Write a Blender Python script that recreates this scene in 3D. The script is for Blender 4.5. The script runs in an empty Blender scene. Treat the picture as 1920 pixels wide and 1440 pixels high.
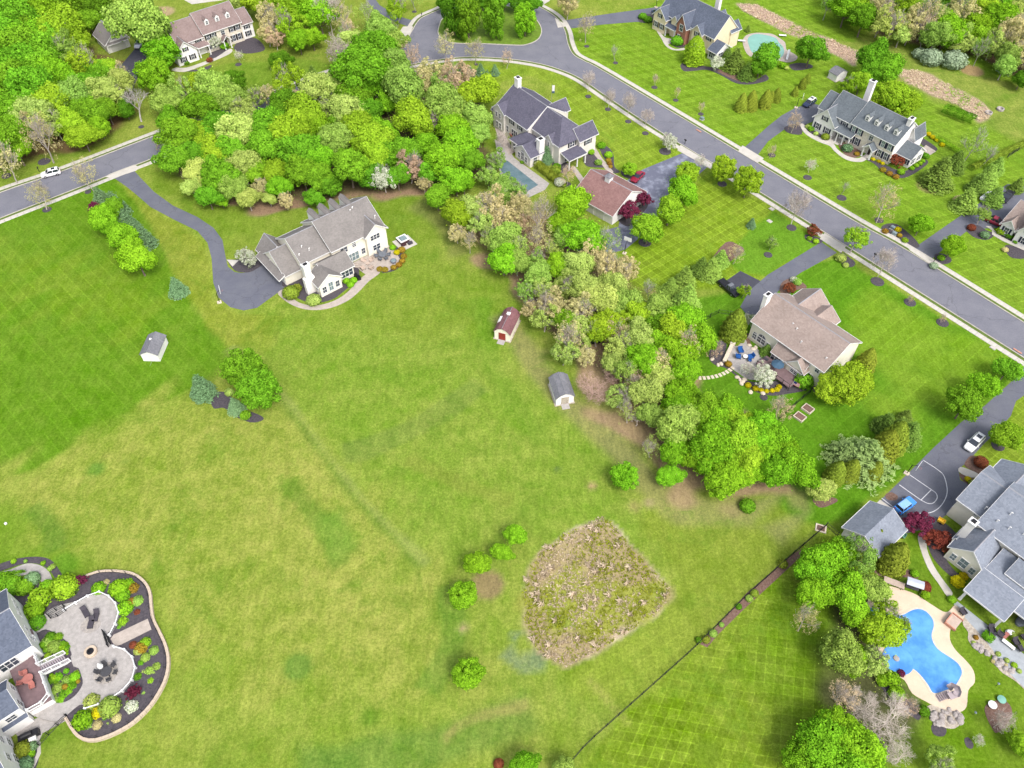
import bpy, math, random
import numpy as np
from mathutils import Vector, Matrix
from mathutils.geometry import tessellate_polygon
R_ = math.radians
random.seed(7); RNG = np.random.default_rng(7)
scn = bpy.context.scene
COL = scn.collection
# ------------------------------------------------------------------ camera
FOC, CAMH, PITCH = 1492.0, 120.0, R_(50)
SP, CP = math.sin(PITCH), math.cos(PITCH)
cd = bpy.data.cameras.new('camera'); cam = bpy.data.objects.new('camera', cd); COL.objects.link(cam)
cam.location = (0, 0, CAMH); cam.rotation_euler = (R_(90) - PITCH, 0, 0)
cd.sensor_width = 36.0; cd.lens = FOC / 1920 * 36.0; cd.clip_start = 1; cd.clip_end = 4000
scn.camera = cam
# ------------------------------------------------------------------ sky, sun, exposure
SUN_EL, SUN_AZ = R_(52), R_(150)      # azimuth clockwise from +Y (the view direction)
w = bpy.data.worlds.new('World'); scn.world = w; w.use_nodes = True
wn = w.node_tree.nodes; wl = w.node_tree.links
sky = wn.new('ShaderNodeTexSky'); sky.sky_type = 'NISHITA'; sky.sun_disc = False
sky.sun_elevation = SUN_EL; sky.sun_rotation = SUN_AZ; sky.air_density = 1.0; sky.dust_density = 4.0; sky.ozone_density = 1.0
bg = wn['Background']; bg.inputs[1].default_value = 0.15
hz_ = wn.new('ShaderNodeHueSaturation'); hz_.inputs['Saturation'].default_value = .45      # thin overcast: the same sky, paler
wl.new(sky.outputs[0], hz_.inputs['Color']); wl.new(hz_.outputs[0], bg.inputs[0])
sd = bpy.data.lights.new('sun', 'SUN'); sd.energy = 1.15; sd.angle = R_(18); sd.color = (1, .965, .92)
sun = bpy.data.objects.new('sun', sd); COL.objects.link(sun)
d = Vector((math.sin(SUN_AZ) * math.cos(SUN_EL), math.cos(SUN_AZ) * math.cos(SUN_EL), math.sin(SUN_EL)))
sun.rotation_euler = d.to_track_quat('Z', 'Y').to_euler(); sun.location = d * 200
vs = scn.view_settings; vs.view_transform = 'Standard'; vs.look = 'None'; vs.exposure = 1.18; vs.gamma = 1; vs.use_curve_mapping = False
scn.render.engine = 'CYCLES'
scn.cycles.max_bounces = 6; scn.cycles.diffuse_bounces = 3; scn.cycles.transparent_max_bounces = 4
# ------------------------------------------------------------------ survey: a pixel of the 1920 x 1440 photograph -> the place it shows
def G(x, y, z=0.0):
    u = (x - 960) / FOC; v = (y - 720) / FOC
    t = (CAMH - z) / (SP + v * CP)
    return Vector((u * t, (CP - v * SP) * t, z))
def PR(p):
    dz = p[2] - CAMH; dep = p[1] * CP - dz * SP; up = p[1] * SP + dz * CP
    return (960 + FOC * p[0] / dep, 720 - FOC * up / dep)
def MPP(x, y, z=0.0):            # metres per pixel at that place
    v = (y - 720) / FOC
    return (CAMH - z) / (SP + v * CP) / FOC
# ------------------------------------------------------------------ materials
MATS = {}
def srgb(r, g, b): return tuple((c / 255) ** 2.2 for c in (r, g, b))
def mat(name, col, rough=.8, var=.12, scale=3.0, col2=None, bump=0.0, bscale=None, metal=0.0, spec=None, fine=0.0, lines=None, mix=(.4, .65), cracks=0):
    """noise-varied procedural material; lines=(axis, spacing, depth) adds courses"""
    if name in MATS: return MATS[name]
    m = bpy.data.materials.new(name); m.use_nodes = True; MATS[name] = m
    n = m.node_tree.nodes; l = m.node_tree.links; b = n['Principled BSDF']
    b.inputs['Roughness'].default_value = rough; b.inputs['Metallic'].default_value = metal
    b.inputs['Specular IOR Level'].default_value = .3 if spec is None else spec
    tc = n.new('ShaderNodeTexCoord')
    nz = n.new('ShaderNodeTexNoise'); nz.inputs['Scale'].default_value = scale; nz.inputs['Detail'].default_value = 6; nz.inputs['Roughness'].default_value = .65
    l.new(tc.outputs['Object'], nz.inputs['Vector'])
    ramp = n.new('ShaderNodeValToRGB'); l.new(nz.outputs['Fac'], ramp.inputs[0])
    c2 = col2 or tuple(c * (1 - var * 1.6) for c in col)
    c1 = tuple(min(1, c * (1 + var)) for c in col)
    ramp.color_ramp.elements[0].position = mix[0] if col2 else .3; ramp.color_ramp.elements[1].position = mix[1] if col2 else .7
    ramp.color_ramp.elements[0].color = (*c2, 1); ramp.color_ramp.elements[1].color = (*(col if col2 else c1), 1)
    out = ramp.outputs[0]
    if fine:
        nf = n.new('ShaderNodeTexNoise'); nf.inputs['Scale'].default_value = scale * 14; nf.inputs['Detail'].default_value = 3
        l.new(tc.outputs['Object'], nf.inputs['Vector'])
        mr = n.new('ShaderNodeMapRange'); mr.inputs[1].default_value = .3; mr.inputs[2].default_value = .7
        mr.inputs[3].default_value = 1 - fine; mr.inputs[4].default_value = 1 + fine; l.new(nf.outputs['Fac'], mr.inputs[0])
        vm = n.new('ShaderNodeVectorMath'); vm.operation = 'SCALE'; l.new(out, vm.inputs[0]); l.new(mr.outputs[0], vm.inputs['Scale']); out = vm.outputs[0]
    if cracks:      # wandering seams, tar-filled
        nd = n.new('ShaderNodeTexNoise'); nd.inputs['Scale'].default_value = .35; nd.inputs['Detail'].default_value = 4; l.new(tc.outputs['Object'], nd.inputs['Vector'])
        ad = n.new('ShaderNodeMix'); ad.data_type = 'VECTOR'; ad.inputs[0].default_value = .12; l.new(tc.outputs['Object'], ad.inputs[4]); sc_ = n.new('ShaderNodeVectorMath'); sc_.operation = 'SCALE'; sc_.inputs['Scale'].default_value = 30; l.new(nd.outputs['Color'], sc_.inputs[0]); l.new(sc_.outputs[0], ad.inputs[5])
        vo = n.new('ShaderNodeTexVoronoi'); vo.feature = 'DISTANCE_TO_EDGE'; vo.inputs['Scale'].default_value = cracks; l.new(ad.outputs[1], vo.inputs['Vector'])
        mr = n.new('ShaderNodeMapRange'); mr.inputs[1].default_value = .004; mr.inputs[2].default_value = .012; mr.inputs[3].default_value = .80; mr.inputs[4].default_value = 1; l.new(vo.outputs['Distance'], mr.inputs[0])
        vm = n.new('ShaderNodeVectorMath'); vm.operation = 'SCALE'; l.new(out, vm.inputs[0]); l.new(mr.outputs[0], vm.inputs['Scale']); out = vm.outputs[0]
    l.new(out, b.inputs['Base Color'])
    bh = None
    if lines:
        sx = n.new('ShaderNodeSeparateXYZ'); l.new(tc.outputs['Object'], sx.inputs[0])
        mt = n.new('ShaderNodeMath'); mt.operation = 'MULTIPLY'; mt.inputs[1].default_value = 1 / lines[1]; l.new(sx.outputs[lines[0]], mt.inputs[0])
        fr = n.new('ShaderNodeMath'); fr.operation = 'FRACT'; l.new(mt.outputs[0], fr.inputs[0]); bh = fr.outputs[0]
    elif bump:
        nb = n.new('ShaderNodeTexNoise'); nb.inputs['Scale'].default_value = bscale or scale * 6; nb.inputs['Detail'].default_value = 4
        l.new(tc.outputs['Object'], nb.inputs['Vector']); bh = nb.outputs['Fac']
    if bh:
        bp = n.new('ShaderNodeBump'); bp.inputs['Strength'].default_value = .5 if lines else min(1, bump * 4); bp.inputs['Distance'].default_value = lines[2] if lines else bump
        l.new(bh, bp.inputs['Height']); l.new(bp.outputs[0], b.inputs['Normal'])
    return m
def shingle(name, col, light):
    """roof shingles: random tabs of light and dark laid in courses"""
    m = bpy.data.materials.new(name); m.use_nodes = True; MATS[name] = m
    n = m.node_tree.nodes; l = m.node_tree.links; b = n['Principled BSDF']; b.inputs['Roughness'].default_value = .9; b.inputs['Specular IOR Level'].default_value = .15
    tc = n.new('ShaderNodeTexCoord')
    mp = n.new('ShaderNodeMapping'); mp.inputs['Scale'].default_value = (1, 1, 1.5); l.new(tc.outputs['Object'], mp.inputs[0])
    vo = n.new('ShaderNodeTexVoronoi'); vo.inputs['Scale'].default_value = 3.2; l.new(mp.outputs[0], vo.inputs['Vector'])
    nz = n.new('ShaderNodeTexNoise'); nz.inputs['Scale'].default_value = .35; nz.inputs['Detail'].default_value = 5; l.new(tc.outputs['Object'], nz.inputs['Vector'])
    m1 = n.new('ShaderNodeMix'); m1.data_type = 'RGBA'; sp = n.new('ShaderNodeSeparateColor'); l.new(vo.outputs['Color'], sp.inputs[0])
    mq = n.new('ShaderNodeMapRange'); mq.inputs[3].default_value = .25; mq.inputs[4].default_value = .75; l.new(sp.outputs[0], mq.inputs[0]); l.new(mq.outputs[0], m1.inputs[0]); m1.inputs[6].default_value = (*col, 1); m1.inputs[7].default_value = (*light, 1)
    hs = n.new('ShaderNodeHueSaturation'); l.new(m1.outputs[2], hs.inputs['Color'])
    mr = n.new('ShaderNodeMapRange'); mr.inputs[1].default_value = .3; mr.inputs[2].default_value = .7; mr.inputs[3].default_value = .91; mr.inputs[4].default_value = 1.09
    l.new(nz.outputs['Fac'], mr.inputs[0]); l.new(mr.outputs[0], hs.inputs['Value']); l.new(hs.outputs[0], b.inputs['Base Color'])
    sx = n.new('ShaderNodeSeparateXYZ'); l.new(tc.outputs['Object'], sx.inputs[0])
    mt = n.new('ShaderNodeMath'); mt.operation = 'MULTIPLY'; mt.inputs[1].default_value = 9; l.new(sx.outputs[2], mt.inputs[0])
    fr = n.new('ShaderNodeMath'); fr.operation = 'FRACT'; l.new(mt.outputs[0], fr.inputs[0])
    bp = n.new('ShaderNodeBump'); bp.inputs['Strength'].default_value = .35; bp.inputs['Distance'].default_value = .03; l.new(fr.outputs[0], bp.inputs['Height']); l.new(bp.outputs[0], b.inputs['Normal'])
    return m
def pal(): pass
mat('cream_siding', (.66, .62, .52), .8, .05, .8, lines=(2, .14, .02))
mat('grey_siding', (.56, .53, .48), .8, .05, .8, lines=(2, .14, .02))
mat('white_siding', (.66, .64, .62), .8, .05, .8, lines=(2, .14, .02))
mat('tan_siding', (.60, .51, .35), .8, .05, .8, lines=(2, .14, .02))
mat('stone_veneer', (.42, .37, .30), .9, .3, 2.4, col2=(.56, .51, .43), bump=.04, fine=.18)
mat('red_brick', (.27, .12, .085), .9, .2, 3, fine=.25)
mat('stucco_white', (.66, .63, .60), .85, .05, 1.5, bump=.01)
mat('white_trim', (.60, .59, .58), .5, .03, 1)
mat('white_vinyl', (.62, .62, .62), .4, .03, 1)
mat('navy_shutter', (.016, .018, .045), .6, .15, 2)
mat('black_shutter', (.014, .014, .018), .6, .15, 2)
mat('window_glass', (.045, .055, .075), .12, .4, .8, spec=.7)
mat('pale_glass', (.16, .21, .22), .15, .3, .8, spec=.7)
mat('dark_void', (.012, .012, .014), .9, .2, 1)
mat('door_red', (.22, .03, .022), .5, .1, 1)
mat('door_dark', (.03, .018, .02), .5, .1, 1)
mat('garage_door_white', (.48, .47, .45), .6, .04, 1, lines=(2, .5, .03))
mat('slate_asphalt', (.138, .138, .160), .85, .10, .25, fine=.10, col2=(.116, .117, .140), mix=(.35, .62), cracks=.09)
mat('sealed_asphalt', (.20, .215, .27), .6, .10, .35, fine=.06, col2=(.10, .105, .145), mix=(.48, .62))  # sealer streaks, their wet shine painted in as paler patches
mat('drive_asphalt', (.104, .108, .130), .8, .10, .3, fine=.07, col2=(.086, .090, .116), mix=(.35, .6), cracks=.13)
mat('new_asphalt', (.045, .045, .06), .8, .12, .4, fine=.1)
mat('concrete', (.40, .375, .335), .9, .10, .5, fine=.07)
mat('kerb_concrete', (.36, .335, .29), .9, .12, .7, fine=.1)
mat('paver_tan', (.33, .285, .25), .9, .12, 1.2, fine=.15)
mat('paver_grey', (.30, .28, .265), .9, .14, 1.5, fine=.16)
mat('slate_grey_patio', (.27, .29, .31), .8, .10, 1.2, fine=.12)
mat('pool_deck_cream', (.50, .40, .30), .85, .06, .6, fine=.05)
mat('mulch', (.040, .036, .043), 1, .3, 3, fine=.45, col2=(.068, .058, .066))
mat('brown_mulch', (.10, .055, .04), 1, .3, 3, fine=.4, col2=(.15, .095, .075))
mat('gravel_stone', (.40, .36, .30), 1, .2, 2.5, fine=.35, col2=(.25, .21, .17))
mat('wall_block', (.42, .34, .26), .9, .12, 1.5, fine=.15)
mat('bark_grey', (.24, .20, .175), .95, .2, 3, col2=(.36, .32, .29))
mat('bark_brown', (.085, .062, .05), .95, .2, 3, col2=(.14, .11, .09))
mat('bark_white', (.42, .40, .37), .95, .15, 3, col2=(.22, .20, .18))
mat('black_metal', (.012, .012, .015), .45, .1, 2)
mat('bronze_metal', (.05, .04, .035), .5, .1, 2)
mat('grey_metal', (.22, .22, .23), .4, .1, 2, metal=.4)
mat('deck_boards', (.15, .10, .105), .85, .14, 1.0, lines=(0, .15, .01))
mat('chair_blue', (.012, .07, .24), .5, .1, 2)
mat('cushion_tan', (.38, .30, .25), .9, .1, 2)
mat('cushion_dark', (.045, .04, .05), .9, .1, 2)
mat('cushion_rust', (.45, .13, .07), .9, .1, 2)
mat('orange_red', (.32, .12, .10), .7, .15, 1)
mat('yellow_plastic', (.62, .38, .03), .5, .05, 1)
mat('tub_brown', (.05, .022, .025), .7, .1, 2)
mat('cover_grey', (.12, .13, .15), .8, .15, 2)
mat('tyre', (.012, .012, .013), .9, .1, 3)
mat('rim', (.3, .3, .31), .35, .05, 3, metal=.6)
mat('car_glass', (.015, .02, .03), .08, .1, 3, spec=.8)
mat('headlight', (.6, .6, .62), .2, .05, 3)
mat('taillight', (.3, .01, .01), .3, .05, 3)
mat('timber_red', (.42, .20, .14), .9, .1, 2)
mat('stepping_stone', (.50, .43, .34), .9, .12, 2, fine=.1)
mat('boulder', (.36, .33, .31), .95, .2, 1.6, fine=.2, col2=(.22, .19, .18))
shingle('roof_taupe', (.125, .115, .11), (.19, .175, .165))
shingle('roof_violet', (.055, .053, .075), (.105, .10, .132))
shingle('roof_slate_blue', (.055, .066, .092), (.105, .12, .158))
shingle('roof_grey_green', (.07, .082, .095), (.125, .142, .155))
shingle('roof_pale_grey', (.12, .135, .165), (.21, .23, .27))
shingle('roof_sand', (.19, .145, .125), (.29, .235, .21))
shingle('roof_rose', (.14, .075, .07), (.24, .14, .13))
shingle('roof_brown', (.14, .10, .095), (.215, .165, .155))
mat('ridge_grey', (.23, .23, .25), .9, .1, 2)
shingle('roof_red', (.115, .05, .055), (.19, .095, .10))
shingle('roof_shed_grey', (.10, .10, .112), (.18, .18, .195))
M = MATS
# ------------------------------------------------------------------ mesh building
class MB:
    def __init__(s): s.v = []; s.f = []; s.mi = []; s.k = 0
    def add(s, vs, fs, k=None):
        o = len(s.v); s.v += [tuple(p) for p in vs]; s.f += [tuple(i + o for i in f) for f in fs]; s.mi += [s.k if k is None else k] * len(fs); return s
    def box(s, x0, y0, z0, x1, y1, z1, k=None):
        return s.add([(x0, y0, z0), (x1, y0, z0), (x1, y1, z0), (x0, y1, z0), (x0, y0, z1), (x1, y0, z1), (x1, y1, z1), (x0, y1, z1)],
                     [(0, 3, 2, 1), (4, 5, 6, 7), (0, 1, 5, 4), (1, 2, 6, 5), (2, 3, 7, 6), (3, 0, 4, 7)], k)
    def obox(s, c, ux, hx, hy, z0, z1, k=None, taper=1.0):
        ux = Vector((ux[0], ux[1], 0)).normalized(); uy = Vector((-ux.y, ux.x, 0)); c = Vector((c[0], c[1], 0)); vs = []
        for z, t in ((z0, 1), (z1, taper)):
            for a, b in ((-1, -1), (1, -1), (1, 1), (-1, 1)):
                p = c + ux * hx * a * t + uy * hy * b * t; vs.append((p.x, p.y, z))
        return s.add(vs, [(0, 3, 2, 1), (4, 5, 6, 7), (0, 1, 5, 4), (1, 2, 6, 5), (2, 3, 7, 6), (3, 0, 4, 7)], k)
    def poly(s, pts, z0, z1, k=None):      # flat-topped solid from an outline
        n = len(pts); a = sum(pts[i][0] * pts[(i + 1) % n][1] - pts[(i + 1) % n][0] * pts[i][1] for i in range(n))
        if a < 0: pts = pts[::-1]
        vs = [(p[0], p[1], z1) for p in pts] + [(p[0], p[1], z0) for p in pts]
        tr = tessellate_polygon([[Vector((p[0], p[1], 0)) for p in pts]]); fs = []
        for t in tr:
            a, b, c = (pts[i] for i in t)
            fs.append(tuple(t) if (b[0] - a[0]) * (c[1] - a[1]) - (b[1] - a[1]) * (c[0] - a[0]) > 0 else tuple(t[::-1]))
        for i in range(n): j = (i + 1) % n; fs.append((i, n + i, n + j, j))
        return s.add(vs, fs, k)
    def tube(s, pts, rad, n=6, k=None, cap=True):
        pts = [Vector(p) for p in pts]; m = len(pts)
        if not isinstance(rad, (list, tuple)): rad = [rad] * m
        vs = []; fs = []
        for i, p in enumerate(pts):
            t = (pts[min(i + 1, m - 1)] - pts[max(i - 1, 0)])
            t = t.normalized() if t.length > 1e-6 else Vector((0, 0, 1))
            a = t.cross(Vector((0, 0, 1)) if abs(t.z) < .9 else Vector((1, 0, 0))).normalized(); b = t.cross(a)
            for j in range(n):
                q = 2 * math.pi * j / n; vs.append(p + (a * math.cos(q) + b * math.sin(q)) * rad[i])
        for i in range(m - 1):
            for j in range(n):
                j2 = (j + 1) % n; fs.append((i * n + j, (i + 1) * n + j, (i + 1) * n + j2, i * n + j2))
        if cap: fs.append(tuple(range(n))); fs.append(tuple((m - 1) * n + j for j in reversed(range(n))))
        return s.add(vs, fs, k)
    def lathe(s, prof, c=(0, 0, 0), n=16, k=None, sx=1, sy=1):
        vs = []; fs = []; m = len(prof)
        for r, z in prof:
            for j in range(n): q = 2 * math.pi * j / n; vs.append((c[0] + r * sx * math.cos(q), c[1] + r * sy * math.sin(q), c[2] + z))
        for i in range(m - 1):
            for j in range(n): j2 = (j + 1) % n; fs.append((i * n + j, i * n + j2, (i + 1) * n + j2, (i + 1) * n + j))
        fs.append(tuple(reversed(range(n)))); fs.append(tuple((m - 1) * n + j for j in range(n)))
        return s.add(vs, fs, k)
    def build(s, name, mats, parent=None, smooth=False, loc=None, rot=None):
        me = bpy.data.meshes.new(name); me.from_pydata(s.v, [], s.f)
        for m in (mats if isinstance(mats, (list, tuple)) else [mats]): me.materials.append(m)
        if any(s.mi): me.polygons.foreach_set('material_index', s.mi)
        if smooth: me.polygons.foreach_set('use_smooth', [True] * len(me.polygons))
        return link(name, me, parent, loc, rot)
def link(name, me, parent=None, loc=None, rot=None):
    o = bpy.data.objects.new(name, me); COL.objects.link(o)
    if parent is not None: o.parent = parent
    if loc is not None: o.location = loc
    if rot is not None: o.rotation_euler = (0, 0, rot) if not isinstance(rot, (tuple, list)) else rot
    return o
def tag(o, label=None, cat=None, group=None, kind=None):
    if label: o['label'] = label
    if cat: o['category'] = cat
    if group: o['group'] = group
    if kind: o['kind'] = kind
    return o
def empty(name, loc=(0, 0, 0), rz=0, **kw):
    o = bpy.data.objects.new(name, None); COL.objects.link(o); o.location = loc; o.rotation_euler = (0, 0, rz); o.empty_display_size = .5
    return tag(o, **kw)
def copy_tree(o, parent=None):
    c = o.copy(); COL.objects.link(c); c.parent = parent
    for ch in o.children: copy_tree(ch, c)
    return c
def smooth(pts, n=6, closed=False):
    """Catmull-Rom through 2-D points"""
    P = [Vector((p[0], p[1])) for p in pts]; m = len(P); out = []
    for i in range(m if closed else m - 1):
        p0 = P[(i - 1) % m] if closed or i > 0 else P[0] * 2 - P[1]
        p1 = P[i]; p2 = P[(i + 1) % m]
        p3 = P[(i + 2) % m] if closed or i + 2 < m else P[-1] * 2 - P[-2]
        for k in range(n):
            t = k / n; out.append(.5 * ((2 * p1) + (p2 - p0) * t + (2 * p0 - 5 * p1 + 4 * p2 - p3) * t * t + (3 * p1 - p0 - 3 * p2 + p3) * t ** 3))
    if not closed: out.append(P[-1])
    return [(p.x, p.y) for p in out]
def W(pts, z=0.0): return [tuple(G(x, y, z)[:2]) for x, y in pts]
def offset(line, d):
    """parallel of an open world polyline, d metres to its left"""
    out = []; n = len(line)
    for i in range(n):
        a = Vector(line[max(i - 1, 0)]); b = Vector(line[min(i + 1, n - 1)]); t = (b - a).normalized(); out.append((line[i][0] - t.y * d, line[i][1] + t.x * d))
    return out
def resample(line, step):
    out = [Vector(line[0])]; acc = 0
    for a, b in zip(line, line[1:]):
        a = Vector(a); b = Vector(b); L = (b - a).length
        if L < 1e-6: continue
        t = step - acc
        while t <= L: out.append(a + (b - a) * (t / L)); t += step
        acc = L - (t - step)
    return [(p.x, p.y) for p in out]
# ------------------------------------------------------------------ ground: one sheet, grass colour surveyed lawn by lawn
DG = 0.75
gx = np.arange(-190, 190 + DG, DG); gy = np.arange(14, 330 + DG, DG)
XX, YY = np.meshgrid(gx, gy); PX = XX.ravel(); PY = YY.ravel(); NV = PX.size
def sdist(poly):
    """signed distance (inside positive) of every ground vertex to an outline"""
    out = np.full(NV, -1e3); P = np.array(poly)
    bb = (PX > P[:, 0].min() - 6) & (PX < P[:, 0].max() + 6) & (PY > P[:, 1].min() - 6) & (PY < P[:, 1].max() + 6)
    x = PX[bb]; y = PY[bb]; ins = np.zeros(x.size, bool); dd = np.full(x.size, 1e9); n = len(P)
    for i in range(n):
        x1, y1 = P[i]; x2, y2 = P[(i + 1) % n]
        c = ((y1 > y) != (y2 > y)); 
        with np.errstate(divide='ignore', invalid='ignore'): ins ^= c & (x < (x2 - x1) * (y - y1) / (y2 - y1 + 1e-12) + x1)
        L = (x2 - x1) ** 2 + (y2 - y1) ** 2 + 1e-9; t = np.clip(((x - x1) * (x2 - x1) + (y - y1) * (y2 - y1)) / L, 0, 1)
        dd = np.minimum(dd, np.hypot(x - x1 - t * (x2 - x1), y - y1 - t * (y2 - y1)))
    out[bb] = np.where(ins, dd, -dd); return out
def wob(a, f, s=0):
    r = np.random.default_rng(s + 3); v = np.zeros(NV)
    for k in range(5): th = r.uniform(0, 6.28); ff = f * r.uniform(.6, 1.9); v += np.sin((PX * math.cos(th) + PY * math.sin(th)) * ff + r.uniform(0, 6.28))
    return v * a / 2.2
tint = np.tile(np.array([.106, .178, .015, .62]), (NV, 1))       # rgb + dryness
mow = np.zeros((NV, 3))                                          # two stripe phases + strength
def stripe_phase(a, b, sp):
    A = G(*a); B = G(*b); t = (B - A).normalized(); return (PX * -t.y + PY * t.x) / sp
def lawn(poly, col, dry=.2, soft=1.0, wobble=.4, s1=None, s2=None, amp=0.0, seed=0, world=False, a=1.0):
    global tint, mow
    sd_ = sdist(poly if world else W(poly)) + (wob(wobble, .5, seed) if wobble else 0)
    wgt = np.clip(sd_ / soft + .5, 0, 1) * a; wgt = wgt * wgt * (3 - 2 * wgt)
    c = np.array([*col, dry]); tint = tint * (1 - wgt[:, None]) + c * wgt[:, None]
    ins = wgt > .5
    if s1: mow[ins, 0] = stripe_phase(*s1)[ins]
    mow[ins, 1] = stripe_phase(*s2)[ins] if s2 else 0.25
    mow[ins, 2] = amp if s1 else 0
LUSH = (.062, .160, .007); MID = (.088, .168, .012)
S_px = [(-120, 458), (0, 409), (126, 360), (207, 327.5), (252, 310), (320, 284), (400, 253), (480, 222), (560, 192), (650, 156), (720, 132), (790, 117), (850, 108), (905, 107), (960, 111), (1010, 119), (1052, 131), (1090, 148), (1140, 182), (1237, 246), (1440, 369), (1897, 656), (2040, 747)]
N_px = [(-120, 410), (5, 360), (118, 321), (314, 246), (480, 186), (522, 172), (600, 144), (680, 117), (735, 98), (758, 84), (772, 60), (787, 37), (805, 27), (824, 19), (850, 7), (890, -4), (930, -8), (975, -3), (1012, 14), (1042, 33), (1058, 57), (1064, 82), (1074, 102), (1095, 115), (1140, 139), (1440, 318.5), (1610, 420), (1700, 470), (1920, 606), (2060, 694)]
SWL = smooth(W(S_px), 3); NWL = smooth(W(N_px), 3)
# big lots
lawn([(-300, 330), (200, 235), (500, 160), (760, 60), (760, -60), (-300, -60)], (.12, .175, .02), .4, 2, seed=1)
lawn([(340, 140), (420, 120), (560, 110), (640, 120), (480, 182), (380, 220), (320, 200)], MID, .3, 2, s1=((400, 200), (500, 160), 1.6), amp=.06)
lawn([(930, 118), (1050, 135), (1240, 258), (1285, 285), (1190, 332), (1140, 300), (1090, 250), (1040, 160), (980, 140), (900, 170), (860, 140)], (.125, .20, .014), .3, 1.5, s1=((1180, 230), (1300, 330), 2.1), s2=((1240, 258), (1140, 300), 2.3), amp=.16, seed=2)
lawn([(1066, 50), (1150, 30), (1240, 0), (1400, -60), (2400, -60), (2400, 1000), (1920, 597), (1700, 460), (1440, 311), (1140, 130), (1085, 106)], (.105, .195, .012), .22, 1.2, s1=((1560, 330), (1760, 440), 2.0), s2=((1200, 150), (1500, 100), 2.0), amp=.19, seed=3)
lawn([(1400, 0), (1560, 80), (1640, 60), (1800, 130), (1960, 180), (1960, 290), (1800, 210), (1640, 130), (1500, 60), (1400, 20)], (.10, .165, .02), .6, 3, 1.5, seed=4)
lawn([(1170, 470), (1215, 425), (1330, 320), (1440, 386), (1548, 452), (1440, 520), (1370, 540), (1250, 545), (1160, 540)], (.118, .195, .010), .25, 1.2, s1=((1180, 470), (1300, 560), 1.7), s2=((1200, 500), (1420, 380), 1.7), amp=.23, seed=5)
lawn([(1440, 515), (1545, 456), (1450, 395), (1350, 480), (1380, 510)], (.082, .185, .012), .1, 1.2, s1=((1400, 480), (1500, 430), 1.6), amp=.08, seed=6)
lawn([(1290, 560), (1400, 545), (1500, 505), (1570, 478), (1900, 672), (1880, 740), (1700, 890), (1610, 955), (1545, 990), (1430, 960), (1290, 800)], LUSH, .1, 1.5, s1=((1560, 960), (1780, 760), 2.2), amp=.13, seed=7)
lawn([(1560, 620), (1640, 540), (1890, 680), (1840, 760), (1660, 800), (1640, 700)], (.10, .195, .010), .2, 6, 2, s1=((1560, 960), (1780, 760), 2.2), amp=.12, seed=8)
lawn([(1300, 790), (1420, 800), (1480, 980), (1540, 985), (1290, 1230), (1180, 1330), (1040, 1260), (1250, 1160), (1250, 1080), (1180, 1000)], (.105, .165, .012), .35, 4, 2, s1=((1180, 1290), (1320, 1190), 1.6), amp=.05, seed=9)
lawn([(1130, 1170), (1290, 1160), (1290, 1225), (1190, 1325), (1090, 1300)], (.13, .19, .018), .35, 3, 1, s1=((1180, 1290), (1320, 1190), 1.6), amp=.08, seed=10)
lawn([(1030, 1500), (1085, 1432), (1180, 1330), (1300, 1222), (1400, 1130), (1545, 988), (1640, 1040), (1620, 1500)], (.092, .160, .006), .38, .8, .3, s1=((1280, 1440), (1420, 1080), 1.45), s2=((1100, 1330), (1500, 1400), 1.45), amp=.21, seed=11)
lawn([(1380, 1200), (1480, 1060), (1640, 1040), (1620, 1500), (1500, 1500)], (.075, .150, .004), .3, 5, 2, s1=((1445, 1440), (1470, 1080), 1.45), s2=((1450, 1240), (1550, 1255), 1.45), amp=.19, seed=12)
lawn([(1860, 735), (2000, 700), (2000, 960), (1900, 890), (1830, 855)], (.115, .185, .012), .3, 1, .3, s1=((1840, 870), (1950, 780), 1.5), s2=((1850, 830), (1940, 900), 1.5), amp=.16, seed=13)
lawn([(1700, 1000), (1800, 960), (1900, 1180), (2000, 1300), (2000, 1500), (1600, 1500), (1650, 1100)], (.075, .15, .006), .25, 1, .4, s1=((1740, 1400), (1900, 1420), 2.2), amp=.08, seed=14)
# lush left lawn with its fine wheel lines
lawn([(-200, 500), (0, 415), (150, 358), (212, 334), (250, 372), (300, 450), (345, 548), (425, 650), (440, 700), (330, 744), (170, 824), (60, 880), (-120, 950)], (.062, .152, .005), .22, 1.1, .3, s1=((150, 400), (300, 540), 2.3), amp=.13, seed=15)
lawn([(20, 470), (220, 480), (330, 560), (250, 640), (120, 600), (0, 560)], (.10, .175, .010), .3, 14, 4, s1=((150, 400), (300, 540), 2.3), amp=.14, seed=16, a=.7)
lawn([(225, 335), (260, 372), (330, 420), (385, 455), (400, 560), (450, 590), (560, 600), (480, 680), (430, 660), (345, 545), (300, 450), (250, 370)], (.125, .175, .014), .45, 1.2, .4, s1=((250, 380), (430, 640), 1.3), amp=.07, seed=17)
lawn([(290, 320), (420, 380), (800, 360), (830, 470), (900, 540), (930, 640), (760, 640), (620, 580), (430, 470), (330, 400)], (.095, .165, .012), .38, 3, 1.5, seed=18)
lawn([(-40, 950), (90, 935), (110, 1030), (200, 1050), (330, 1180), (360, 1260), (300, 1340), (120, 1420), (60, 1480), (-40, 1400)], (.085, .165, .010), .25, 5, 1, seed=19, a=.85)
lawn([(60, 1390), (300, 1330), (420, 1400), (900, 1440), (1080, 1380), (1000, 1500), (0, 1500)], (.10, .168, .012), .42, 6, 3, seed=20, a=.7)
lawn([(440, 690), (540, 610), (760, 640), (940, 640), (1060, 760), (1180, 880), (1180, 980), (1000, 1060), (820, 1060), (640, 860)], (.098, .180, .014), .5, 8, 3, s1=((425, 655), (790, 1060), 1.25), amp=.05, seed=31)
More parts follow.
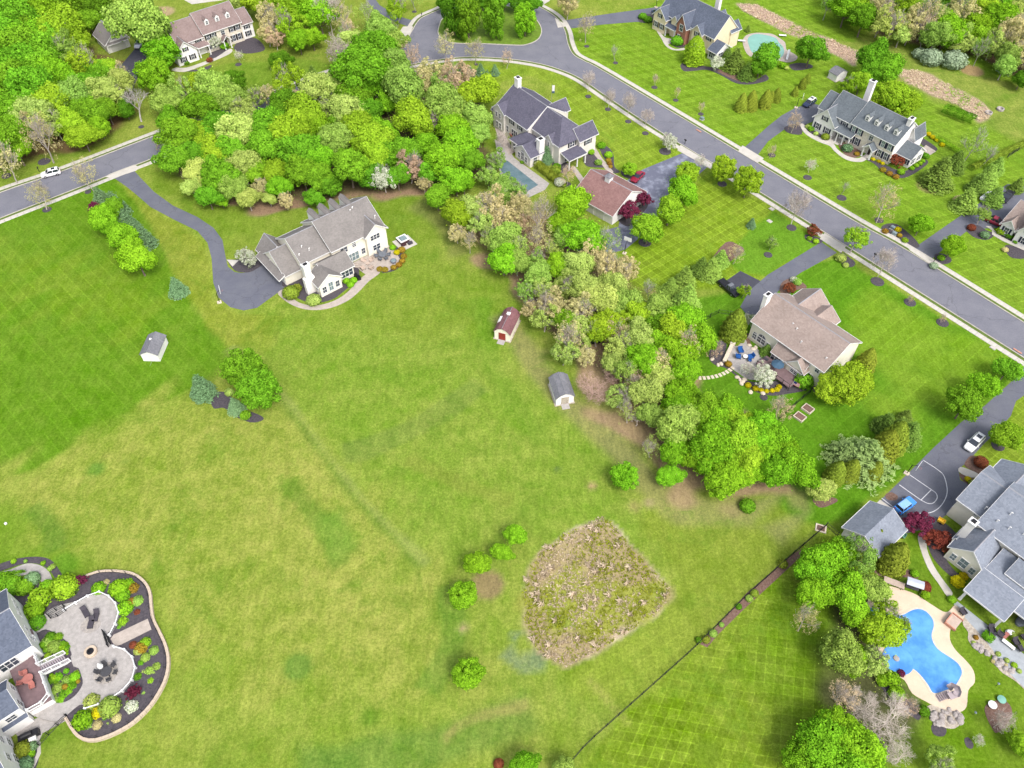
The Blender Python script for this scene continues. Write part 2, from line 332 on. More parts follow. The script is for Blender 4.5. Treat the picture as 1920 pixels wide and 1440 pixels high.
lawn([(0, 900), (330, 750), (425, 690), (520, 760), (800, 1080), (850, 1300), (400, 1300), (320, 1150), (100, 1000)], (.114, .176, .016), .85, 8, 3, s1=((0, 1100), (400, 760), 1.4), amp=.035, seed=32)
# tonal marks in the rough field: swales, mower trails, worn spots
for pl, wd, c in (([(425, 655), (520, 740), (600, 850), (680, 950), (790, 1060)], .9, (.062, .132, .012)), ([(434, 652), (530, 738), (610, 846), (690, 946), (800, 1056)], .6, (.15, .20, .045)), ([(540, 905), (590, 965), (620, 1010), (640, 1060)], 1.6, (.070, .140, .012)), ([(620, 960), (650, 1040)], 2.6, (.085, .175, .018)), ([(60, 950), (95, 990), (105, 1030)], 1.6, (.06, .135, .012)), ([(900, 560), (930, 700), (1020, 830)], 2.0, (.085, .17, .012)), ([(840, 1100), (850, 1200), (800, 1300)], 2.2, (.075, .155, .015)), ([(560, 1440), (700, 1420), (850, 1390), (1000, 1330)], 3.0, (.075, .15, .02)),
                  ([(640, 850), (720, 830), (830, 770), (905, 720)], 2.4, (.085, .15, .02)), ([(760, 860), (850, 900), (960, 940)], 1.5, (.11, .165, .018)),
                  ([(940, 590), (1000, 680), (1080, 770), (1170, 850), (1260, 950), (1330, 960)], 2.6, (.15, .155, .055)),
                  ([(1270, 950), (1400, 965), (1500, 935), (1440, 1000)], 2.6, (.14, .16, .05)), ([(830, 1390), (880, 1350), (990, 1320)], .8, (.17, .175, .05)),
                  ([(985, 1180), (1000, 1240), (960, 1210)], 2.4, (.10, .15, .075)), ([(1100, 1270), (1180, 1360)], .5, (.17, .19, .04)),
                  ([(780, 380), (840, 420), (865, 480)], 3, (.10, .13, .03))):
    ww = smooth(W(pl), 4); lawn(offset(ww, wd) + offset(ww, -wd)[::-1], c, .4, 1.0 if wd < 2.5 else 2.5, .25, world=True, a=.85)
for x, y, r, c in ((1110, 911, 1.0, (.26, .17, .10)), (1217, 943, 1.1, (.24, .2, .10)), (1190, 950, 1.3, (.20, .19, .06)), (868, 1178, .8, (.26, .20, .11)), (1045, 880, .8, (.04, .07, .03)), (1240, 1107, 1.5, (.25, .2, .15)),
                   (235, 865, .6, (.07, .13, .02)), (560, 1250, 2.4, (.07, .15, .02)), (1325, 1410, 2, (.09, .15, .01)), (690, 1345, 1.5, (.07, .15, .01)), (180, 880, 1.6, (.07, .16, .02)), (120, 1060, 2.5, (.07, .17, .01)),
                   (915, 1095, 3.0, (.19, .135, .075)), (1660, 145, 2, (.2, .12, .07)), (1822, 132, 3.5, (.27, .17, .10)), (1740, 350, 3, (.17, .15, .06)), (1840, 25, 5, (.2, .14, .08)), (215, 68, 5, (.25, .18, .12)), (305, 22, 4, (.28, .2, .13))):
    p = G(x, y); lawn([(p.x + r * math.cos(k * .7), p.y + r * math.sin(k * .7)) for k in range(9)], c, .2, 1.2, .2, world=True, a=.8)
# leaf litter under the woods
LIT = (.20, .135, .085)
lawn([(405, 385), (470, 400), (560, 388), (700, 372), (800, 362), (830, 330), (800, 250), (330, 250), (330, 330)], LIT, .0, 2, 1, seed=21)
lawn([(330, 330), (420, 250), (800, 180), (900, 230), (930, 330), (860, 350), (480, 380)], (.085, .07, .035), 0, 3, 1, seed=22)
lawn([(870, 430), (950, 520), (1005, 590), (1065, 680), (1115, 750), (1180, 820), (1245, 905), (1290, 935), (1350, 945), (1400, 930), (1480, 915), (1480, 870), (1350, 750), (1290, 700), (1300, 640), (1180, 540), (1160, 500), (1050, 400), (900, 400)], (.22, .155, .095), .25, 3, 2.5, seed=23)
lawn([(-200, 330), (60, 300), (130, 285), (200, 260), (250, 210), (240, 120), (100, 60), (60, -60), (-200, -60)], (.11, .075, .035), 0, 3, 1, seed=24)
lawn([(1560, 20), (1640, 60), (1700, 80), (1800, 95), (1870, 120), (1960, 170), (1960, -60), (1500, -60)], (.145, .10, .065), .1, 3, 1, seed=25)
lawn([(1545, 1170), (1580, 1110), (1640, 1130), (1670, 1260), (1720, 1330), (1720, 1400), (1620, 1420), (1560, 1330)], (.07, .075, .03), 0, 3, 1, seed=26)
for e_, w0_, w1_ in ((SWL, -.95, -.2), (NWL, .2, .95)): lawn(offset(e_, w0_) + offset(e_, w1_)[::-1], (.085, .135, .02), .2, .5, 0, world=True)
# the two reed strips (upper right) and the reed basin get bare straw soil
REED1 = [(1383, 8), (1420, 8), (1460, 30), (1520, 60), (1570, 80), (1617, 100), (1600, 121), (1530, 85), (1470, 60), (1420, 35), (1390, 20)]
REED2 = [(1686, 128), (1720, 132), (1780, 158), (1830, 185), (1858, 208), (1855, 222), (1835, 228), (1800, 200), (1750, 180), (1700, 155), (1684, 142)]
REED3 = [(1130, 968), (1150, 980), (1180, 1020), (1215, 1060), (1255, 1100), (1255, 1120), (1235, 1150), (1190, 1180), (1120, 1220), (1060, 1252), (1010, 1225), (985, 1170), (980, 1110), (995, 1060), (1015, 1035), (1060, 1000)]
lawn(REED1, (.30, .215, .17), .0, 1.5, .6, seed=27); lawn(REED2, (.30, .22, .16), .0, 1.5, .6, seed=28); lawn(REED3, (.36, .29, .21), .0, .8, .3, seed=29); lawn(offset(W(REED3), -.3), (.255, .20, .115), .3, 1.2, .8, seed=39, world=True); lawn([(1040, 1075), (1120, 1060), (1230, 1110), (1190, 1170), (1100, 1210), (1020, 1190), (1000, 1120)], (.20, .215, .04), .3, 4, 4, seed=40)

nx, ny = gx.size, gy.size
ii = (np.arange(ny - 1)[:, None] * nx + np.arange(nx - 1)[None, :]).ravel()
quads = np.stack([ii, ii + 1, ii + nx + 1, ii + nx], 1)
me = bpy.data.meshes.new('ground'); me.vertices.add(NV); me.vertices.foreach_set('co', np.stack([PX, PY, np.zeros(NV)], 1).ravel())
me.loops.add(quads.size); me.polygons.add(len(quads)); me.loops.foreach_set('vertex_index', quads.ravel())
me.polygons.foreach_set('loop_start', np.arange(0, quads.size, 4)); me.update()
at = me.attributes.new('tint', 'FLOAT_COLOR', 'POINT'); at.data.foreach_set('color', tint.ravel())
at = me.attributes.new('mow', 'FLOAT_VECTOR', 'POINT'); at.data.foreach_set('vector', mow.ravel())
def grass_material():
    m = bpy.data.materials.new('lawn_grass'); m.use_nodes = True; n = m.node_tree.nodes; l = m.node_tree.links; b = n['Principled BSDF']
    b.inputs['Roughness'].default_value = 1; b.inputs['Specular IOR Level'].default_value = 0
    def N(t, **k):
        o = n.new(t)
        for a, v in k.items(): setattr(o, a, v)
        return o
    def MA(op, a, b_=None, c=None):
        o = N('ShaderNodeMath', operation=op)
        for i, v in enumerate((a, b_, c)):
            if v is None: continue
            if isinstance(v, (int, float)): o.inputs[i].default_value = v
            else: l.new(v, o.inputs[i])
        return o.outputs[0]
    ti = N('ShaderNodeAttribute', attribute_name='tint'); mo = N('ShaderNodeAttribute', attribute_name='mow')
    geo = N('ShaderNodeNewGeometry')
    def noise(sc, det=5, ro=.6, vec=None, dist=0):
        o = N('ShaderNodeTexNoise'); o.inputs['Scale'].default_value = sc; o.inputs['Detail'].default_value = det; o.inputs['Roughness'].default_value = ro; o.inputs['Distortion'].default_value = dist
        l.new(vec or geo.outputs['Position'], o.inputs['Vector']); return o
    big = noise(.045, 5, .65, dist=.3); med = noise(.30, 8, .72, dist=.25); fine = noise(2.2, 4, .75)
    mpg = N('ShaderNodeMapping'); mpg.inputs['Rotation'].default_value = (0, 0, R_(40)); mpg.inputs['Scale'].default_value = (1, .25, 1); l.new(geo.outputs['Position'], mpg.inputs[0])
    streak = noise(1.1, 4, .7, mpg.outputs[0])
    # dryness mask
    dsum = MA('ADD', MA('MULTIPLY', big.outputs['Fac'], 1.0), MA('ADD', MA('MULTIPLY', med.outputs['Fac'], .95), MA('MULTIPLY', fine.outputs['Fac'], .45)))
    mr = N('ShaderNodeMapRange'); mr.inputs[1].default_value = .95; mr.inputs[2].default_value = 1.50; l.new(dsum, mr.inputs[0])
    dm = MA('MULTIPLY', mr.outputs[0], ti.outputs['Alpha'])
    mx = N('ShaderNodeMix', data_type='RGBA'); l.new(dm, mx.inputs[0]); l.new(ti.outputs['Color'], mx.inputs[6]); mx.inputs[7].default_value = (.250, .245, .062, 1)
    # deep green patches of clover
    mr2 = N('ShaderNodeMapRange'); mr2.inputs[1].default_value = .53; mr2.inputs[2].default_value = .68; mr2.inputs[4].default_value = .65
    cl = noise(.11, 7, .72, dist=.4); l.new(cl.outputs['Fac'], mr2.inputs[0])
    gr = N('ShaderNodeMapRange'); gr.inputs[1].default_value = .5; gr.inputs[2].default_value = .9; gr.clamp = True
    sc = N('ShaderNodeSeparateColor'); l.new(ti.outputs['Color'], sc.inputs[0]); ratio = MA('SUBTRACT', sc.outputs[1], sc.outputs[0])
    isg = MA('MULTIPLY', MA('GREATER_THAN', ratio, .005), mr2.outputs[0])
    m3 = N('ShaderNodeMix', data_type='RGBA'); l.new(isg, m3.inputs[0]); l.new(mx.outputs[2], m3.inputs[6]); m3.inputs[7].default_value = (.075, .150, .012, 1)
    # brightness modulation
    f1 = N('ShaderNodeMapRange'); f1.inputs[1].default_value = .25; f1.inputs[2].default_value = .75; f1.inputs[3].default_value = .66; f1.inputs[4].default_value = 1.34; l.new(fine.outputs['Fac'], f1.inputs[0])
    f2 = N('ShaderNodeMapRange'); f2.inputs[1].default_value = .3; f2.inputs[2].default_value = .7; f2.inputs[3].default_value = .84; f2.inputs[4].default_value = 1.16; l.new(streak.outputs['Fac'], f2.inputs[0])
    wd_ = noise(.9, 5, .7); fw = N('ShaderNodeMapRange'); fw.inputs[1].default_value = .60; fw.inputs[2].default_value = .70; fw.inputs[3].default_value = 1; fw.inputs[4].default_value = .80; l.new(wd_.outputs['Fac'], fw.inputs[0])
    gr_ = noise(6.5, 3, .8); fg_ = N('ShaderNodeMapRange'); fg_.inputs[1].default_value = .3; fg_.inputs[2].default_value = .7; fg_.inputs[3].default_value = .78; fg_.inputs[4].default_value = 1.22; l.new(gr_.outputs['Fac'], fg_.inputs[0])
    f3 = N('ShaderNodeMapRange'); f3.inputs[1].default_value = .3; f3.inputs[2].default_value = .7; f3.inputs[3].default_value = .90; f3.inputs[4].default_value = 1.10; l.new(med.outputs['Fac'], f3.inputs[0])
    sm = N('ShaderNodeSeparateXYZ'); l.new(mo.outputs['Vector'], sm.inputs[0])
    jit = MA('MULTIPLY', med.outputs['Fac'], .12)
    def line(ph):   # thin wheel line + broad lane, both along the mowing direction
        p = MA('ADD', ph, jit); fr = MA('FRACT', p); tri = MA('ABSOLUTE', MA('SUBTRACT', fr, .5))
        o = N('ShaderNodeMapRange'); o.inputs[1].default_value = .40; o.inputs[2].default_value = .49; o.inputs[3].default_value = 0; o.inputs[4].default_value = 1; l.new(tri, o.inputs[0])
        wv = MA('SINE', MA('MULTIPLY', p, math.pi))
        return MA('ADD', MA('MULTIPLY', o.outputs[0], 1.7), MA('MULTIPLY', MA('SIGN', wv), .35))
    isg2 = MA('ADD', line(sm.outputs[0]), MA('MULTIPLY', line(sm.outputs[1]), MA('GREATER_THAN', MA('ABSOLUTE', MA('SUBTRACT', sm.outputs[1], .25)), .0001)))
    brk = N('ShaderNodeMapRange'); brk.inputs[1].default_value = .38; brk.inputs[2].default_value = .6; l.new(cl.outputs['Fac'], brk.inputs[0]); brk.inputs[3].default_value = 1.15; brk.inputs[4].default_value = .35
    st = MA('ADD', 1.0, MA('MULTIPLY', MA('MULTIPLY', MA('SUBTRACT', isg2, .3), sm.outputs[2]), brk.outputs[0]))
    tot = MA('MULTIPLY', MA('MULTIPLY', MA('MULTIPLY', fw.outputs[0], fg_.outputs[0]), MA('MULTIPLY', f1.outputs[0], f2.outputs[0])), MA('MULTIPLY', f3.outputs[0], st))
    vm = N('ShaderNodeVectorMath', operation='SCALE'); l.new(m3.outputs[2], vm.inputs[0]); l.new(tot, vm.inputs['Scale'])
    l.new(vm.outputs[0], b.inputs['Base Color'])
    bp = N('ShaderNodeBump'); bp.inputs['Strength'].default_value = .5; bp.inputs['Distance'].default_value = .12; l.new(fine.outputs['Fac'], bp.inputs['Height']); l.new(bp.outputs[0], b.inputs['Normal'])
    return m
M['lawn_grass'] = grass_material(); me.materials.append(M['lawn_grass'])
g = link('ground', me); tag(g, kind='structure')
mb = MB(); mb.add([(-1800, -600, -.35), (1800, -600, -.35), (1800, 2600, -.35), (-1800, 2600, -.35)], [(0, 1, 2, 3)])
mat('distant_grass', (.10, .15, .02), .95, .3, .02)
tag(mb.build('distant_ground', M['distant_grass']), kind='structure')
# ------------------------------------------------------------------ streets
def sheet(name, pts, material, z, world=False, kind='structure', thick=.0, smooth_n=0, label=None, parent=None):
    p = pts if world else W(pts)
    if smooth_n: p = smooth(p, smooth_n, True)
    b = MB(); b.poly(p, (z - thick) if thick else -.05, z); o = b.build(name, M[material], parent)
    if parent is None: tag(o, kind=kind, label=label)
    return o
SW = smooth(W(S_px), 5); NW = smooth(W(N_px), 5)
b = MB(); b.poly(SW + NW[::-1], -.05, .012); tag(b.build('street', M['slate_asphalt']), kind='structure')
isl_px = [(825, 46), (822, 62), (832, 75), (855, 81), (905, 82), (960, 84.5), (985, 84), (1007, 75), (1015, 60), (1010, 44), (995, 28), (965, 15), (930, 10), (885, 12), (848, 24), (830, 36)]
ISL = smooth(W(isl_px), 5, True)
mat('island_grass', (.10, .17, .012), .95, .2, .8, fine=.3)
b = MB(); b.poly(ISL, -.02, .12); tag(b.build('turning_circle_island', M['island_grass']), kind='structure')
def strip(name, line, w0, w1, z0, z1, material, closed=False):
    """raised strip between two offsets of a polyline"""
    a = offset(line, w0); c = offset(line, w1); n = len(line); b = MB(); vs = []; fs = []
    for i in range(n): vs += [(*a[i], z0), (*a[i], z1), (*c[i], z1), (*c[i], z0)]
    for i in range(n - 1):
        o = i * 4; q = o + 4; fs += [(o + 1, q + 1, q + 2, o + 2), (o, q, q + 1, o + 1), (o + 2, q + 2, q + 3, o + 3)]
    if w1 > w0: fs = [f[::-1] for f in fs]
    b.add(vs, fs); return b.build(name, M[material])
mat('verge_grass', (.085, .125, .022), .95, .25, 1.2, fine=.3)
tag(strip('grass_verge', SW, -.2, -.98, -.02, .045, 'verge_grass'), kind='structure'); tag(strip('grass_verge', NW, .2, .98, -.02, .045, 'verge_grass'), kind='structure')
tag(strip('kerb', SW, .0, -.22, -.02, .13, 'kerb_concrete'), kind='structure')
tag(strip('kerb', NW, .0, .22, -.02, .13, 'kerb_concrete'), kind='structure')
tag(strip('kerb', ISL + ISL[:1], 0.05, -.22, -.02, .15, 'kerb_concrete'), kind='structure')
def slab_walk(line, o0, o1, maxn, skip=()):
    """concrete pavement laid slab by slab, joints open"""
    root = empty('pavement', kind='structure')
    pts = resample(line, 1.5); a = offset(pts, o0); c = offset(pts, o1); cnt = 0; rest = MB(); order = []
    for i in range(len(pts) - 1):
        x, y = PR((*pts[i], 0)); vis = -20 < x < 1940 and -10 < y < 1450
        q = [Vector(a[i]), Vector(a[i + 1]), Vector(c[i + 1]), Vector(c[i])]; ce = sum(q, Vector((0, 0))) / 4
        q = [ce + (p - ce) * .975 for p in q]; order.append((vis, y, q))
    order.sort(key=lambda t: (not t[0], -t[1]))
    for vis, y, q in order:
        ce = sum(q, Vector((0, 0))) / 4
        b = MB() if vis and cnt < maxn else rest
        off = ce if b is not rest else Vector((0, 0))
        b.poly([(p - off)[:] for p in q], -.05, .062 + random.uniform(-.006, .006))
        if b is not rest: b.build('slab', M['concrete'], root, loc=(ce.x, ce.y, 0)); cnt += 1
    if rest.v: tag(rest.build('slab_run', M['concrete'], root), kind='stuff')
    return root
slab_walk(SW, -.95, -2.25, 150)
slab_walk(NW, .95, 2.3, 150)
# asphalt drives and their concrete aprons
def drive(pts, material='drive_asphalt', sm=0, z=.02, name='driveway'): return sheet(name, pts, material, z, smooth_n=sm)
drvA = [(213, 333), (236, 349), (257, 366), (282, 388), (325, 411), (370, 433), (389, 455), (397, 485), (400, 530), (410, 558), (432, 576), (457, 582), (482, 577), (505, 560), (533, 540), (533, 531), (495, 492), (470, 510), (452, 512), (440, 510), (427, 500), (422, 477), (417, 450), (400, 427), (370, 407), (325, 386), (289, 360), (262, 332), (250, 318)]
drive(drvA); drive([(1176, 338), (1205, 318), (1280, 287), (1332, 308), (1290, 345), (1240, 400), (1200, 445), (1172, 468), (1115, 482), (1080, 470), (1100, 440), (1160, 425), (1165, 380), (1215, 375)], 'sealed_asphalt')
drive([(1066, 50), (1060, 38), (1120, 29), (1240, 12), (1250, 30), (1232, 42), (1192, 41), (1130, 46), (1072, 53)])
drive([(1393, 279), (1412, 262), (1440, 237), (1465, 217), (1490, 203), (1520, 193), (1548, 200), (1538, 222), (1505, 236), (1470, 243), (1440, 265), (1418, 294)])
drive([(1714, 465), (1790, 412), (1838, 380), (1868, 358), (1890, 345), (1940, 352), (1940, 395), (1885, 427), (1850, 428), (1812, 434), (1770, 466), (1747, 486)])
drive([(1540, 454), (1440, 515), (1405, 545), (1388, 575), (1400, 590), (1428, 590), (1442, 566), (1460, 545), (1480, 527), (1500, 512), (1569, 474)])
drive([(1358, 529), (1388, 508), (1426, 527), (1404, 549)], 'new_asphalt', z=.014)
drive([(1940, 660), (1905, 708), (1845, 762), (1802, 792), (1750, 840), (1700, 890), (1655, 934), (1640, 965), (1700, 1000), (1740, 990), (1775, 965), (1830, 915), (1800, 900), (1797, 880), (1815, 865), (1845, 832), (1875, 803), (1895, 780), (1905, 752), (1950, 720)])
drive([(225, 125), (250, 95), (268, 70), (290, 75), (300, 92), (275, 110), (262, 135), (250, 165), (235, 160)], 'new_asphalt')
drive([(690, -20), (712, 10), (745, 30), (772, 38), (765, 50), (735, 38), (705, 22), (670, -20)])
drive([(1010, 14), (1030, 2), (1045, -20), (1000, -20), (985, 0)], 'concrete')
for ap in ([(196, 332), (207, 326), (252, 309), (262, 314), (255, 320), (214, 334)], [(1270, 282), (1276, 272), (1340, 310), (1334, 318)], [(1384, 284), (1392, 273), (1432, 297), (1420, 306)], [(1700, 462), (1706, 470), (1755, 502), (1758, 494), (1742, 484)],
           [(1537, 448), (1546, 437), (1586, 462), (1577, 474)], [(1060, 50), (1066, 48), (1050, 40), (1040, 33), (1046, 52)], [(748, 62), (756, 50), (775, 50), (768, 66)]):
    sheet('driveway_apron', ap, 'concrete', .07)
# ------------------------------------------------------------------ houses
_WC = {}
def window_meshes(w, h, style, glass):
    key = (round(w, 2), round(h, 2), style, glass)
    if key in _WC: return _WC[key]
    f = MB(); t = .09; hw = w / 2
    f.box(-hw - t, -.10, -t, hw + t, .02, 0); f.box(-hw - t, -.10, h, hw + t, .02, h + t * 1.4)
    f.box(-hw - t, -.10, 0, -hw, .02, h); f.box(hw, -.10, 0, hw + t, .02, h)
    f.box(-hw, -.06, h / 2 - .03, hw, .0, h / 2 + .03)
    if w > 1.4:
        for k in range(1, int(round(w / .85))): x = -hw + w * k / round(w / .85); f.box(x - .05, -.08, .002, x + .05, .01, h - .002)
    else: f.box(-.02, -.05, .002, .02, .0, h - .002)
    p = MB(); p.box(-hw, -.03, 0, hw, -.005, h)
    if style == 'arch':
        n = 8; r = hw; vs = [(0, -.03, h + t)]; vs += [(r * math.cos(math.pi * i / n), -.03, h + t + r * .9 * math.sin(math.pi * i / n)) for i in range(n + 1)]
        p.add(vs, [(0, i + 2, i + 1) for i in range(n)])
        for i in range(n):
            a0 = math.pi * i / n; a1 = math.pi * (i + 1) / n
            q = [(rr * math.cos(a), -.09, h + t + rr * .9 * math.sin(a)) for rr, a in ((r, a0), (r + .12, a0), (r + .12, a1), (r, a1))]
            f.add(q, [(0, 1, 2, 3)])
        f.box(-.03, -.07, h + t, .03, -.031, h + t + r * .85)
    def mk(b, nm, m):
        me = bpy.data.meshes.new(nm); me.from_pydata(b.v, [], b.f); me.materials.append(M[m]); return me
    s = MB(); s.box(-.22, -.07, 0, .22, .01, h)
    for k in range(2): z0 = .08 + k * (h / 2); s.box(-.16, -.085, z0, .16, -.071, z0 + h / 2 - .16)
    _WC[key] = (mk(f, 'window', 'white_trim'), mk(p, 'pane', glass), mk(s, 'shutter', 'navy_shutter'), mk(s, 'shutter', 'black_shutter')); return _WC[key]
SIDE = {'S': (0, (0, -1)), 'E': (math.pi / 2, (1, 0)), 'N': (math.pi, (0, 1)), 'W': (-math.pi / 2, (-1, 0))}
class House:
    def __init__(s, name, label, cat, at, ang=-50.5, wall='cream_siding', roof='roof_taupe', sh='navy', group=None, z=0):
        p = G(*at) if len(at) == 2 else Vector(at); s.root = empty(name, (p.x, p.y, z), R_(ang), label=label, cat=cat, group=group)
        s.wall = wall; s.roof = roof; s.sh = sh; s.o = p; s.a = R_(ang)
    def world(s, x, y): c, q = math.cos(s.a), math.sin(s.a); return (s.o.x + x * c - y * q, s.o.y + x * q + y * c)
    def gable(s, x0, x1, y0, y1, ze, zr, axis='x', z0=0, ov=.45, rp=.5, wall=None, roof=None, walls=True, hip0=False, hip1=False, base=None, trim=True, ovg=None):
        """block with a gabled (or hipped) roof; axis = ridge direction, rp = ridge position across"""
        ovg = ov if ovg is None else ovg
        if axis == 'x': L0, L1, A0, A1 = x0, x1, y0, y1; T = lambda l, a, z: (l, a, z)
        else: L0, L1, A0, A1 = y0, y1, x0, x1; T = lambda l, a, z: (a, l, z)
        am = A0 + (A1 - A0) * rp; Wd = A1 - A0
        flip = axis == 'y'
        def add(b, vs, fs, k=0): b.add([T(*v) for v in vs], [f[::-1] for f in fs] if flip else fs, k)
        hl = min(Wd / 2, (L1 - L0) * .45); R0 = L0 + (hl if hip0 else 0); R1 = L1 - (hl if hip1 else 0)
        if walls:
            b = MB()
            vs = [(L0, A0, z0), (L1, A0, z0), (L1, A1, z0), (L0, A1, z0), (L0, A0, ze), (L1, A0, ze), (L1, A1, ze), (L0, A1, ze)]
            fs = [(0, 1, 5, 4), (2, 3, 7, 6), (1, 2, 6, 5), (3, 0, 4, 7), (4, 5, 6, 7)]; add(b, vs, fs)
            if not hip0: add(b, [(L0, A0, ze), (L0, A1, ze), (L0, am, zr)], [(0, 2, 1)])
            if not hip1: add(b, [(L1, A0, ze), (L1, A1, ze), (L1, am, zr)], [(0, 1, 2)])
            b.build('wall', M[wall or s.wall], s.root)
            if base:
                b = MB(); e = .04; b.box(min(x0, x1) - e, y0 - e, z0, x1 + e, y1 + e, z0 + base[1]); b.build('wall_base', M[base[0]], s.root)
        k0 = (zr - ze) / (am - A0); k1 = (zr - ze) / (A1 - am); t = .16; lo = .015
        zA, zB = ze - ov * k0 + lo, ze - ov * k1 + lo; a0, a1 = A0 - ov, A1 + ov
        e0 = L0 - (ov if hip0 else ovg); e1 = L1 + (ov if hip1 else ovg)
        r0 = R0 if hip0 else e0; r1 = R1 if hip1 else e1; zt = zr + lo
        b = MB()
        vs = [(e0, a0, zA), (e1, a0, zA), (e1, a1, zB), (e0, a1, zB), (r0, am, zt), (r1, am, zt)]
        vs += [(v[0], v[1], v[2] + t) for v in vs]
        fs = [(6, 7, 11, 10), (8, 9, 10, 11), (0, 4, 5, 1), (2, 5, 4, 3), (0, 1, 7, 6), (2, 3, 9, 8),
              (1, 5, 11, 7), (5, 2, 8, 11), (3, 4, 10, 9), (4, 0, 6, 10)]
        if hip0: fs[8:10] = [(9, 6, 10), (0, 3, 4), (3, 0, 6, 9)]
        if hip1: fs = fs[:6] + [(7, 8, 11), (2, 1, 5), (1, 2, 8, 7)] + fs[8:]
        add(b, vs, fs)
        rf = b.build('roof', M[roof or s.roof], s.root)
        if trim:     # gutters along the eaves, rake boards up the gables, a ridge cap
            b = MB(); g = .08
            for a, z, sg in ((a0, zA, -1), (a1, zB, 1)):
                q = [(e0, a + sg * .004, z - .03), (e1, a + sg * .004, z - .03), (e1, a + sg * g, z - .03), (e0, a + sg * g, z - .03)]
                q += [(v[0], v[1], z + t + .0) for v in q]; f = [(0, 3, 2, 1), (4, 5, 6, 7), (0, 1, 5, 4), (1, 2, 6, 5), (2, 3, 7, 6), (3, 0, 4, 7)]
                if sg < 0: f = [x[::-1] for x in f]
                add(b, q, f)
            for e, hp, sg in ((e0, hip0, -1), (e1, hip1, 1)):
                if hp: continue
                for a, z in ((a0, zA), (a1, zB)):
                    q = [(e + sg * .004, a, z - .08), (e + sg * .004, am, zt - .08), (e + sg * .004, am, zt + t + .015), (e + sg * .004, a, z + t + .015)]
                    q += [(e + sg * .045, v[1], v[2]) for v in q]
                    f = [(0, 1, 2, 3), (7, 6, 5, 4), (0, 4, 5, 1), (1, 5, 6, 2), (2, 6, 7, 3), (3, 7, 4, 0)]
                    if (sg > 0) == (a == a0): f = [x[::-1] for x in f]
                    add(b, q, f)
            b.build('trim', M['white_trim'], rf)
            if zr - ze > 2:
                b = MB(); add(b, [(r0, am - .12, zt + t - .05), (r1, am - .12, zt + t - .05), (r1, am, zt + t + .03), (r0, am, zt + t + .03), (r1, am + .12, zt + t - .05), (r0, am + .12, zt + t - .05)], [(0, 1, 2, 3), (3, 2, 4, 5)]); b.build('ridge_cap', M['ridge_grey'], rf)
        return rf
    def win(s, side, plane, t, z, w=.9, h=1.5, sh=0, style='', glass='window_glass'):
        rot, nrm = SIDE[side]; loc = {'S': (t, plane, z), 'N': (t, plane, z), 'E': (plane, t, z), 'W': (plane, t, z)}[side]
        loc = (loc[0] + nrm[0] * .025, loc[1] + nrm[1] * .025, z); fr, pn, s1, s2 = window_meshes(w, h, style, glass)
        o = link('window', fr, s.root, loc, rot); link('pane', pn, o)
        if sh:
            for sg in (-1, 1): link('shutter', s1 if s.sh == 'navy' else s2, o, (sg * (w / 2 + .34), 0, 0))
        return o
    def door(s, side, plane, t, z=.1, w=1.0, h=2.1, m='door_dark', name='door'):
        rot, nrm = SIDE[side]; loc = (t, plane) if side in 'SN' else (plane, t); loc = (loc[0] + nrm[0] * .02, loc[1] + nrm[1] * .02, z)
        b = MB(); b.box(-w / 2, -.05, 0, w / 2, .03, h); b.box(-w / 2 + .12, -.07, .2, w / 2 - .12, -.051, h * .45); b.box(-w / 2 + .12, -.07, h * .52, w / 2 - .12, -.051, h - .15)
        o = b.build(name, M[m], s.root, loc=loc, rot=rot)
        b = MB(); b.box(-w / 2 - .14, -.07, 0, -w / 2 - .005, .03, h + .14); b.box(w / 2 + .005, -.07, 0, w / 2 + .14, .03, h + .14); b.box(-w / 2, -.07, h + .005, w / 2, .03, h + .14); b.build('frame', M['white_trim'], o)
        return o
    def garage(s, side, plane, t, w=2.6, h=2.2): return s.door(side, plane, t, .02, w, h, 'garage_door_white', 'garage_door')
    def dormer(s, x, y, z, side='S', w=1.5, h=1.5, depth=3.0, wall=None):
        """small gabled roof window; (x, y, z) = foot of its face"""
        rot, nrm = SIDE[side]; hw = w / 2; zr = h + .65; b = MB()
        b.add([(-hw, 0, 0), (hw, 0, 0), (hw, 0, h), (0, 0, zr), (-hw, 0, h), (-hw, depth, 0), (hw, depth, 0), (hw, depth, h), (0, depth, zr), (-hw, depth, h)],
              [(0, 1, 2, 3, 4), (1, 6, 7, 2), (5, 0, 4, 9)])
        d = b.build('dormer', M[wall or 'white_trim'], s.root, loc=(x, y, z), rot=rot)
        o = .07; k = .65 / hw; b = MB(); zl = h - o * k + .02; t = .1
        vs = [(-hw - o, -o, zl), (0, -o, zr + .02), (hw + o, -o, zl), (-hw - o, depth, zl), (0, depth, zr + .02), (hw + o, depth, zl)]; vs += [(v[0], v[1], v[2] + t) for v in vs]
        b.add(vs, [(6, 7, 10, 9), (7, 8, 11, 10), (0, 1, 7, 6), (1, 2, 8, 7), (0, 6, 9, 3), (2, 5, 11, 8), (0, 3, 4, 1), (1, 4, 5, 2)]); b.build('dormer_roof', M[s.roof], d)
        fr, pn, _, _ = window_meshes(.62, .95, '', 'window_glass')
        o = link('window', fr, d, (0, -.03, .35)); pn2 = MB(); pn2.box(-.31, -.035, .35, .31, -.022, 1.3); pn2.build('pane', M['window_glass'], d, loc=(0, -.03, 0))
        return d
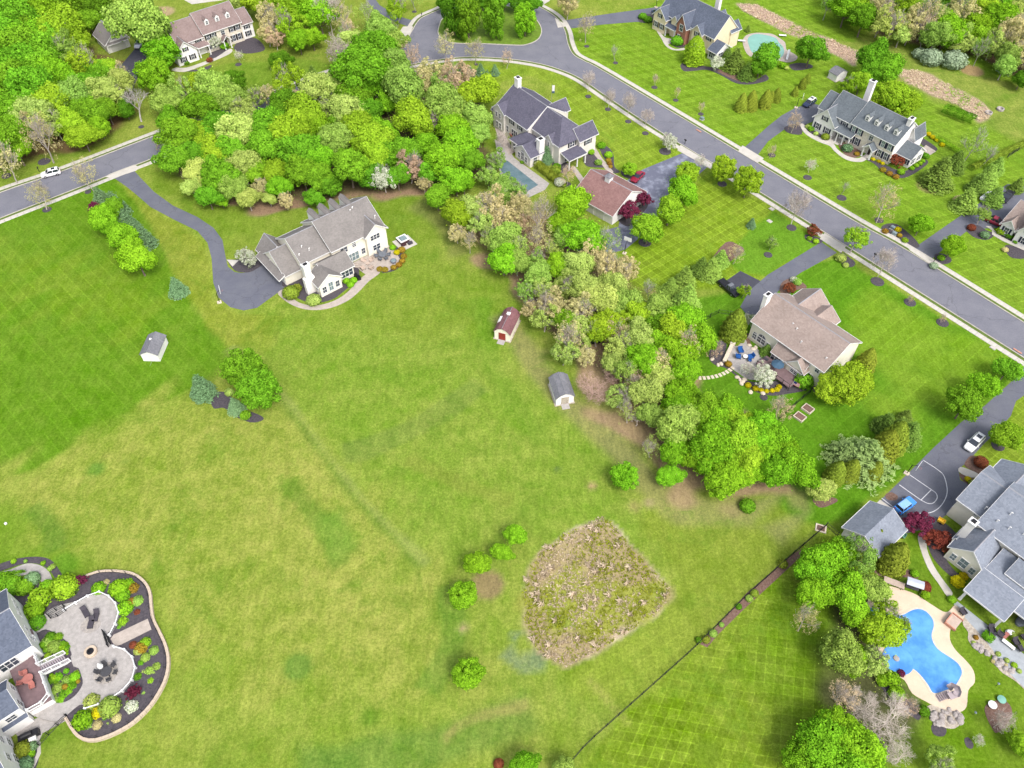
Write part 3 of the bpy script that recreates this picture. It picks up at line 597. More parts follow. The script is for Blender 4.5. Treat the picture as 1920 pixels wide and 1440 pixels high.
    def chimney(s, x, y, zt, w=1.3, d=.9, z0=0, m='stucco_white', shoulder=None):
        b = MB(); b.box(x - w / 2, y - d / 2, z0, x + w / 2, y + d / 2, zt)
        if shoulder: b.box(x - w * .8, y - d / 2 - .02, z0, x + w * .8, y + d / 2 + .02, shoulder)
        c = b.build('chimney', M[m], s.root)
        b = MB(); b.box(x - w / 2 - .12, y - d / 2 - .12, zt, x + w / 2 + .12, y + d / 2 + .12, zt + .22); b.build('cap', M['white_trim'], c)
        b = MB(); b.box(x - w * .3, y - d * .3, zt + .22, x + w * .3, y + d * .3, zt + .42); b.build('flue', M['dark_void'], c)
    def vents(s, pts, m='white_trim'):
        for x, y, z in pts:
            b = MB(); b.tube([(x, y, z - .5), (x, y, z + .35)], .09, 6); b.tube([(x, y, z + .35), (x + .25, y, z + .35)], .09, 6); b.build('roof_vent', M[m], s.root)
    def posts(s, pts, z1, r=.13, z0=0, m='white_trim'):
        for x, y in pts: b = MB(); b.box(x - r, y - r, z0, x + r, y + r, z1); b.box(x - r - .05, y - r - .05, z0, x + r + .05, y + r + .05, z0 + .2); b.build('column', M[m], s.root)
    def shed_roof(s, x0, x1, y0, y1, zs, zn, m=None, name='porch_roof', along='y'):
        """single slope; zs = height at y0 (or x0 when along='x'), zn = at the other edge"""
        b = MB(); t = .14
        if along == 'y': q = [(x0, y0, zs), (x1, y0, zs), (x1, y1, zn), (x0, y1, zn)]
        else: q = [(x0, y0, zs), (x1, y0, zn), (x1, y1, zn), (x0, y1, zs)]
        q += [(a, b_, c + t) for a, b_, c in q]; b.add(q, [(0, 3, 2, 1), (4, 5, 6, 7), (0, 1, 5, 4), (1, 2, 6, 5), (2, 3, 7, 6), (3, 0, 4, 7)])
        r = b.build(name, M[m or s.roof], s.root)
        b = MB()
        for i, j in ((0, 1), (1, 2), (2, 3), (3, 0)):
            p, p2 = Vector(q[i]), Vector(q[j]); n = Vector(((p2 - p).y, -(p2 - p).x, 0)).normalized() * .06
            b.add([p - Vector((0, 0, .12)), p2 - Vector((0, 0, .12)), p2 + Vector((0, 0, t + .01)), p + Vector((0, 0, t + .01))], [(0, 1, 2, 3)])
            b.add([p + n - Vector((0, 0, .12)), p2 + n - Vector((0, 0, .12)), p2 + n + Vector((0, 0, t + .01)), p + n + Vector((0, 0, t + .01))], [(0, 1, 2, 3)])
            b.add([p + Vector((0, 0, t + .01)), p2 + Vector((0, 0, t + .01)), p2 + n + Vector((0, 0, t + .01)), p + n + Vector((0, 0, t + .01))], [(0, 1, 2, 3)])
        b.build('fascia', M['white_trim'], r); return r

# A  pale cream house beside the big open field
A = House('house', 'long cream house with grey-brown roof and four rear dormers beside the open field', 'house', (-28.97, 142.46, 0), 39.5, 'cream_siding', 'roof_taupe', 'black')
A.gable(-13.6, -.05, 0, 12.4, 5.8, 9.9, ovg=.25)
A.gable(-20.5, -13.62, 1.0, 11.6, 5.3, 8.7, ovg=.2)
A.gable(-24.4, -20.52, 2.6, 11.8, 3.0, 6.6, ovg=.2)
A.gable(-24.6, -19.6, 9.0, 13.9, 3.2, 5.9, axis='y'); A.shed_roof(-26.0, -24.42, 2.0, 12.6, 2.5, 3.3, along='x', name='garage_roof')
A.gable(-5.2, .0, -.9, 3.5, 5.8, 7.9, axis='y', rp=.5, ovg=.3)
A.gable(-17.9, -11.2, -4.2, 1.4, 3.3, 5.3, ovg=.2)
A.gable(-20.4, -15.2, -5.6, -1.4, 3.3, 5.2, axis='y', ovg=.25)
for i, x in enumerate((-12.0, -9.3, -6.6, -3.9)): A.dormer(x, 10.5, 7.0, 'N', 1.35, 2.55, 4.4)
A.chimney(-21.1, -2.6, 7.6, 1.5, 1.0, shoulder=4.2)
A.vents([(-18.6, 3.5, 7.2), (-17.5, 2.4, 6.6), (-20, 2.4, 6.4), (-5, 5, 9.2), (-4.2, 5.3, 9.4), (-.9, 1.7, 7.6)])
A.win('S', 0, -10.6, 3.6, 1.7, 1.4); A.win('S', 0, -8.0, 3.9, .9, .8, style='arch'); A.win('S', 0, -12.2, 1.3, .5, .7)
A.win('S', 0, -8.6, .35, 2.6, 2.1, glass='pale_glass'); A.win('S', 0, -6.0, .9, .9, 1.5)
A.win('S', -.9, -3.0, 4.0, 2.3, 1.3); A.win('S', -.9, -3.0, 1.1, 1.8, 1.4)
A.win('S', -4.2, -12.9, .9, 2.8, 1.7); A.win('S', -5.6, -17.8, .7, 1.0, 2.3, glass='pale_glass'); A.win('S', -5.6, -19.4, .9, .9, 1.6); A.win('S', -5.6, -16.2, .9, .9, 1.6)
A.win('W', -20.4, -4.4, 1.2, .8, 1.4); A.win('W', -20.5, 1.5, 3.5, .8, 1.0); A.win('E', .0, 4.5, 3.8, .9, 1.4); A.win('E', -.05, 8, 1.0, .9, 1.4)
for y in (4.2, 7.2, 10.2): A.garage('W', -24.4, y, 2.4, 2.2)

# B  violet-grey roofed house above the middle of the street
B = House('house', 'grey-sided house with violet-grey hipped roof and white chimney, near the long narrow pool', 'house', (13.02, 175.18, 0), -51.9, 'grey_siding', 'roof_violet', 'black')
B.gable(-23.8, -10.0, -3.4, 9.0, 5.9, 9.9, ovg=.03)
B.gable(-9.98, .5, -1.9, 7.5, 5.9, 9.7, hip1=True, ovg=.02)
B.gable(-26.4, -23.85, -2.6, 6.0, 3.6, 5.6, ovg=.1)
B.gable(-23.9, -19.4, -4.1, 2, 5.9, 7.6, axis='y', ovg=.2)
B.gable(-14.6, -11.0, 4, 11.0, 5.9, 8.0, axis='y')
B.gable(-3.2, 1.4, 4.2, 9.8, 5.4, 7.6, axis='y')
B.gable(-4.6, -1.6, -2.3, 2, 5.7, 7.2, axis='y', ovg=.2)
B.gable(-12.6, -6.2, -6.9, -1.3, 3.3, 5.2, hip0=True)
B.gable(-9.2, -3.2, -8.2, -3.2, 3.1, 5.0, axis='y', ovg=.25)
B.chimney(-3.6, -4.6, 6.6, 1.3, 1.6); B.chimney(-22.4, 3.0, 12.2, 1.4, 1.2)
B.shed_roof(.6, 4.0, -1.4, 4.6, 3.5, 2.8, along='x'); B.posts([(3.7, -1.1), (3.7, 1.6), (3.7, 4.3)], 2.85)
B.win('S', -4.1, -22.4, 3.9, .7, 1.3); B.win('S', -4.1, -21.0, 3.9, .7, 1.3); B.win('S', -4.1, -22.2, .9, .8, 1.6); B.win('S', -4.1, -20.9, .9, .8, 1.6)
B.win('S', -3.4, -16.8, 3.9, .9, 1.4, 1); B.win('S', -3.4, -13.4, 3.9, .9, 1.4, 1); B.win('S', -3.4, -18.6, .9, .9, 1.7); B.win('S', -3.4, -15.6, .7, 2.4, 2.0)
B.win('S', -6.9, -10.8, .9, 1.7, 1.5); B.win('S', -8.2, -7.6, .8, .9, 1.5); B.win('S', -8.2, -6.2, .8, 1.1, 2.2, style='arch'); B.win('S', -8.2, -4.8, .8, .9, 1.5)
B.win('E', -3.2, -6.6, 1.0, 1.1, 1.5); B.win('E', .5, 2.4, 3.9, 1.6, 1.4, 1); B.win('E', .5, 1.0, .3, 1.6, 2.1); B.win('E', 1.4, 7.0, 3.2, 1.4, 1.3, 1); B.win('S', -2.3, -3.1, 4.0, .6, 1.2)
B.win('W', -26.4, 0, .8, 1.8, 2.0); B.win('W', -26.4, 3.2, .8, 1.8, 2.0); B.win('S', -2.6, -25.2, .8, 1.6, 2.0)
B.vents([(-8.5, 2.2, 8.2), (-6.2, 1.8, 8.0), (-5.6, 2.5, 8.2), (-1.4, .6, 6.9)], 'black_metal')
b = MB(); b.add([(-10.2, -.6, 6.62), (-9.9, -.7, 6.6), (-9.9, .9, 7.4), (-10.2, 1.0, 7.42), (-10.2, -.6, 6.9), (-9.9, -.7, 6.9), (-9.9, .9, 7.7), (-10.2, 1.0, 7.7)], [(4, 5, 6, 7), (0, 1, 5, 4), (1, 2, 6, 5), (2, 3, 7, 6), (3, 0, 4, 7)]); b.build('skylight', M['white_trim'], B.root)
# its detached garage with the rose-brown roof
BG = House('garage', 'detached garage with rose-brown roof and white cupola between purple and green trees', 'garage', (23.64, 149.66, 0), -44, 'white_siding', 'roof_rose', 'black')
BG.gable(-12.2, -.1, .1, 12.4, 2.9, 6.4, ovg=.25)
b = MB(); b.box(-7.4, 5.3, 5.9, -6.0, 6.7, 7.5); c_ = b.build('cupola', M['white_trim'], BG.root)
b = MB(); b.add([(-7.65, 5.05, 7.5), (-5.75, 5.05, 7.5), (-5.75, 6.95, 7.5), (-7.65, 6.95, 7.5), (-6.7, 6, 8.3)], [(0, 1, 4), (1, 2, 4), (2, 3, 4), (3, 0, 4), (0, 3, 2, 1)]); b.build('cupola_roof', M['roof_shed_grey'], c_)
for x in (-10.4, -7.2, -4.0): BG.garage('S', .1, x, 2.4, 2.1)
BG.win('E', -.1, 4.0, .9, .8, 1.0)

# C  slate-blue roofed house at the top
Ch = House('house', 'tan and brick house with slate-blue roof at the top, left of the turquoise pool', 'house', (58.81, 227.17, 0), -51.9, 'tan_siding', 'roof_slate_blue', 'black')
Ch.gable(-24, -1.2, 2.4, 12.4, 5.6, 10.6, ovg=.2)
Ch.gable(-24.6, -19.4, .6, 6, 4.8, 7.4, axis='y'); Ch.gable(-14.6, -10.8, .4, 6, 5.6, 8.8, axis='y', wall='red_brick'); Ch.gable(-9.2, -5.4, 1.4, 6, 5.4, 7.4, axis='y')
Ch.gable(-18, -15, 1.6, 3, 5.0, 6.6, axis='y'); Ch.shed_roof(-19.2, -14.8, .2, 2.4, 2.9, 3.9); Ch.posts([(-18.8, .5), (-15.2, .5)], 2.95)
Ch.gable(-10.6, -7.2, 9.5, 14.4, 5.6, 7.6, axis='y'); Ch.gable(-4.4, -1.0, 9.5, 13.4, 5.4, 7.2, axis='y')
Ch.gable(-1.18, 2.0, .6, 6.6, 2.8, 4.7, ovg=.3, wall='white_siding', walls=True)
Ch.chimney(-10.5, 13.0, 12.4, 1.5, 1.1)
for x in (-23.2, -20.8): Ch.win('S', .6, x, 1.2, 1.0, 1.6, 1)
Ch.win('S', .6, -22, 4.4, .8, 1.2, 1); Ch.win('S', 2.4, -16.8, 4.0, .9, 1.4, 1); Ch.win('S', .4, -12.7, 3.8, 1.3, 1.9); Ch.win('S', .4, -13.2, .9, .9, 1.6, 1); Ch.win('S', 1.4, -7.3, 3.9, .9, 1.4, 1); Ch.win('S', 2.4, -3.4, 3.9, .9, 1.4, 1)
Ch.win('S', 1.4, -7.4, 1.0, 1.7, 1.6); Ch.win('S', .6, .4, .7, 2.2, 1.6); Ch.win('E', 2.0, 2.4, .7, 1.8, 1.6); Ch.win('E', 2.0, 5.0, .9, 1.2, 1.4, style='arch'); Ch.win('E', -1.2, 11.4, 3.6, .8, 1.2, 1)
Ch.door('S', 2.4, -16.2, .1, 1.2, 2.2, 'door_dark')

# D  white house with four dormers, upper right
D = House('house', 'white house with slate roof and four small dormers facing the street', 'house', (96.22, 173.80, 0), -50.5, 'white_siding', 'roof_grey_green', 'navy')
D.gable(-13.0, -.2, 0, 10.6, 6.0, 10.0, ovg=.2, base=None); D.gable(-20.6, -13.02, .5, 9.6, 5.6, 9.6, ovg=.2)
D.gable(-22.8, -16.6, -1.6, 5.4, 3.9, 7.2, axis='y'); D.gable(-24.0, -20.62, 1.4, 8.6, 5.0, 8.2, ovg=.15)
D.shed_roof(-16.6, -11.0, -1.9, .5, 2.9, 3.8); D.posts([(-15.0, -1.6), (-13.2, -1.6), (-11.4, -1.6)], 2.95)
D.gable(-7.0, -4.4, -2.0, .6, 2.7, 3.9, axis='y', walls=False, ov=.25); D.posts([(-6.8, -1.8), (-4.6, -1.8)], 2.75, .16)
b = MB(); b.add([(-7, -2.0, 2.75), (-6.4, -2.0, 2.75), (-5.7, -2.0, 3.45), (-5.0, -2.0, 2.75), (-4.4, -2.0, 2.75), (-5.7, -2.0, 3.9)], [(0, 1, 2, 5), (2, 3, 4, 5)]); b.build('portico_gable', M['white_trim'], D.root)
D.gable(-.18, 3.9, 2.6, 8.6, 2.8, 4.9, ovg=.3); D.gable(-1.0, 1.4, 6.4, 10.8, 5.6, 8.0, axis='y', ov=.3)
D.chimney(-.9, 4.8, 10.9, 1.0, 1.6, z0=5); D.chimney(-16.4, 10.4, 12.2, 1.5, 1.1)
for x in (-10.2, -7.5, -4.6, -1.9): D.dormer(x, 1.4, 7.05, 'S', 1.3, 1.45, 2.6)
for x in (-12.0, -10.3, -3.3, -1.4): D.win('S', 0, x, 3.7, .9, 1.7, 1, glass='pale_glass')
for x in (-11.9, -10.2, -3.3, -1.5): D.win('S', 0, x, .9, .95, 1.9, 1)
D.win('S', 0, -6.8, 3.8, 1.1, 1.2, style='arch'); D.win('S', .5, -15.2, 3.8, 1.0, 1.5, 1); D.win('S', -1.6, -21.2, .9, 1.0, 1.6, 1); D.win('S', -1.6, -18.2, .9, 1.0, 1.6, 1); D.win('S', -1.6, -19.8, 3.9, .8, 1.2, 1)
D.win('S', 2.6, 1.0, .8, 1.0, 1.6, 1); D.win('S', 2.6, 2.7, .8, 1.0, 1.6, 1); D.win('E', 3.9, 4.0, .7, 1.6, 1.6); D.win('E', 3.9, 6.8, .7, 1.6, 1.6); D.win('E', -.2, 8.6, 3.8, .9, 1.4, 1)
for x in (-14.8, -13.2): D.win('S', .5, x, .6, .9, 1.7)
D.door('S', 0, -5.7, .1, 1.2, 2.2, 'door_dark'); D.door('S', .5, -16.0, .1, 1.0, 2.1, 'door_dark')
b = MB(); b.box(-13.0, -.035, .02, -.2, -.001, 5.7); b.build('stone_facing', M['stone_veneer'], D.root)

# E  house cut by the right edge
E_ = House('house', 'sand-roofed house cut off by the right edge, red car at its garage', 'house', (114.65, 148.08, 0), -50.5, 'white_siding', 'roof_sand', 'navy')
E_.gable(0, 4.2, .0, 9, 3.0, 6.2, ovg=.3); E_.gable(.2, 3.2, -1.4, 3, 2.8, 4.4, axis='y'); E_.gable(4.22, 20, -.6, 11, 5.6, 9.6, ovg=.3); E_.gable(4.0, 8.4, -2.0, 4, 3.4, 6.8, axis='y')
E_.win('S', -1.4, 1.7, .8, 1.0, 1.5, 1); E_.win('S', -2.0, 6.2, .8, 1.0, 1.5, 1); E_.win('S', -2.0, 6.2, 3.6, .9, 1.2, 1)
for y in (2.0, 5.0, 7.6): E_.garage('W', 0, y, 2.3, 2.1)

# F  sand-roofed house, middle right
Fh = House('house', 'cream house with wide sand-coloured roof and arched windows over a round stone patio', 'house', (59.71, 99.83, 0), -50.5, 'cream_siding', 'roof_sand', 'black')
Fh.gable(-17.2, 0, 0, 11.4, 5.2, 8.9, ovg=.35, base=('stone_veneer', .5))
Fh.gable(-16.6, -10.2, 8.0, 15.6, 4.6, 7.0, axis='y'); Fh.gable(-11.6, -6.6, 9.2, 13.6, 4.8, 6.6, axis='y')
Fh.gable(-10.4, -3.2, -1.3, 1.5, 2.9, 4.5, ovg=.25); Fh.gable(-6.6, -3.0, -1.6, 1.8, 3.0, 4.9, axis='y', ovg=.25)
Fh.chimney(-17.7, 3.4, 9.8, .9, 1.4)
Fh.win('S', 0, -14.2, 1.0, 1.9, 1.4, style='arch'); Fh.win('S', 0, -15.9, 1.0, .9, 1.3, style='arch'); Fh.win('S', 0, -12.4, 1.0, .9, 1.3)
for x in (-9.8, -7.8, -5.6, -3.2): Fh.win('S', 0, x, 3.75, .75, 1.0)
Fh.win('S', 0, -1.2, 3.5, .85, 1.2); Fh.win('S', 0, -2.6, .95, 1.7, 1.2); Fh.win('S', -1.3, -9.2, .4, 2.4, 2.1); Fh.win('S', -1.6, -4.8, 1.2, 1.5, .8, style='arch')
Fh.vents([(-10.6, 3.1, 7.3), (-9.3, 2.7, 7.2), (-6.9, 1.3, 6.4), (-1.2, 1.5, 6.4)])
b = MB(); b.tube([(-5.2, 12.0, 0), (-5.2, 12.0, 3.2)], .2, 8); b.lathe([(2.2, 3.2), (2.3, 3.5), (1.9, 3.6), (.1, 3.9)], (-5.0, 11.2, 0), 20); b.build('entrance_canopy', M['white_trim'], Fh.root)

# G  big grey-roofed house, right edge by the blue pool
Gh = House('house', 'large pale grey roofed house between the court and the blue pool', 'house', (74.84, 71.21, 0), -50.5, 'cream_siding', 'roof_pale_grey', 'navy')
Gh.gable(.2, 4.7, .2, 10.0, 5.3, 8.2, ovg=.25); Gh.gable(4.72, 26, -1.8, 11.4, 5.6, 9.2, ovg=.25)
Gh.gable(1.0, 8.4, 7.4, 13.0, 5.2, 7.4, axis='y')
Gh.gable(4.3, 9.8, -7.5, -1.82, 3.4, 6.0, axis='y', ovg=.3); Gh.gable(3.6, 4.28, -5.6, -2.2, 3.0, 3.6, axis='y', ov=.1)
Gh.chimney(4.2, -4.4, 7.8, 1.2, 1.1); Gh.gable(12.4, 26, -5.4, -1.82, 4.4, 6.2, ovg=.2)
Gh.gable(9.9, 26, -7.2, -1.9, 3.3, 4.4, axis='x', ovg=.1, rp=.96)
Gh.shed_roof(9.6, 16.4, -12.6, -7.2, 2.9, 3.65); Gh.shed_roof(16.45, 26, -10.0, -7.2, 3.2, 3.65)
Gh.posts([(10.1, -12.2), (16.0, -12.2)], 2.9, .2)
for x, w_, h_, g_ in ((5.4, .8, 1.5, 'pale_glass'), (7.05, 1.3, 2.0, 'pale_glass'), (8.7, .8, 1.5, 'pale_glass')): Gh.win('S', -7.5, x, .9, w_, h_, glass=g_)
for y in (1.8, 4.9, 8.0): Gh.garage('W', .2, y, 2.5, 2.2)
Gh.win('S', .2, 3.6, 4.2, .5, .5); Gh.vents([(4.0, 1.0, 6.3), (7.2, 1.6, 8.0), (8.4, -.2, 7.0), (10.4, .4, 7.2), (6.5, -.3, 6.8)])
GG = House('garage', 'small detached garage with pale grey roof beside the blue car and purple tree', 'garage', (74.84, 71.21, 0), -50.5, 'white_siding', 'roof_pale_grey', 'navy')
GG.gable(-9.0, -2.6, -17.2, -10.0, 2.6, 4.5, axis='y'); GG.win('S', -17.2, -5.2, .9, .9, 1.0); GG.door('E', -2.6, -12.4); GG.garage('N', -10.0, -5.8, 3.6, 2.1)
GG.root.name = 'garage'

# H  white house cut by the lower left corner
Hh = House('house', 'white house with blue-grey roof and raised deck at the lower left corner', 'house', (-74.92, 51.51, 0), -50.5, 'white_siding', 'roof_slate_blue', 'navy')
Hh.gable(-4.4, 6.4, -16, -.5, 5.2, 8.0, axis='y', ovg=.05, rp=.5)
Hh.gable(9.6, 14.5, -16, -5.0, 4.8, 6.6, axis='y', ovg=.05, ov=.2); Hh.gable(14.52, 28, -20, -8.4, 5.0, 8.0, axis='y', ovg=.05)
Hh.gable(12.6, 15.0, -8.6, -5.02, 2.2, 2.7, axis='y', ov=.1); Hh.win('E', 6.4, -4.4, 2.5, 2.4, 2.1)
Hh.win('N', -.5, 3.0, 3.4, .8, 1.1); Hh.win('N', -.5, 4.6, 3.4, .8, 1.1); Hh.win('N', -.5, -2.9, 3.4, .7, 1.1); Hh.win('N', -.5, -1.6, 3.2, 1.0, 1.4, glass='pale_glass'); Hh.win('N', -.5, -.2, 3.4, .7, 1.1)
Hh.win('N', -5.0, 10.6, 3.2, .8, 1.5); Hh.win('N', -5.0, 13.2, 2.5, .9, 2.0); Hh.win('E', 14.5, -6.6, 2.9, 1.3, 1.2); Hh.win('E', 14.52, -9.8, 3.4, 1.3, 1.2); Hh.win('N', -8.4, 16.6, 1.0, 1.3, 1.4); Hh.win('N', -8.4, 19.4, 1.0, 1.3, 1.4); Hh.win('N', -8.4, 17.0, 3.6, 1.2, 1.3); Hh.win('N', -8.4, 20.0, 3.6, 1.2, 1.3)

# I  brown-roofed house top left
Ih = House('house', 'white and stone house with brown roof and three dormers at the top left among woods', 'house', (-99.09, 223.90, 0), 40.5, 'white_siding', 'roof_brown', 'black')
Ih.gable(10.4, 22.6, .8, 10.8, 6.0, 10.2, ovg=.25); Ih.gable(2.2, 10.38, 1.4, 10.4, 5.2, 9.4, ovg=.25)
Ih.gable(.2, 6.6, -1.0, 6, 3.6, 6.6, axis='y'); Ih.gable(22.62, 26.4, 1.2, 8.6, 4.8, 7.6, ovg=.2); Ih.shed_roof(6.6, 11.0, -.6, 1.4, 2.9, 3.7); Ih.posts([(7.4, -.4), (10.6, -.4)], 2.95)
Ih.gable(15.2, 17.6, -.8, 1.4, 2.7, 3.9, axis='y', walls=False, ov=.25); Ih.posts([(15.4, -.7), (17.4, -.7)], 2.75)
Ih.chimney(1.6, 7.6, 10.4, 1.1, 1.4)
for x in (13.0, 16.4, 19.8): Ih.dormer(x, 2.2, 7.2, 'S', 1.3, 1.45, 2.6)
for x in (11.6, 13.3, 19.4, 21.2): Ih.win('S', .8, x, 3.8, .9, 1.6, 1); Ih.win('S', .8, x, .9, .95, 1.8, 1)
Ih.win('S', .8, 16.4, 3.8, 1.1, 1.2, style='arch'); Ih.win('S', 1.2, 24.4, 3.0, .9, 1.5, 1); Ih.win('S', 1.2, 24.4, .8, .9, 1.5, 1); Ih.win('S', 1.4, 8.6, 3.7, .9, 1.4, 1); Ih.win('S', -1.0, 2.0, .8, .9, 1.5, 1); Ih.win('S', -1.0, 4.8, .8, .9, 1.5, 1); Ih.win('S', -1.0, 3.4, 3.7, .7, 1.1, 1)
Ih.door('S', .8, 16.4, .1, 1.2, 2.2, 'door_dark'); b = MB(); b.box(10.4, .77, .02, 22.6, .799, 5.7); b.build('stone_facing', M['stone_veneer'], Ih.root)
IG = House('garage', 'white detached garage with grey gabled roof behind the trees at the top left', 'garage', (-99.09, 223.90, 0), 40.5, 'white_siding', 'roof_taupe', 'black')
IG.gable(-12.6, -5.8, 20.0, 28.6, 2.9, 5.8, axis='y'); IG.shed_roof(-12.4, -6.0, 19.3, 20.0, 2.5, 2.9); IG.garage('S', 20.0, -9.2, 4.4, 2.2); IG.win('S', 20.0, -9.2, 3.6, .9, 1.0, 1)
J = House('garage', 'pale outbuilding with dark roof half hidden by trees at the far top left', 'outbuilding', (150, 42), 40.5, 'white_siding', 'roof_taupe', 'black')
J.gable(-6, 0, 0, 8, 2.9, 5.2, axis='y'); J.garage('S', 0, -3, 2.4, 2.0)
# ------------------------------------------------------------------ sheds
def gambrel(name, label, at, ang, w, L, ze, zm, zr, wallm, roofm, doorm, cat='shed', ov=.2, door_w=1.5):
    s = empty(name, (at[0], at[1], 0), R_(ang), label=label, cat=cat)
    prof = [(0, ze), (w * .2, zm), (w / 2, zr), (w * .8, zm), (w, ze)]
    b = MB(); n = len(prof); vs = [(0, 0, 0), (w, 0, 0)] + [(x, 0, z) for x, z in prof[::-1]]; m = len(vs); vs += [(x, L, z) for x, _, z in vs]
    b.add(vs, [tuple(range(m)), tuple(reversed(range(m, 2 * m)))] + [((i + 1) % m, i, m + i, m + (i + 1) % m) for i in range(m)]); b.build('wall', M[wallm], s)
    b = MB(); pr = [(-ov, ze - .1)] + prof[1:-1] + [(w + ov, ze - .1)]; vs = []
    for y in (-ov, L + ov): vs += [(x, y, z + .02) for x, z in pr] + [(x, y, z + .12) for x, z in pr]
    k = 5; o = 10; fs = []
    for i in range(4): fs += [(k + i, k + i + 1, o + k + i + 1, o + k + i), (i, o + i, o + i + 1, i + 1), (i, i + 1, k + i + 1, k + i), (o + i, o + k + i, o + k + i + 1, o + i + 1)]
    fs += [(0, k, o + k, o), (4, o + 4, o + k + 4, k + 4)]; b.add(vs, fs); r = b.build('roof', M[roofm], s)
    b = MB(); b.box(w / 2 - .05, -ov, zr + .12, w / 2 + .05, L + ov, zr + .16); b.build('ridge_cap', M['grey_metal'], r)
    b = MB(); b.box(w / 2 - door_w / 2, -.06, .1, w / 2 - .01, -.005, 2.0); d = b.build('door', M[doorm], s); b = MB(); b.box(w / 2 + .01, -.06, .1, w / 2 + door_w / 2, -.005, 2.0); b.build('door', M[doorm], s)
    b = MB(); b.add([(w / 2 - door_w / 2, 0, .12), (w / 2 + door_w / 2, 0, .12), (w / 2 + door_w / 2, -1.3, .02), (w / 2 - door_w / 2, -1.3, .02), (w / 2 - door_w / 2, 0, .0), (w / 2 + door_w / 2, 0, 0), (w / 2 + door_w / 2, -1.3, -.05), (w / 2 - door_w / 2, -1.3, -.05)], [(0, 3, 2, 1), (3, 7, 6, 2), (0, 4, 7, 3), (2, 6, 5, 1)]); b.build('ramp', M['paver_grey'], s)
    if door_w < .1: return s
    b = MB(); t = .12; b.box(-.25, -.25, -.05, w + .25, L + .25, .06); b.build('plinth', M['gravel_stone'], s); return s
s_ = gambrel('shed', 'small white shed with grey roof alone on the striped left lawn', (-74.3, 106.75), -2, 3.4, 5.2, 2.0, 2.42, 2.9, 'white_siding', 'roof_shed_grey', 'white_siding', door_w=.02)
b = MB(); b.box(1.05, 3.2, 2.5, 1.5, 3.6, 3.0); b.build('roof_vent', M['white_trim'], s_)
s_ = gambrel('shed', 'barn-style shed with dark red roof and red door at the tree belt edge', (-3.6, 113.1), -19, 3.3, 6.3, 2.1, 2.95, 3.4, 'cream_siding', 'roof_red', 'door_red')
b = MB(); b.box(1.4, 3.9, 3.3, 1.9, 4.4, 3.85); b.add([(1.25, 3.75, 3.85), (2.05, 3.75, 3.85), (2.05, 4.55, 3.85), (1.25, 4.55, 3.85), (1.65, 4.15, 4.2)], [(0, 1, 4), (1, 2, 4), (2, 3, 4), (3, 0, 4)]); b.build('cupola', M['white_trim'], s_)
b = MB(); b.add([(-.25, 2.4, 2.05), (-.25, 4.0, 2.05), (.75, 4.0, 2.95), (.75, 2.4, 2.95), (-.1, 2.4, 2.6), (-.1, 4.0, 2.6)], [(0, 4, 5, 1), (4, 3, 2, 5), (0, 3, 4), (1, 5, 2)]); b.build('dormer', M['white_trim'], s_)
gambrel('shed', 'small barn-style shed with mossy grey roof and pale door below the red-roofed one', (8.45, 95.3), 12.5, 3.5, 5.3, 2.0, 2.7, 3.15, 'white_siding', 'roof_shed_grey', 'gravel_stone')
gambrel('shed', 'small white shed with grey roof on the lawn left of the reed strip', (93.4, 214.6), 32.5, 4.2, 3.0, 1.9, 2.4, 2.8, 'white_siding', 'roof_shed_grey', 'white_trim')
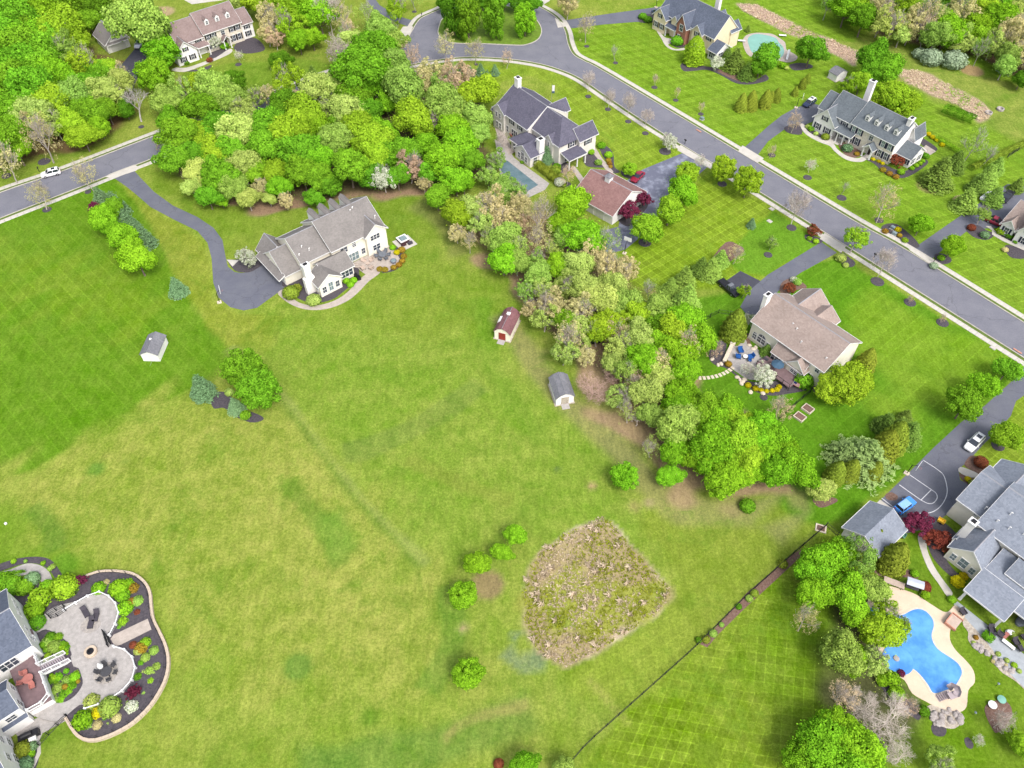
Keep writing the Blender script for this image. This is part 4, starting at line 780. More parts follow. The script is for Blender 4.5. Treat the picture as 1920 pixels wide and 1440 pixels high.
# ------------------------------------------------------------------ vehicles
def car(label, at, at2, paint, kind='suv', L=4.7, Wd=1.86, H=1.68, name='parked_car', cat='car', z=.03, roofm=None):
    """at -> at2: tail to nose, ground pixels"""
    a, c = G(*at), G(*at2); p = (a + c) / 2; rz = math.atan2(c.y - a.y, c.x - a.x); s = empty(name, (p.x, p.y, z), rz, label=label, cat=cat); hl = L / 2; hw = Wd / 2
    pm = mat('paint_' + name + paint if False else 'paint_' + paint, PAINT[paint], .25, .02, 1, spec=.5)
    sh = H * .60; prof = {'suv': [(-hl, .42, .62, .86), (-hl * .97, .3, .95, .96), (-hl * .5, .27, 1.0, 1.0), (hl * .25, .27, 1.0, 1.0), (hl * .72, .27, .93, .98), (hl * .94, .3, .80, .9), (hl, .40, .66, .72)]}['suv']
    b = MB(); vs = []; n = 8
    for x, zb, zt, wf in prof:
        y = hw * wf; zt *= sh; vs += [(x, -y * .9, zb), (x, -y, zb + .14), (x, -y, zt - .14), (x, -y * .88, zt), (x, y * .88, zt), (x, y, zt - .14), (x, y, zb + .14), (x, y * .9, zb)]
    fs = [tuple(range(n)), tuple(reversed(range((len(prof) - 1) * n, len(prof) * n)))]
    for i in range(len(prof) - 1): fs += [(i * n + j, (i + 1) * n + j, (i + 1) * n + (j + 1) % n, i * n + (j + 1) % n) for j in range(n)]
    fs = [f[::-1] for f in fs]; b.add(vs, fs); body = b.build('body', pm, s, smooth=False)
    m = body.modifiers.new('b', 'BEVEL'); m.width = .07; m.segments = 2; m.limit_method = 'ANGLE'; m.angle_limit = R_(20)
    # cabin: glass below, roof panel above
    x0, x1, x2, x3 = {'suv': (-hl * .93, -hl * .80, hl * .12, hl * .46), 'sedan': (-hl * .72, -hl * .36, hl * .06, hl * .42), 'truck': (-hl * .12, -hl * .05, hl * .2, hl * .48), 'jeep': (-hl * .9, -hl * .84, hl * .12, hl * .26)}[kind]
    yb, yt = hw * .86, hw * .70; zb = sh - .03; zt = H - .05; g = MB()
    g.add([(x0, -yb, zb), (x3, -yb, zb), (x3, yb, zb), (x0, yb, zb), (x1, -yt, zt), (x2, -yt, zt), (x2, yt, zt), (x1, yt, zt)], [(0, 1, 5, 4), (1, 2, 6, 5), (2, 3, 7, 6), (3, 0, 4, 7)]); g.build('window_glass', M['car_glass'], s)
    r = MB(); e = .02; r.add([(x1 - .05, -yt - e, zt - .03), (x2 + .06, -yt - e, zt - .03), (x2 + .06, yt + e, zt - .03), (x1 - .05, yt + e, zt - .03), (x1 + .08, -yt * .86, zt + .07), (x2 - .1, -yt * .86, zt + .07), (x2 - .1, yt * .86, zt + .07), (x1 + .08, yt * .86, zt + .07)], [(4, 5, 6, 7), (0, 1, 5, 4), (1, 2, 6, 5), (2, 3, 7, 6), (3, 0, 4, 7), (0, 3, 2, 1)])
    for sg in (-1, 1):
        for (xa, xb_) in ((x3, x2), ((x0 + x3) / 2 + .05, (x1 + x2) / 2 + .05), (x0, x1)):
            r.add([(xa - .06, sg * (yb + .01), zb), (xa + .06, sg * (yb + .01), zb), (xb_ + .05, sg * (yt + .01), zt), (xb_ - .05, sg * (yt + .01), zt)], [(0, 1, 2, 3) if sg < 0 else (3, 2, 1, 0)])
    rf = r.build('roof_panel', pm if roofm is None else M[roofm], s)
    if kind == 'suv': q = MB(); q.box((x1 + x2) / 2 - .5, -.45, zt + .071, (x1 + x2) / 2 + .35, .45, zt + .085); q.build('sunroof', M['car_glass'], rf)
    if kind == 'truck': q = MB(); q.box(-hl * .93, -hw * .78, sh + .0, -hl * .2, hw * .78, sh + .03); q.build('bed_cover', M['black_metal'], s)
    wb = hl * .60
    for x in (-wb, wb):
        for sg in (-1, 1):
            q = MB(); y0 = sg * (hw - .22); y1 = sg * (hw + .015); q.tube([(0, y0, 0), (0, y1, 0)], .34, 16); wl_ = q.build('wheel', M['tyre'], s, loc=(x, 0, .34))
            q = MB(); q.tube([(0, y1, 0), (0, y1 + sg * .02, 0)], .21, 12); q.build('rim', M['rim'], wl_)
    for sg in (-1, 1):
        q = MB(); q.box(-.12, -.2, -.07, .0, .2, .07); q.build('headlight', M['headlight'], s, loc=(hl * .985, sg * hw * .52, sh * .62)); q = MB(); q.box(-.02, -.13, -.12, .1, .13, .12); q.build('taillight', M['taillight'], s, loc=(-hl * 1.0, sg * hw * .62, sh * .72))
        q = MB(); q.box(-.06, -.09, -.06, .06, .09, .06); q.build('mirror', pm, s, loc=(x3 - .25, sg * (hw + .08), sh + .05))
    return s
mat('roof_light_blue', (.20, .36, .66), .4, .05, 1)
PAINT = dict(white=(.62, .62, .63), silver=(.45, .46, .50), black=(.012, .012, .017), navy=(.02, .03, .07), blue=(.05, .22, .62), crimson=(.20, .010, .03), dblue=(.03, .05, .09), grey=(.16, .18, .21))
car('white SUV parked along the left street kerb', (116, 324), (78, 333), 'white')
car('white SUV driving down the curving right-hand driveway', (1836, 821), (1812, 846), 'white', L=4.9)
car('bright blue jeep parked tail to the small detached garage', (1682, 960), (1707, 942), 'blue', 'jeep', L=4.2, H=1.85, roofm='roof_light_blue')
car('dark SUV with pale roof parked by the basketball hoop, upper right', (1526, 190), (1507, 203), 'navy', 'suv', roofm='white_trim')
car('silver SUV with black glass on the dark drive at the top left', (268, 77), (256, 96), 'silver')
car('dark blue car parked left of the slate-blue roofed house', (1225, 23), (1238, 36), 'dblue', 'sedan')
car('crimson car beside the rose-roofed garage on the wide driveway', (1204, 327), (1186, 344), 'crimson', 'sedan')
car('black pickup truck with pale windows parked at the right edge', (1896, 362), (1875, 384), 'black', 'truck', L=5.4, H=1.8)
car('crimson car parked at the right-edge garage', (1852, 414), (1878, 425), 'crimson', 'sedan')
car('black pickup truck on the small asphalt pad left of the sand-roofed house', (1352, 532), (1380, 556), 'black', 'truck', L=5.8, H=1.85, roofm='cover_grey')
# ------------------------------------------------------------------ paths and patios
def bed(pts, material='mulch', z=.035, sm=4, name='mulch_bed'): return sheet(name, pts, material, z, smooth_n=sm)
sheet('garden_path', [(521, 549), (536, 542), (545, 556), (562, 568), (585, 573), (610, 570), (635, 560), (655, 545), (670, 528), (690, 512), (707, 505), (712, 512), (692, 527), (675, 545), (655, 562), (628, 575), (600, 581), (572, 580), (548, 572), (530, 560)], 'paver_tan', .06, smooth_n=4)
sheet('patio', [(663, 492), (690, 478), (727, 459), (742, 472), (750, 486), (744, 500), (728, 508), (706, 510), (690, 518), (676, 508), (668, 500)], 'paver_tan', .07)
for k in range(3):   # curved steps from the terrace door
    pts = [(662 + 4 * 0, 497), (668, 491), (684, 483), (689, 482)]; c0 = G(676, 491); r = 2.6 - k * .55; ring = [(c0.x + r * 1.3 * math.cos(R_(t + 39.5)), c0.y + r * .8 * math.sin(R_(t + 39.5))) for t in range(180, 361, 15)]
    b = MB(); b.poly(ring, .0, .16 * (k + 1) + .03 * (k == 0)); tag(b.build('patio_step', M['paver_tan']), kind='structure')
bed([(528, 532), (543, 545), (560, 560), (590, 568), (622, 562), (640, 550), (660, 532), (674, 512), (660, 490), (620, 510), (590, 510), (550, 515)])
bed([(427, 488), (440, 487), (480, 482), (495, 492), (478, 506), (462, 511), (440, 507)]); bed([(716, 512), (738, 508), (752, 497), (760, 482), (752, 465), (742, 466), (748, 486), (740, 500), (725, 506)])
sheet('garden_path', [(425, 487), (448, 488), (436, 500)], 'concrete', .05)
bed([(395, 740), (420, 735), (440, 750), (455, 765), (490, 780), (492, 788), (470, 792), (440, 780), (420, 765), (400, 765)], 'mulch', .03)
for x, y, r in ((334, 557, 1.0), (265, 238, .8), (83, 303, 1.6), (12, 330, 1.2), (165, 360, .8), (88, 393, 1.1), (1100, 87, .8), (1154, 118, .8), (1103, 181, .9), (1140, 205, .9), (1178, 228, .9), (1210, 250, .9), (1227, 164, .9), (1267, 188, .8), (1314, 214, .8), (1447, 291, 1.0), (1514, 333, 1.1), (1578, 371, 1.2), (1484, 427, 1.2), (1645, 528, 1.5), (1706, 567, 1.3), (1767, 605, 1.3), (1648, 413, 1.1), (1590, 492, 1.6), (1209, 455, 1.5), (1354, 345, 1.2), (1440, 478, 1.0), (1247, 284, 1.6), (733, 68, .8), (777, 22, .8), (836, 113, .6), (893, 121, .6), (1871, 836, 1.2), (1064, 346, 1.0), (447, 121, 1.0), (1432, 745, .8), (1696, 1378, 0), (1737, 60, 0)):
    if r: p = G(x, y); b = MB(); b.lathe([(r, 0), (r * .95, .10), (r * .5, .14)], (p.x, p.y, 0), 14); tag(b.build('mulch_ring', M['mulch']), kind='structure')
# white dormered house: curved walk and beds
sheet('garden_path', [(1500, 234), (1507, 233), (1512, 243), (1520, 250), (1535, 257), (1552, 264), (1562, 268), (1570, 280), (1585, 291), (1600, 296), (1612, 296), (1628, 286), (1634, 288), (1620, 302), (1600, 303), (1582, 297), (1565, 284), (1556, 274), (1540, 268), (1520, 258), (1507, 248)], 'concrete', .055, smooth_n=4)
sheet('garden_path', [(1552, 264), (1580, 244), (1598, 258), (1570, 272)], 'concrete', .05)
bed([(1510, 232), (1530, 245), (1550, 255), (1567, 263), (1558, 268), (1540, 264), (1520, 254), (1510, 244)]); bed([(1572, 270), (1590, 268), (1612, 280), (1613, 292), (1598, 296), (1582, 288)], 'brown_mulch'); bed([(1622, 298), (1650, 305), (1680, 318), (1700, 320), (1730, 300), (1740, 306), (1715, 325), (1690, 334), (1660, 326), (1640, 308)]); bed([(1722, 255), (1735, 262), (1757, 278), (1750, 283), (1728, 272)])
bed([(1470, 240), (1490, 232), (1503, 240), (1502, 252), (1480, 250)])
sheet('terrace', [(1736, 272), (1755, 284), (1742, 292), (1728, 280)], 'paver_tan', .06)
# slate-blue roofed house
sheet('garden_path', [(1226, 40), (1232, 42), (1234, 54), (1244, 68), (1252, 72), (1262, 74), (1262, 80), (1252, 84), (1266, 92), (1282, 90), (1282, 94), (1262, 94), (1248, 86), (1240, 72), (1230, 56)], 'concrete', .055, smooth_n=3)
bed([(1254, 76), (1270, 68), (1284, 80), (1282, 89), (1266, 88)]); bed([(1276, 122), (1290, 116), (1320, 124), (1345, 128), (1365, 140), (1390, 150), (1420, 148), (1435, 140), (1440, 150), (1410, 158), (1380, 156), (1350, 140), (1325, 131), (1300, 133), (1282, 133)], 'mulch'); bed([(1345, 133), (1360, 132), (1395, 145), (1388, 153), (1362, 143)], 'brown_mulch', .045)
bed([(1200, 28), (1228, 28), (1232, 40), (1200, 42)]); bed([(1480, 122), (1500, 118), (1522, 122), (1520, 128), (1490, 132)])
sheet('pool_terrace', [(1393, 75), (1400, 66), (1415, 62), (1430, 62), (1448, 64), (1462, 72), (1472, 80), (1474, 92), (1480, 96), (1495, 106), (1490, 114), (1475, 117), (1462, 114), (1430, 112), (1405, 105), (1395, 90)], 'paver_tan', .05, smooth_n=3)
mat('turquoise_water', (.15, .32, .26), .15, .06, .4, spec=.5); mat('dark_pool_water', (.05, .10, .11), .08, .2, .5, col2=(.10, .15, .17), spec=.6); mat('pool_cover_blue', (.045, .18, .52), .55, .06, .25, col2=(.09, .28, .62), mix=(.4, .6), bump=.03, bscale=1.2)
tag(sheet('swimming_pool', [(1402, 73), (1410, 66), (1422, 64), (1440, 67), (1455, 72), (1460, 80), (1468, 88), (1470, 98), (1464, 108), (1440, 108), (1412, 100), (1404, 85)], 'turquoise_water', .07, smooth_n=3, kind=None), 'small turquoise kidney pool behind the slate-blue roofed house', 'pool')
# violet-roofed house: long pool, terrace, path
sheet('pool_terrace', [(928, 262), (945, 268), (964, 296), (1030, 344), (1022, 356), (990, 371), (972, 368), (938, 330)], 'paver_grey', .05)
tag(sheet('swimming_pool', [(936, 298), (952, 302), (1009, 347), (987, 360), (940, 322)], 'dark_pool_water', .07, kind=None), 'long narrow dark pool below the violet-roofed house', 'pool')
sheet('terrace', [(928, 240), (945, 250), (965, 285), (955, 292), (935, 262)], 'paver_tan', .06)
sheet('garden_path', [(1104, 268), (1116, 276), (1128, 296), (1150, 322), (1142, 326), (1122, 300), (1108, 284), (1095, 285), (1092, 278)], 'paver_tan', .055, smooth_n=2); sheet('garden_path', [(1070, 315), (1078, 312), (1102, 345), (1092, 348)], 'paver_tan', .05)
bed([(1122, 270), (1140, 276), (1150, 290), (1152, 312), (1162, 322), (1150, 324), (1138, 305), (1128, 288)]); bed([(1095, 290), (1118, 292), (1134, 312), (1120, 314), (1098, 310)]); bed([(1040, 300), (1062, 305), (1072, 318), (1050, 325), (1035, 315)]); bed([(1165, 320), (1185, 328), (1198, 322), (1185, 335), (1168, 330)]); bed([(1158, 410), (1178, 425), (1200, 405), (1215, 385), (1205, 375), (1180, 395)])
# top left
sheet('garden_path', [(322, 132), (345, 135), (370, 127), (395, 117), (425, 104), (436, 96), (430, 92), (405, 108), (380, 117), (350, 127), (330, 127)], 'concrete', .05, smooth_n=3); bed([(340, 133), (370, 130), (396, 122), (390, 130), (365, 134)]); bed([(392, 108), (400, 96), (425, 90), (430, 98), (408, 110)]); bed([(438, 90), (455, 72), (480, 72), (497, 90), (485, 98), (455, 100)])
sheet('terrace', [(345, 0), (400, -8), (420, 0), (360, 8)], 'concrete', .05)
# right-edge house
bed([(1810, 428), (1832, 422), (1850, 432), (1866, 438), (1880, 446), (1900, 458), (1925, 470), (1925, 450), (1880, 430), (1862, 444), (1848, 450), (1825, 444)]); bed([(1884, 462), (1895, 460), (1925, 472), (1925, 484), (1900, 484), (1888, 475)]); bed([(1789, 380), (1800, 370), (1830, 370), (1826, 385), (1808, 398), (1794, 394)], 'brown_mulch')
sheet('garden_path', [(1848, 424), (1860, 432), (1860, 440), (1880, 452), (1905, 463), (1930, 474), (1930, 468), (1900, 455), (1878, 444), (1866, 434), (1858, 424)], 'concrete', .06)
bed([(1652, 428), (1662, 420), (1680, 420), (1695, 430), (1715, 448), (1724, 462), (1712, 464), (1690, 450), (1668, 440)]); bed([(1752, 478), (1768, 476), (1784, 486), (1778, 494), (1760, 494)]); bed([(1510, 440), (1530, 444), (1545, 450), (1532, 458), (1512, 450)]); bed([(1570, 478), (1580, 474), (1600, 490), (1594, 498), (1578, 492)])
bed([(1360, 455), (1385, 460), (1395, 470), (1372, 488), (1340, 512), (1318, 520), (1325, 500)], 'brown_mulch')
# sand-roofed house: round patio, beds, stepping stones
sheet('patio', [(1361, 660), (1372, 648), (1386, 640), (1397, 632), (1402, 648), (1420, 655), (1445, 672), (1462, 685), (1480, 695), (1493, 704), (1475, 712), (1440, 712), (1405, 712), (1385, 700), (1370, 688)], 'paver_grey', .06, smooth_n=2)
bed([(1330, 660), (1345, 640), (1362, 645), (1360, 668), (1372, 692), (1388, 706), (1410, 716), (1440, 716), (1470, 712), (1500, 712), (1520, 722), (1510, 732), (1480, 738), (1450, 742), (1420, 736), (1400, 724), (1380, 705), (1360, 690), (1342, 685), (1331, 675)]); bed([(1462, 548), (1466, 530), (1484, 522), (1505, 530), (1512, 540), (1490, 545), (1476, 552)], 'brown_mulch'); bed([(1520, 715), (1545, 725), (1580, 745), (1560, 752), (1530, 740)]); bed([(1385, 645), (1402, 625), (1410, 650), (1430, 668), (1420, 672), (1400, 655)], 'brown_mulch', .045)
st = empty('stepping_stone_path', (0, 0, 0), label='curved row of pale stepping stones left of the round stone patio', cat='path'); pth = resample(smooth(W([(1288, 708), (1320, 709), (1345, 705), (1362, 698), (1374, 690)]), 6), .85)
for i, p in enumerate(pth):
    q = pth[min(i + 1, len(pth) - 1)] if i < len(pth) - 1 else pth[i]; pr = pth[max(i - 1, 0)]; u = (q[0] - pr[0], q[1] - pr[1]); b = MB(); b.obox((0, 0), u, .28, .42, 0, .07); b.build('stone', M['stepping_stone'], st, loc=(p[0], p[1], random.uniform(0, .015)))
for x, y in ((1346, 685), (1352, 683), (1382, 708), (1387, 713), (1393, 716), (1390, 720), (1396, 712), (1335, 674), (1407, 736), (1430, 738), (1405, 648), (1412, 655), (1417, 652)):
    p = G(x, y); b = MB(); b.lathe([(.45, 0), (.55, .15), (.4, .32), (.1, .38)], (0, 0, 0), 7, sy=random.uniform(.6, .9)); o = b.build('boulder', M['stepping_stone'], None, loc=(p.x, p.y, 0), rot=random.uniform(0, 6)); PB = globals().setdefault('PBOULD', []); PB.append((x, y, o))
# garden boxes
for x, y, lb in ((1499, 783, 'wooden raised garden bed beside the black fence, nearer the tree clump'), (1514, 768, 'wooden raised garden bed beside the black fence, nearer the house')):
    p = G(x, y); s = empty('raised_garden_bed', (p.x, p.y, 0), R_(-48), label=lb, cat='garden bed', group='raised garden beds by the fence'); w_, l_ = 1.0, .85
    for x0, y0, x1, y1 in ((-w_, -l_, w_, -l_ + .14), (-w_, l_ - .14, w_, l_), (-w_, -l_ + .141, -w_ + .14, l_ - .141), (w_ - .14, -l_ + .141, w_, l_ - .141)): b = MB(); b.box(x0, y0, 0, x1, y1, .45); b.build('board', M['stepping_stone'], s)
    b = MB(); b.box(-w_ + .15, -l_ + .15, 0, w_ - .15, l_ - .15, .36); b.build('soil', M['brown_mulch'], s)
# ------------------------------------------------------------------ court lines, right-hand drive
mat('line_paint', (.50, .50, .52), .7, .15, 2)
def line_sheet(pts, wd=.13, world=False): 
    ln = pts if world else W(pts); o = strip('court_line', ln, -wd / 2, wd / 2, .0, .026, 'line_paint'); tag(o, kind='structure')
line_sheet(smooth(W([(1731, 863), (1757, 880), (1770, 893), (1776, 920), (1770, 940), (1757, 955), (1740, 962), (1712, 962)]), 5), world=True)
line_sheet([(1705, 890), (1746, 918)]); line_sheet([(1686, 909), (1727, 938)]); line_sheet([(1746, 918.5), (1727, 937.5)]); line_sheet(smooth(W([(1746, 918), (1755, 925), (1757, 934), (1750, 943), (1740, 944), (1727, 938)]), 4), world=True); line_sheet([(1653, 934), (1680, 955)])
sheet('garden_path', [(1721, 1003), (1735, 1000), (1738, 1030), (1752, 1063), (1770, 1090), (1786, 1112), (1776, 1118), (1760, 1095), (1740, 1066), (1726, 1030)], 'concrete', .055, smooth_n=3)
sheet('concrete_apron', [(1642, 945), (1650, 937), (1675, 955), (1668, 962)], 'concrete', .05); sheet('garden_path', [(1797, 884), (1800, 876), (1815, 880), (1836, 890), (1830, 896), (1812, 893)], 'concrete', .07, smooth_n=2)
bed([(1808, 872), (1818, 856), (1830, 856), (1846, 868), (1846, 884), (1836, 890), (1822, 882)], 'brown_mulch'); bed([(1798, 888), (1812, 893), (1828, 899), (1822, 910), (1806, 902)], 'brown_mulch'); bed([(1660, 928), (1670, 923), (1683, 930), (1680, 938), (1664, 937)], 'brown_mulch'); bed([(1530, 930), (1560, 932), (1570, 940), (1540, 952), (1524, 940)], 'brown_mulch')
bed([(1735, 998), (1765, 978), (1800, 1010), (1795, 1030), (1770, 1030), (1775, 1050), (1790, 1070), (1808, 1085), (1802, 1092), (1782, 1080), (1756, 1055), (1742, 1030)], 'mulch'); bed([(1640, 1070), (1680, 1060), (1715, 1075), (1720, 1085), (1690, 1082), (1655, 1082)], 'brown_mulch')
# blue covered pool and its deck
POOL = [(1634, 1135), (1650, 1142), (1670, 1149), (1690, 1150), (1706, 1142), (1722, 1139), (1738, 1145), (1751, 1160), (1754, 1175), (1750, 1195), (1760, 1215), (1785, 1232), (1800, 1245), (1807, 1262), (1800, 1280), (1790, 1293), (1775, 1298), (1757, 1304), (1745, 1300), (1736, 1285), (1720, 1265), (1705, 1255), (1695, 1259), (1680, 1259), (1665, 1250), (1658, 1235), (1662, 1218), (1655, 1200), (1640, 1175), (1625, 1150)]
DECK = [(1625, 1130), (1640, 1105), (1660, 1098), (1700, 1108), (1722, 1118), (1745, 1133), (1768, 1147), (1779, 1146), (1790, 1135), (1800, 1142), (1809, 1150), (1806, 1160), (1790, 1172), (1782, 1180), (1781, 1200), (1792, 1220), (1810, 1238), (1825, 1258), (1827, 1280), (1815, 1295), (1812, 1325), (1800, 1335), (1785, 1333), (1755, 1325), (1735, 1315), (1710, 1300), (1695, 1275), (1670, 1262), (1655, 1248), (1648, 1225), (1640, 1190), (1620, 1160)]
sheet('pool_deck', DECK, 'pool_deck_cream', .08, smooth_n=3)
pl = W(POOL); pl = smooth(pl, 4, True); b = MB(); b.poly(pl, .02, .095); cv = b.build('swimming_pool', M['pool_cover_blue']); tag(cv, 'large free-form pool under a bright blue cover, lower right', 'pool')
p = G(1683, 1238); b = MB(); b.lathe([(2.3, .0), (2.3, .115), (2.2, .13)], (0, 0, 0), 28); b.build('spa_cover', M['pool_cover_blue'], cv, loc=(p.x, p.y, 0)); b = MB(); b.lathe([(.45, .13), (.45, .30), (.2, .34)], (0, 0, 0), 14); b.build('spa_drain_cap', M['paver_grey'], cv, loc=(p.x - .2, p.y + .2, 0))
tag(strip('pool_coping', pl + pl[:1], .0, -.3, .0, .115, 'stepping_stone'), kind='structure')
# water slide
p = G(1790, 1300); s = empty('water_slide', (p.x, p.y, 0), 0, label='pale curved water slide with steps at the lower end of the blue pool', cat='slide'); mat('slide_grey', (.30, .25, .26), .5, .05, 1)
base = p; ptsl = [G(1792, 1304, 1.8), G(1795, 1296, 1.6), G(1792, 1289, 1.2), G(1784, 1287, .7), G(1778, 1291, .4)]; cx = [q - base for q in ptsl]; b = MB(); vs = []; 
for i, q in enumerate(cx):
    t = (cx[min(i + 1, 4)] - cx[max(i - 1, 0)]); t.z = 0; t.normalize(); nrm = Vector((-t.y, t.x, 0)); vs += [q - nrm * .5 + Vector((0, 0, .3)), q - nrm * .3, q + nrm * .3, q + nrm * .5 + Vector((0, 0, .3))]
b.add(vs, [(i * 4 + j, i * 4 + j + 1, (i + 1) * 4 + j + 1, (i + 1) * 4 + j) for i in range(4) for j in range(3)]); b.build('chute', M['slide_grey'], s)
for k in range(7): q0 = G(1758 + k * 3.6, 1310 - k * 1.5, .25 * k) - base; b = MB(); b.obox((q0.x, q0.y), (1, .35), .14, .5, q0.z, q0.z + .1); b.build('step', M['slide_grey'], s)
q0 = G(1787, 1303, 1.7) - base; b = MB(); b.obox((q0.x, q0.y), (1, .3), .7, .5, 1.6, 1.72); b.obox((q0.x, q0.y), (1, .3), .1, .1, 0, 1.6); b.build('platform', M['slide_grey'], s)
# grey patio of the big house, rock garden, boulders
sheet('patio', [(1788, 1133), (1795, 1128), (1930, 1235), (1930, 1300), (1905, 1275), (1880, 1250), (1862, 1220), (1838, 1190), (1815, 1165)], 'slate_grey_patio', .07)
bed([(1808, 1150), (1818, 1160), (1840, 1175), (1852, 1192), (1870, 1215), (1895, 1240), (1930, 1275), (1930, 1300), (1905, 1278), (1880, 1262), (1868, 1248), (1862, 1230), (1845, 1220), (1828, 1215), (1815, 1200), (1815, 1185), (1805, 1170)], 'gravel_stone', .06, 3, 'rock_garden'); bed([(1738, 1325), (1760, 1322), (1800, 1335), (1805, 1350), (1790, 1366), (1765, 1362), (1745, 1345)], 'gravel_stone', .06, 3, 'rock_garden'); bed([(1847, 1325), (1860, 1315), (1885, 1315), (1897, 1330), (1893, 1350), (1870, 1374), (1858, 1362), (1848, 1340)], 'brown_mulch'); bed([(1746, 1362), (1758, 1355), (1774, 1366), (1770, 1380), (1752, 1378)]); bed([(1808, 1386), (1816, 1383), (1825, 1395), (1822, 1404), (1812, 1400)]); bed([(1650, 1280), (1672, 1285), (1700, 1310), (1725, 1335), (1720, 1350), (1690, 1325), (1660, 1300)])
rr = random.Random(5)
for x, y, s_ in [(rr.uniform(1748, 1802), rr.uniform(1330, 1358), rr.uniform(.3, .7)) for _ in range(22)] + [(rr.uniform(1825, 1900), 0, rr.uniform(.3, .6)) for _ in range(18)]:
    if y == 0: y = 1205 + (x - 1825) * .72 + rr.uniform(-6, 8)
    p = G(x, y); b = MB(); b.lathe([(s_, 0), (s_ * 1.05, s_ * .3), (s_ * .7, s_ * .62), (s_ * .15, s_ * .72)], (0, 0, 0), 7, sy=rr.uniform(.55, .95)); o = b.build('boulder', M['boulder'], None, loc=(p.x, p.y, 0), rot=rr.uniform(0, 6)); PBOULD.append((x, y, o))
# ------------------------------------------------------------------ furniture
def chair(label, px, py, rz, m='chair_blue', z=.07, name='patio_chair', s=1.0, group=None):
    p = G(px, py, z); t = empty(name, (p.x, p.y, z), R_(rz), label=label, cat='chair', group=group); w = .36 * s
    b = MB(); b.box(-w, -w, .32, w, w, .45); b.build('seat', M[m], t); b = MB(); b.add([(-w, w - .12, .45), (w, w - .12, .45), (w, w + .12, 1.05), (-w, w + .12, 1.05), (-w, w, .45), (w, w, .45), (w, w + .22, 1.05), (-w, w + .22, 1.05)], [(0, 1, 2, 3), (7, 6, 5, 4), (3, 2, 6, 7), (0, 3, 7, 4), (1, 5, 6, 2)]); b.build('backrest', M[m], t)
    for sg in (-1, 1): b = MB(); b.box(sg * w - .06 * (sg > 0) * 0 - .03, -w, .45, sg * w + .05, w, .66); b.build('armrest', M[m], t)
    for sx in (-1, 1):
        for sy in (-1, 1): b = MB(); b.box(sx * w * .85 - .03, sy * w * .85 - .03, 0, sx * w * .85 + .03, sy * w * .85 + .03, .319); b.build('leg', M['black_metal'], t)
    return t
def table(label, px, py, r, m='cushion_dark', z=.07, h=.72, rz=0, rect=None, name='patio_table'):
    p = G(px, py, z); t = empty(name, (p.x, p.y, z), R_(rz), label=label, cat='table'); b = MB()
    if rect: b.box(-rect[0], -rect[1], h - .06, rect[0], rect[1], h)
    else: b.lathe([(r, h - .06), (r, h)], (0, 0, 0), 20)
    b.build('tabletop', M[m], t); k = (rect or (r * .7, r * .7))
    for sx in (-1, 1):
        for sy in (-1, 1): b = MB(); b.box(sx * k[0] * .8 - .04, sy * k[1] * .8 - .04, 0, sx * k[0] * .8 + .04, sy * k[1] * .8 + .04, h - .061); b.build('leg', M['black_metal'], t)
    return t
def parasol_closed(label, px, py, m, z=.07):
    p = G(px, py, z); t = empty('parasol', (p.x, p.y, z), 0, label=label, cat='parasol'); b = MB(); b.tube([(0, 0, 0), (0, 0, 2.6)], .04, 6); b.build('pole', M['grey_metal'], t); b = MB(); b.lathe([(.22, .9), (.3, 1.3), (.16, 2.2), (.03, 2.7)], (0, 0, 0), 8); b.build('canopy', M[m], t)
CLK = ['right', 'upper right', 'upper left', 'left', 'lower left', 'lower right']
# cream house terrace
table('round grey dining table on the cream house terrace', 718, 481, .95, 'cover_grey', rz=20)
for k in range(6): a = R_(60 * k + 10); p = PR(G(718, 481) + Vector((1.35 * math.cos(a), 1.35 * math.sin(a), 0))); chair('grey chair at the %s side of the cream house dining table' % CLK[k], *p, 60 * k + 10 - 90, 'cover_grey', group='chairs round the cream house dining table')
table('low round table between cushioned armchairs on the cream house terrace', 690, 496, .5, 'cushion_tan', h=.45)
for (x, y, r_), l_ in zip(((683, 492, 60), (696, 490, -60), (681, 505, 130), (696, 504, 230)), ('upper left', 'upper right', 'lower left', 'lower right')): chair('cushioned armchair on the cream house terrace, %s of the low table' % l_, x, y, r_, 'cushion_tan', s=1.25, group='armchairs on the cream house terrace')
p = G(738, 492); t = empty('fire_table', (p.x, p.y, .07), label='round pale blue topped fire table by the terrace shrubs', cat='table'); b = MB(); b.lathe([(.6, 0), (.6, .45), (.75, .46), (.75, .55)], (0, 0, 0), 20); b.build('base', M['cover_grey'], t); b = MB(); b.lathe([(.55, .551), (.5, .6)], (0, 0, 0), 20); b.build('lid', M['pale_glass'], t)
p = G(671, 522); t = empty('barbecue', (p.x, p.y, .06), R_(-50), label='black covered barbecue grill beside the cream house sunroom path', cat='grill'); b = MB(); b.box(-.9, -.35, 0, .9, .35, .85); b.build('cabinet', M['black_metal'], t); b = MB(); b.tube([(-.6, 0, .9), (.6, 0, .9)], .36, 10); b.build('hood', M['black_metal'], t)
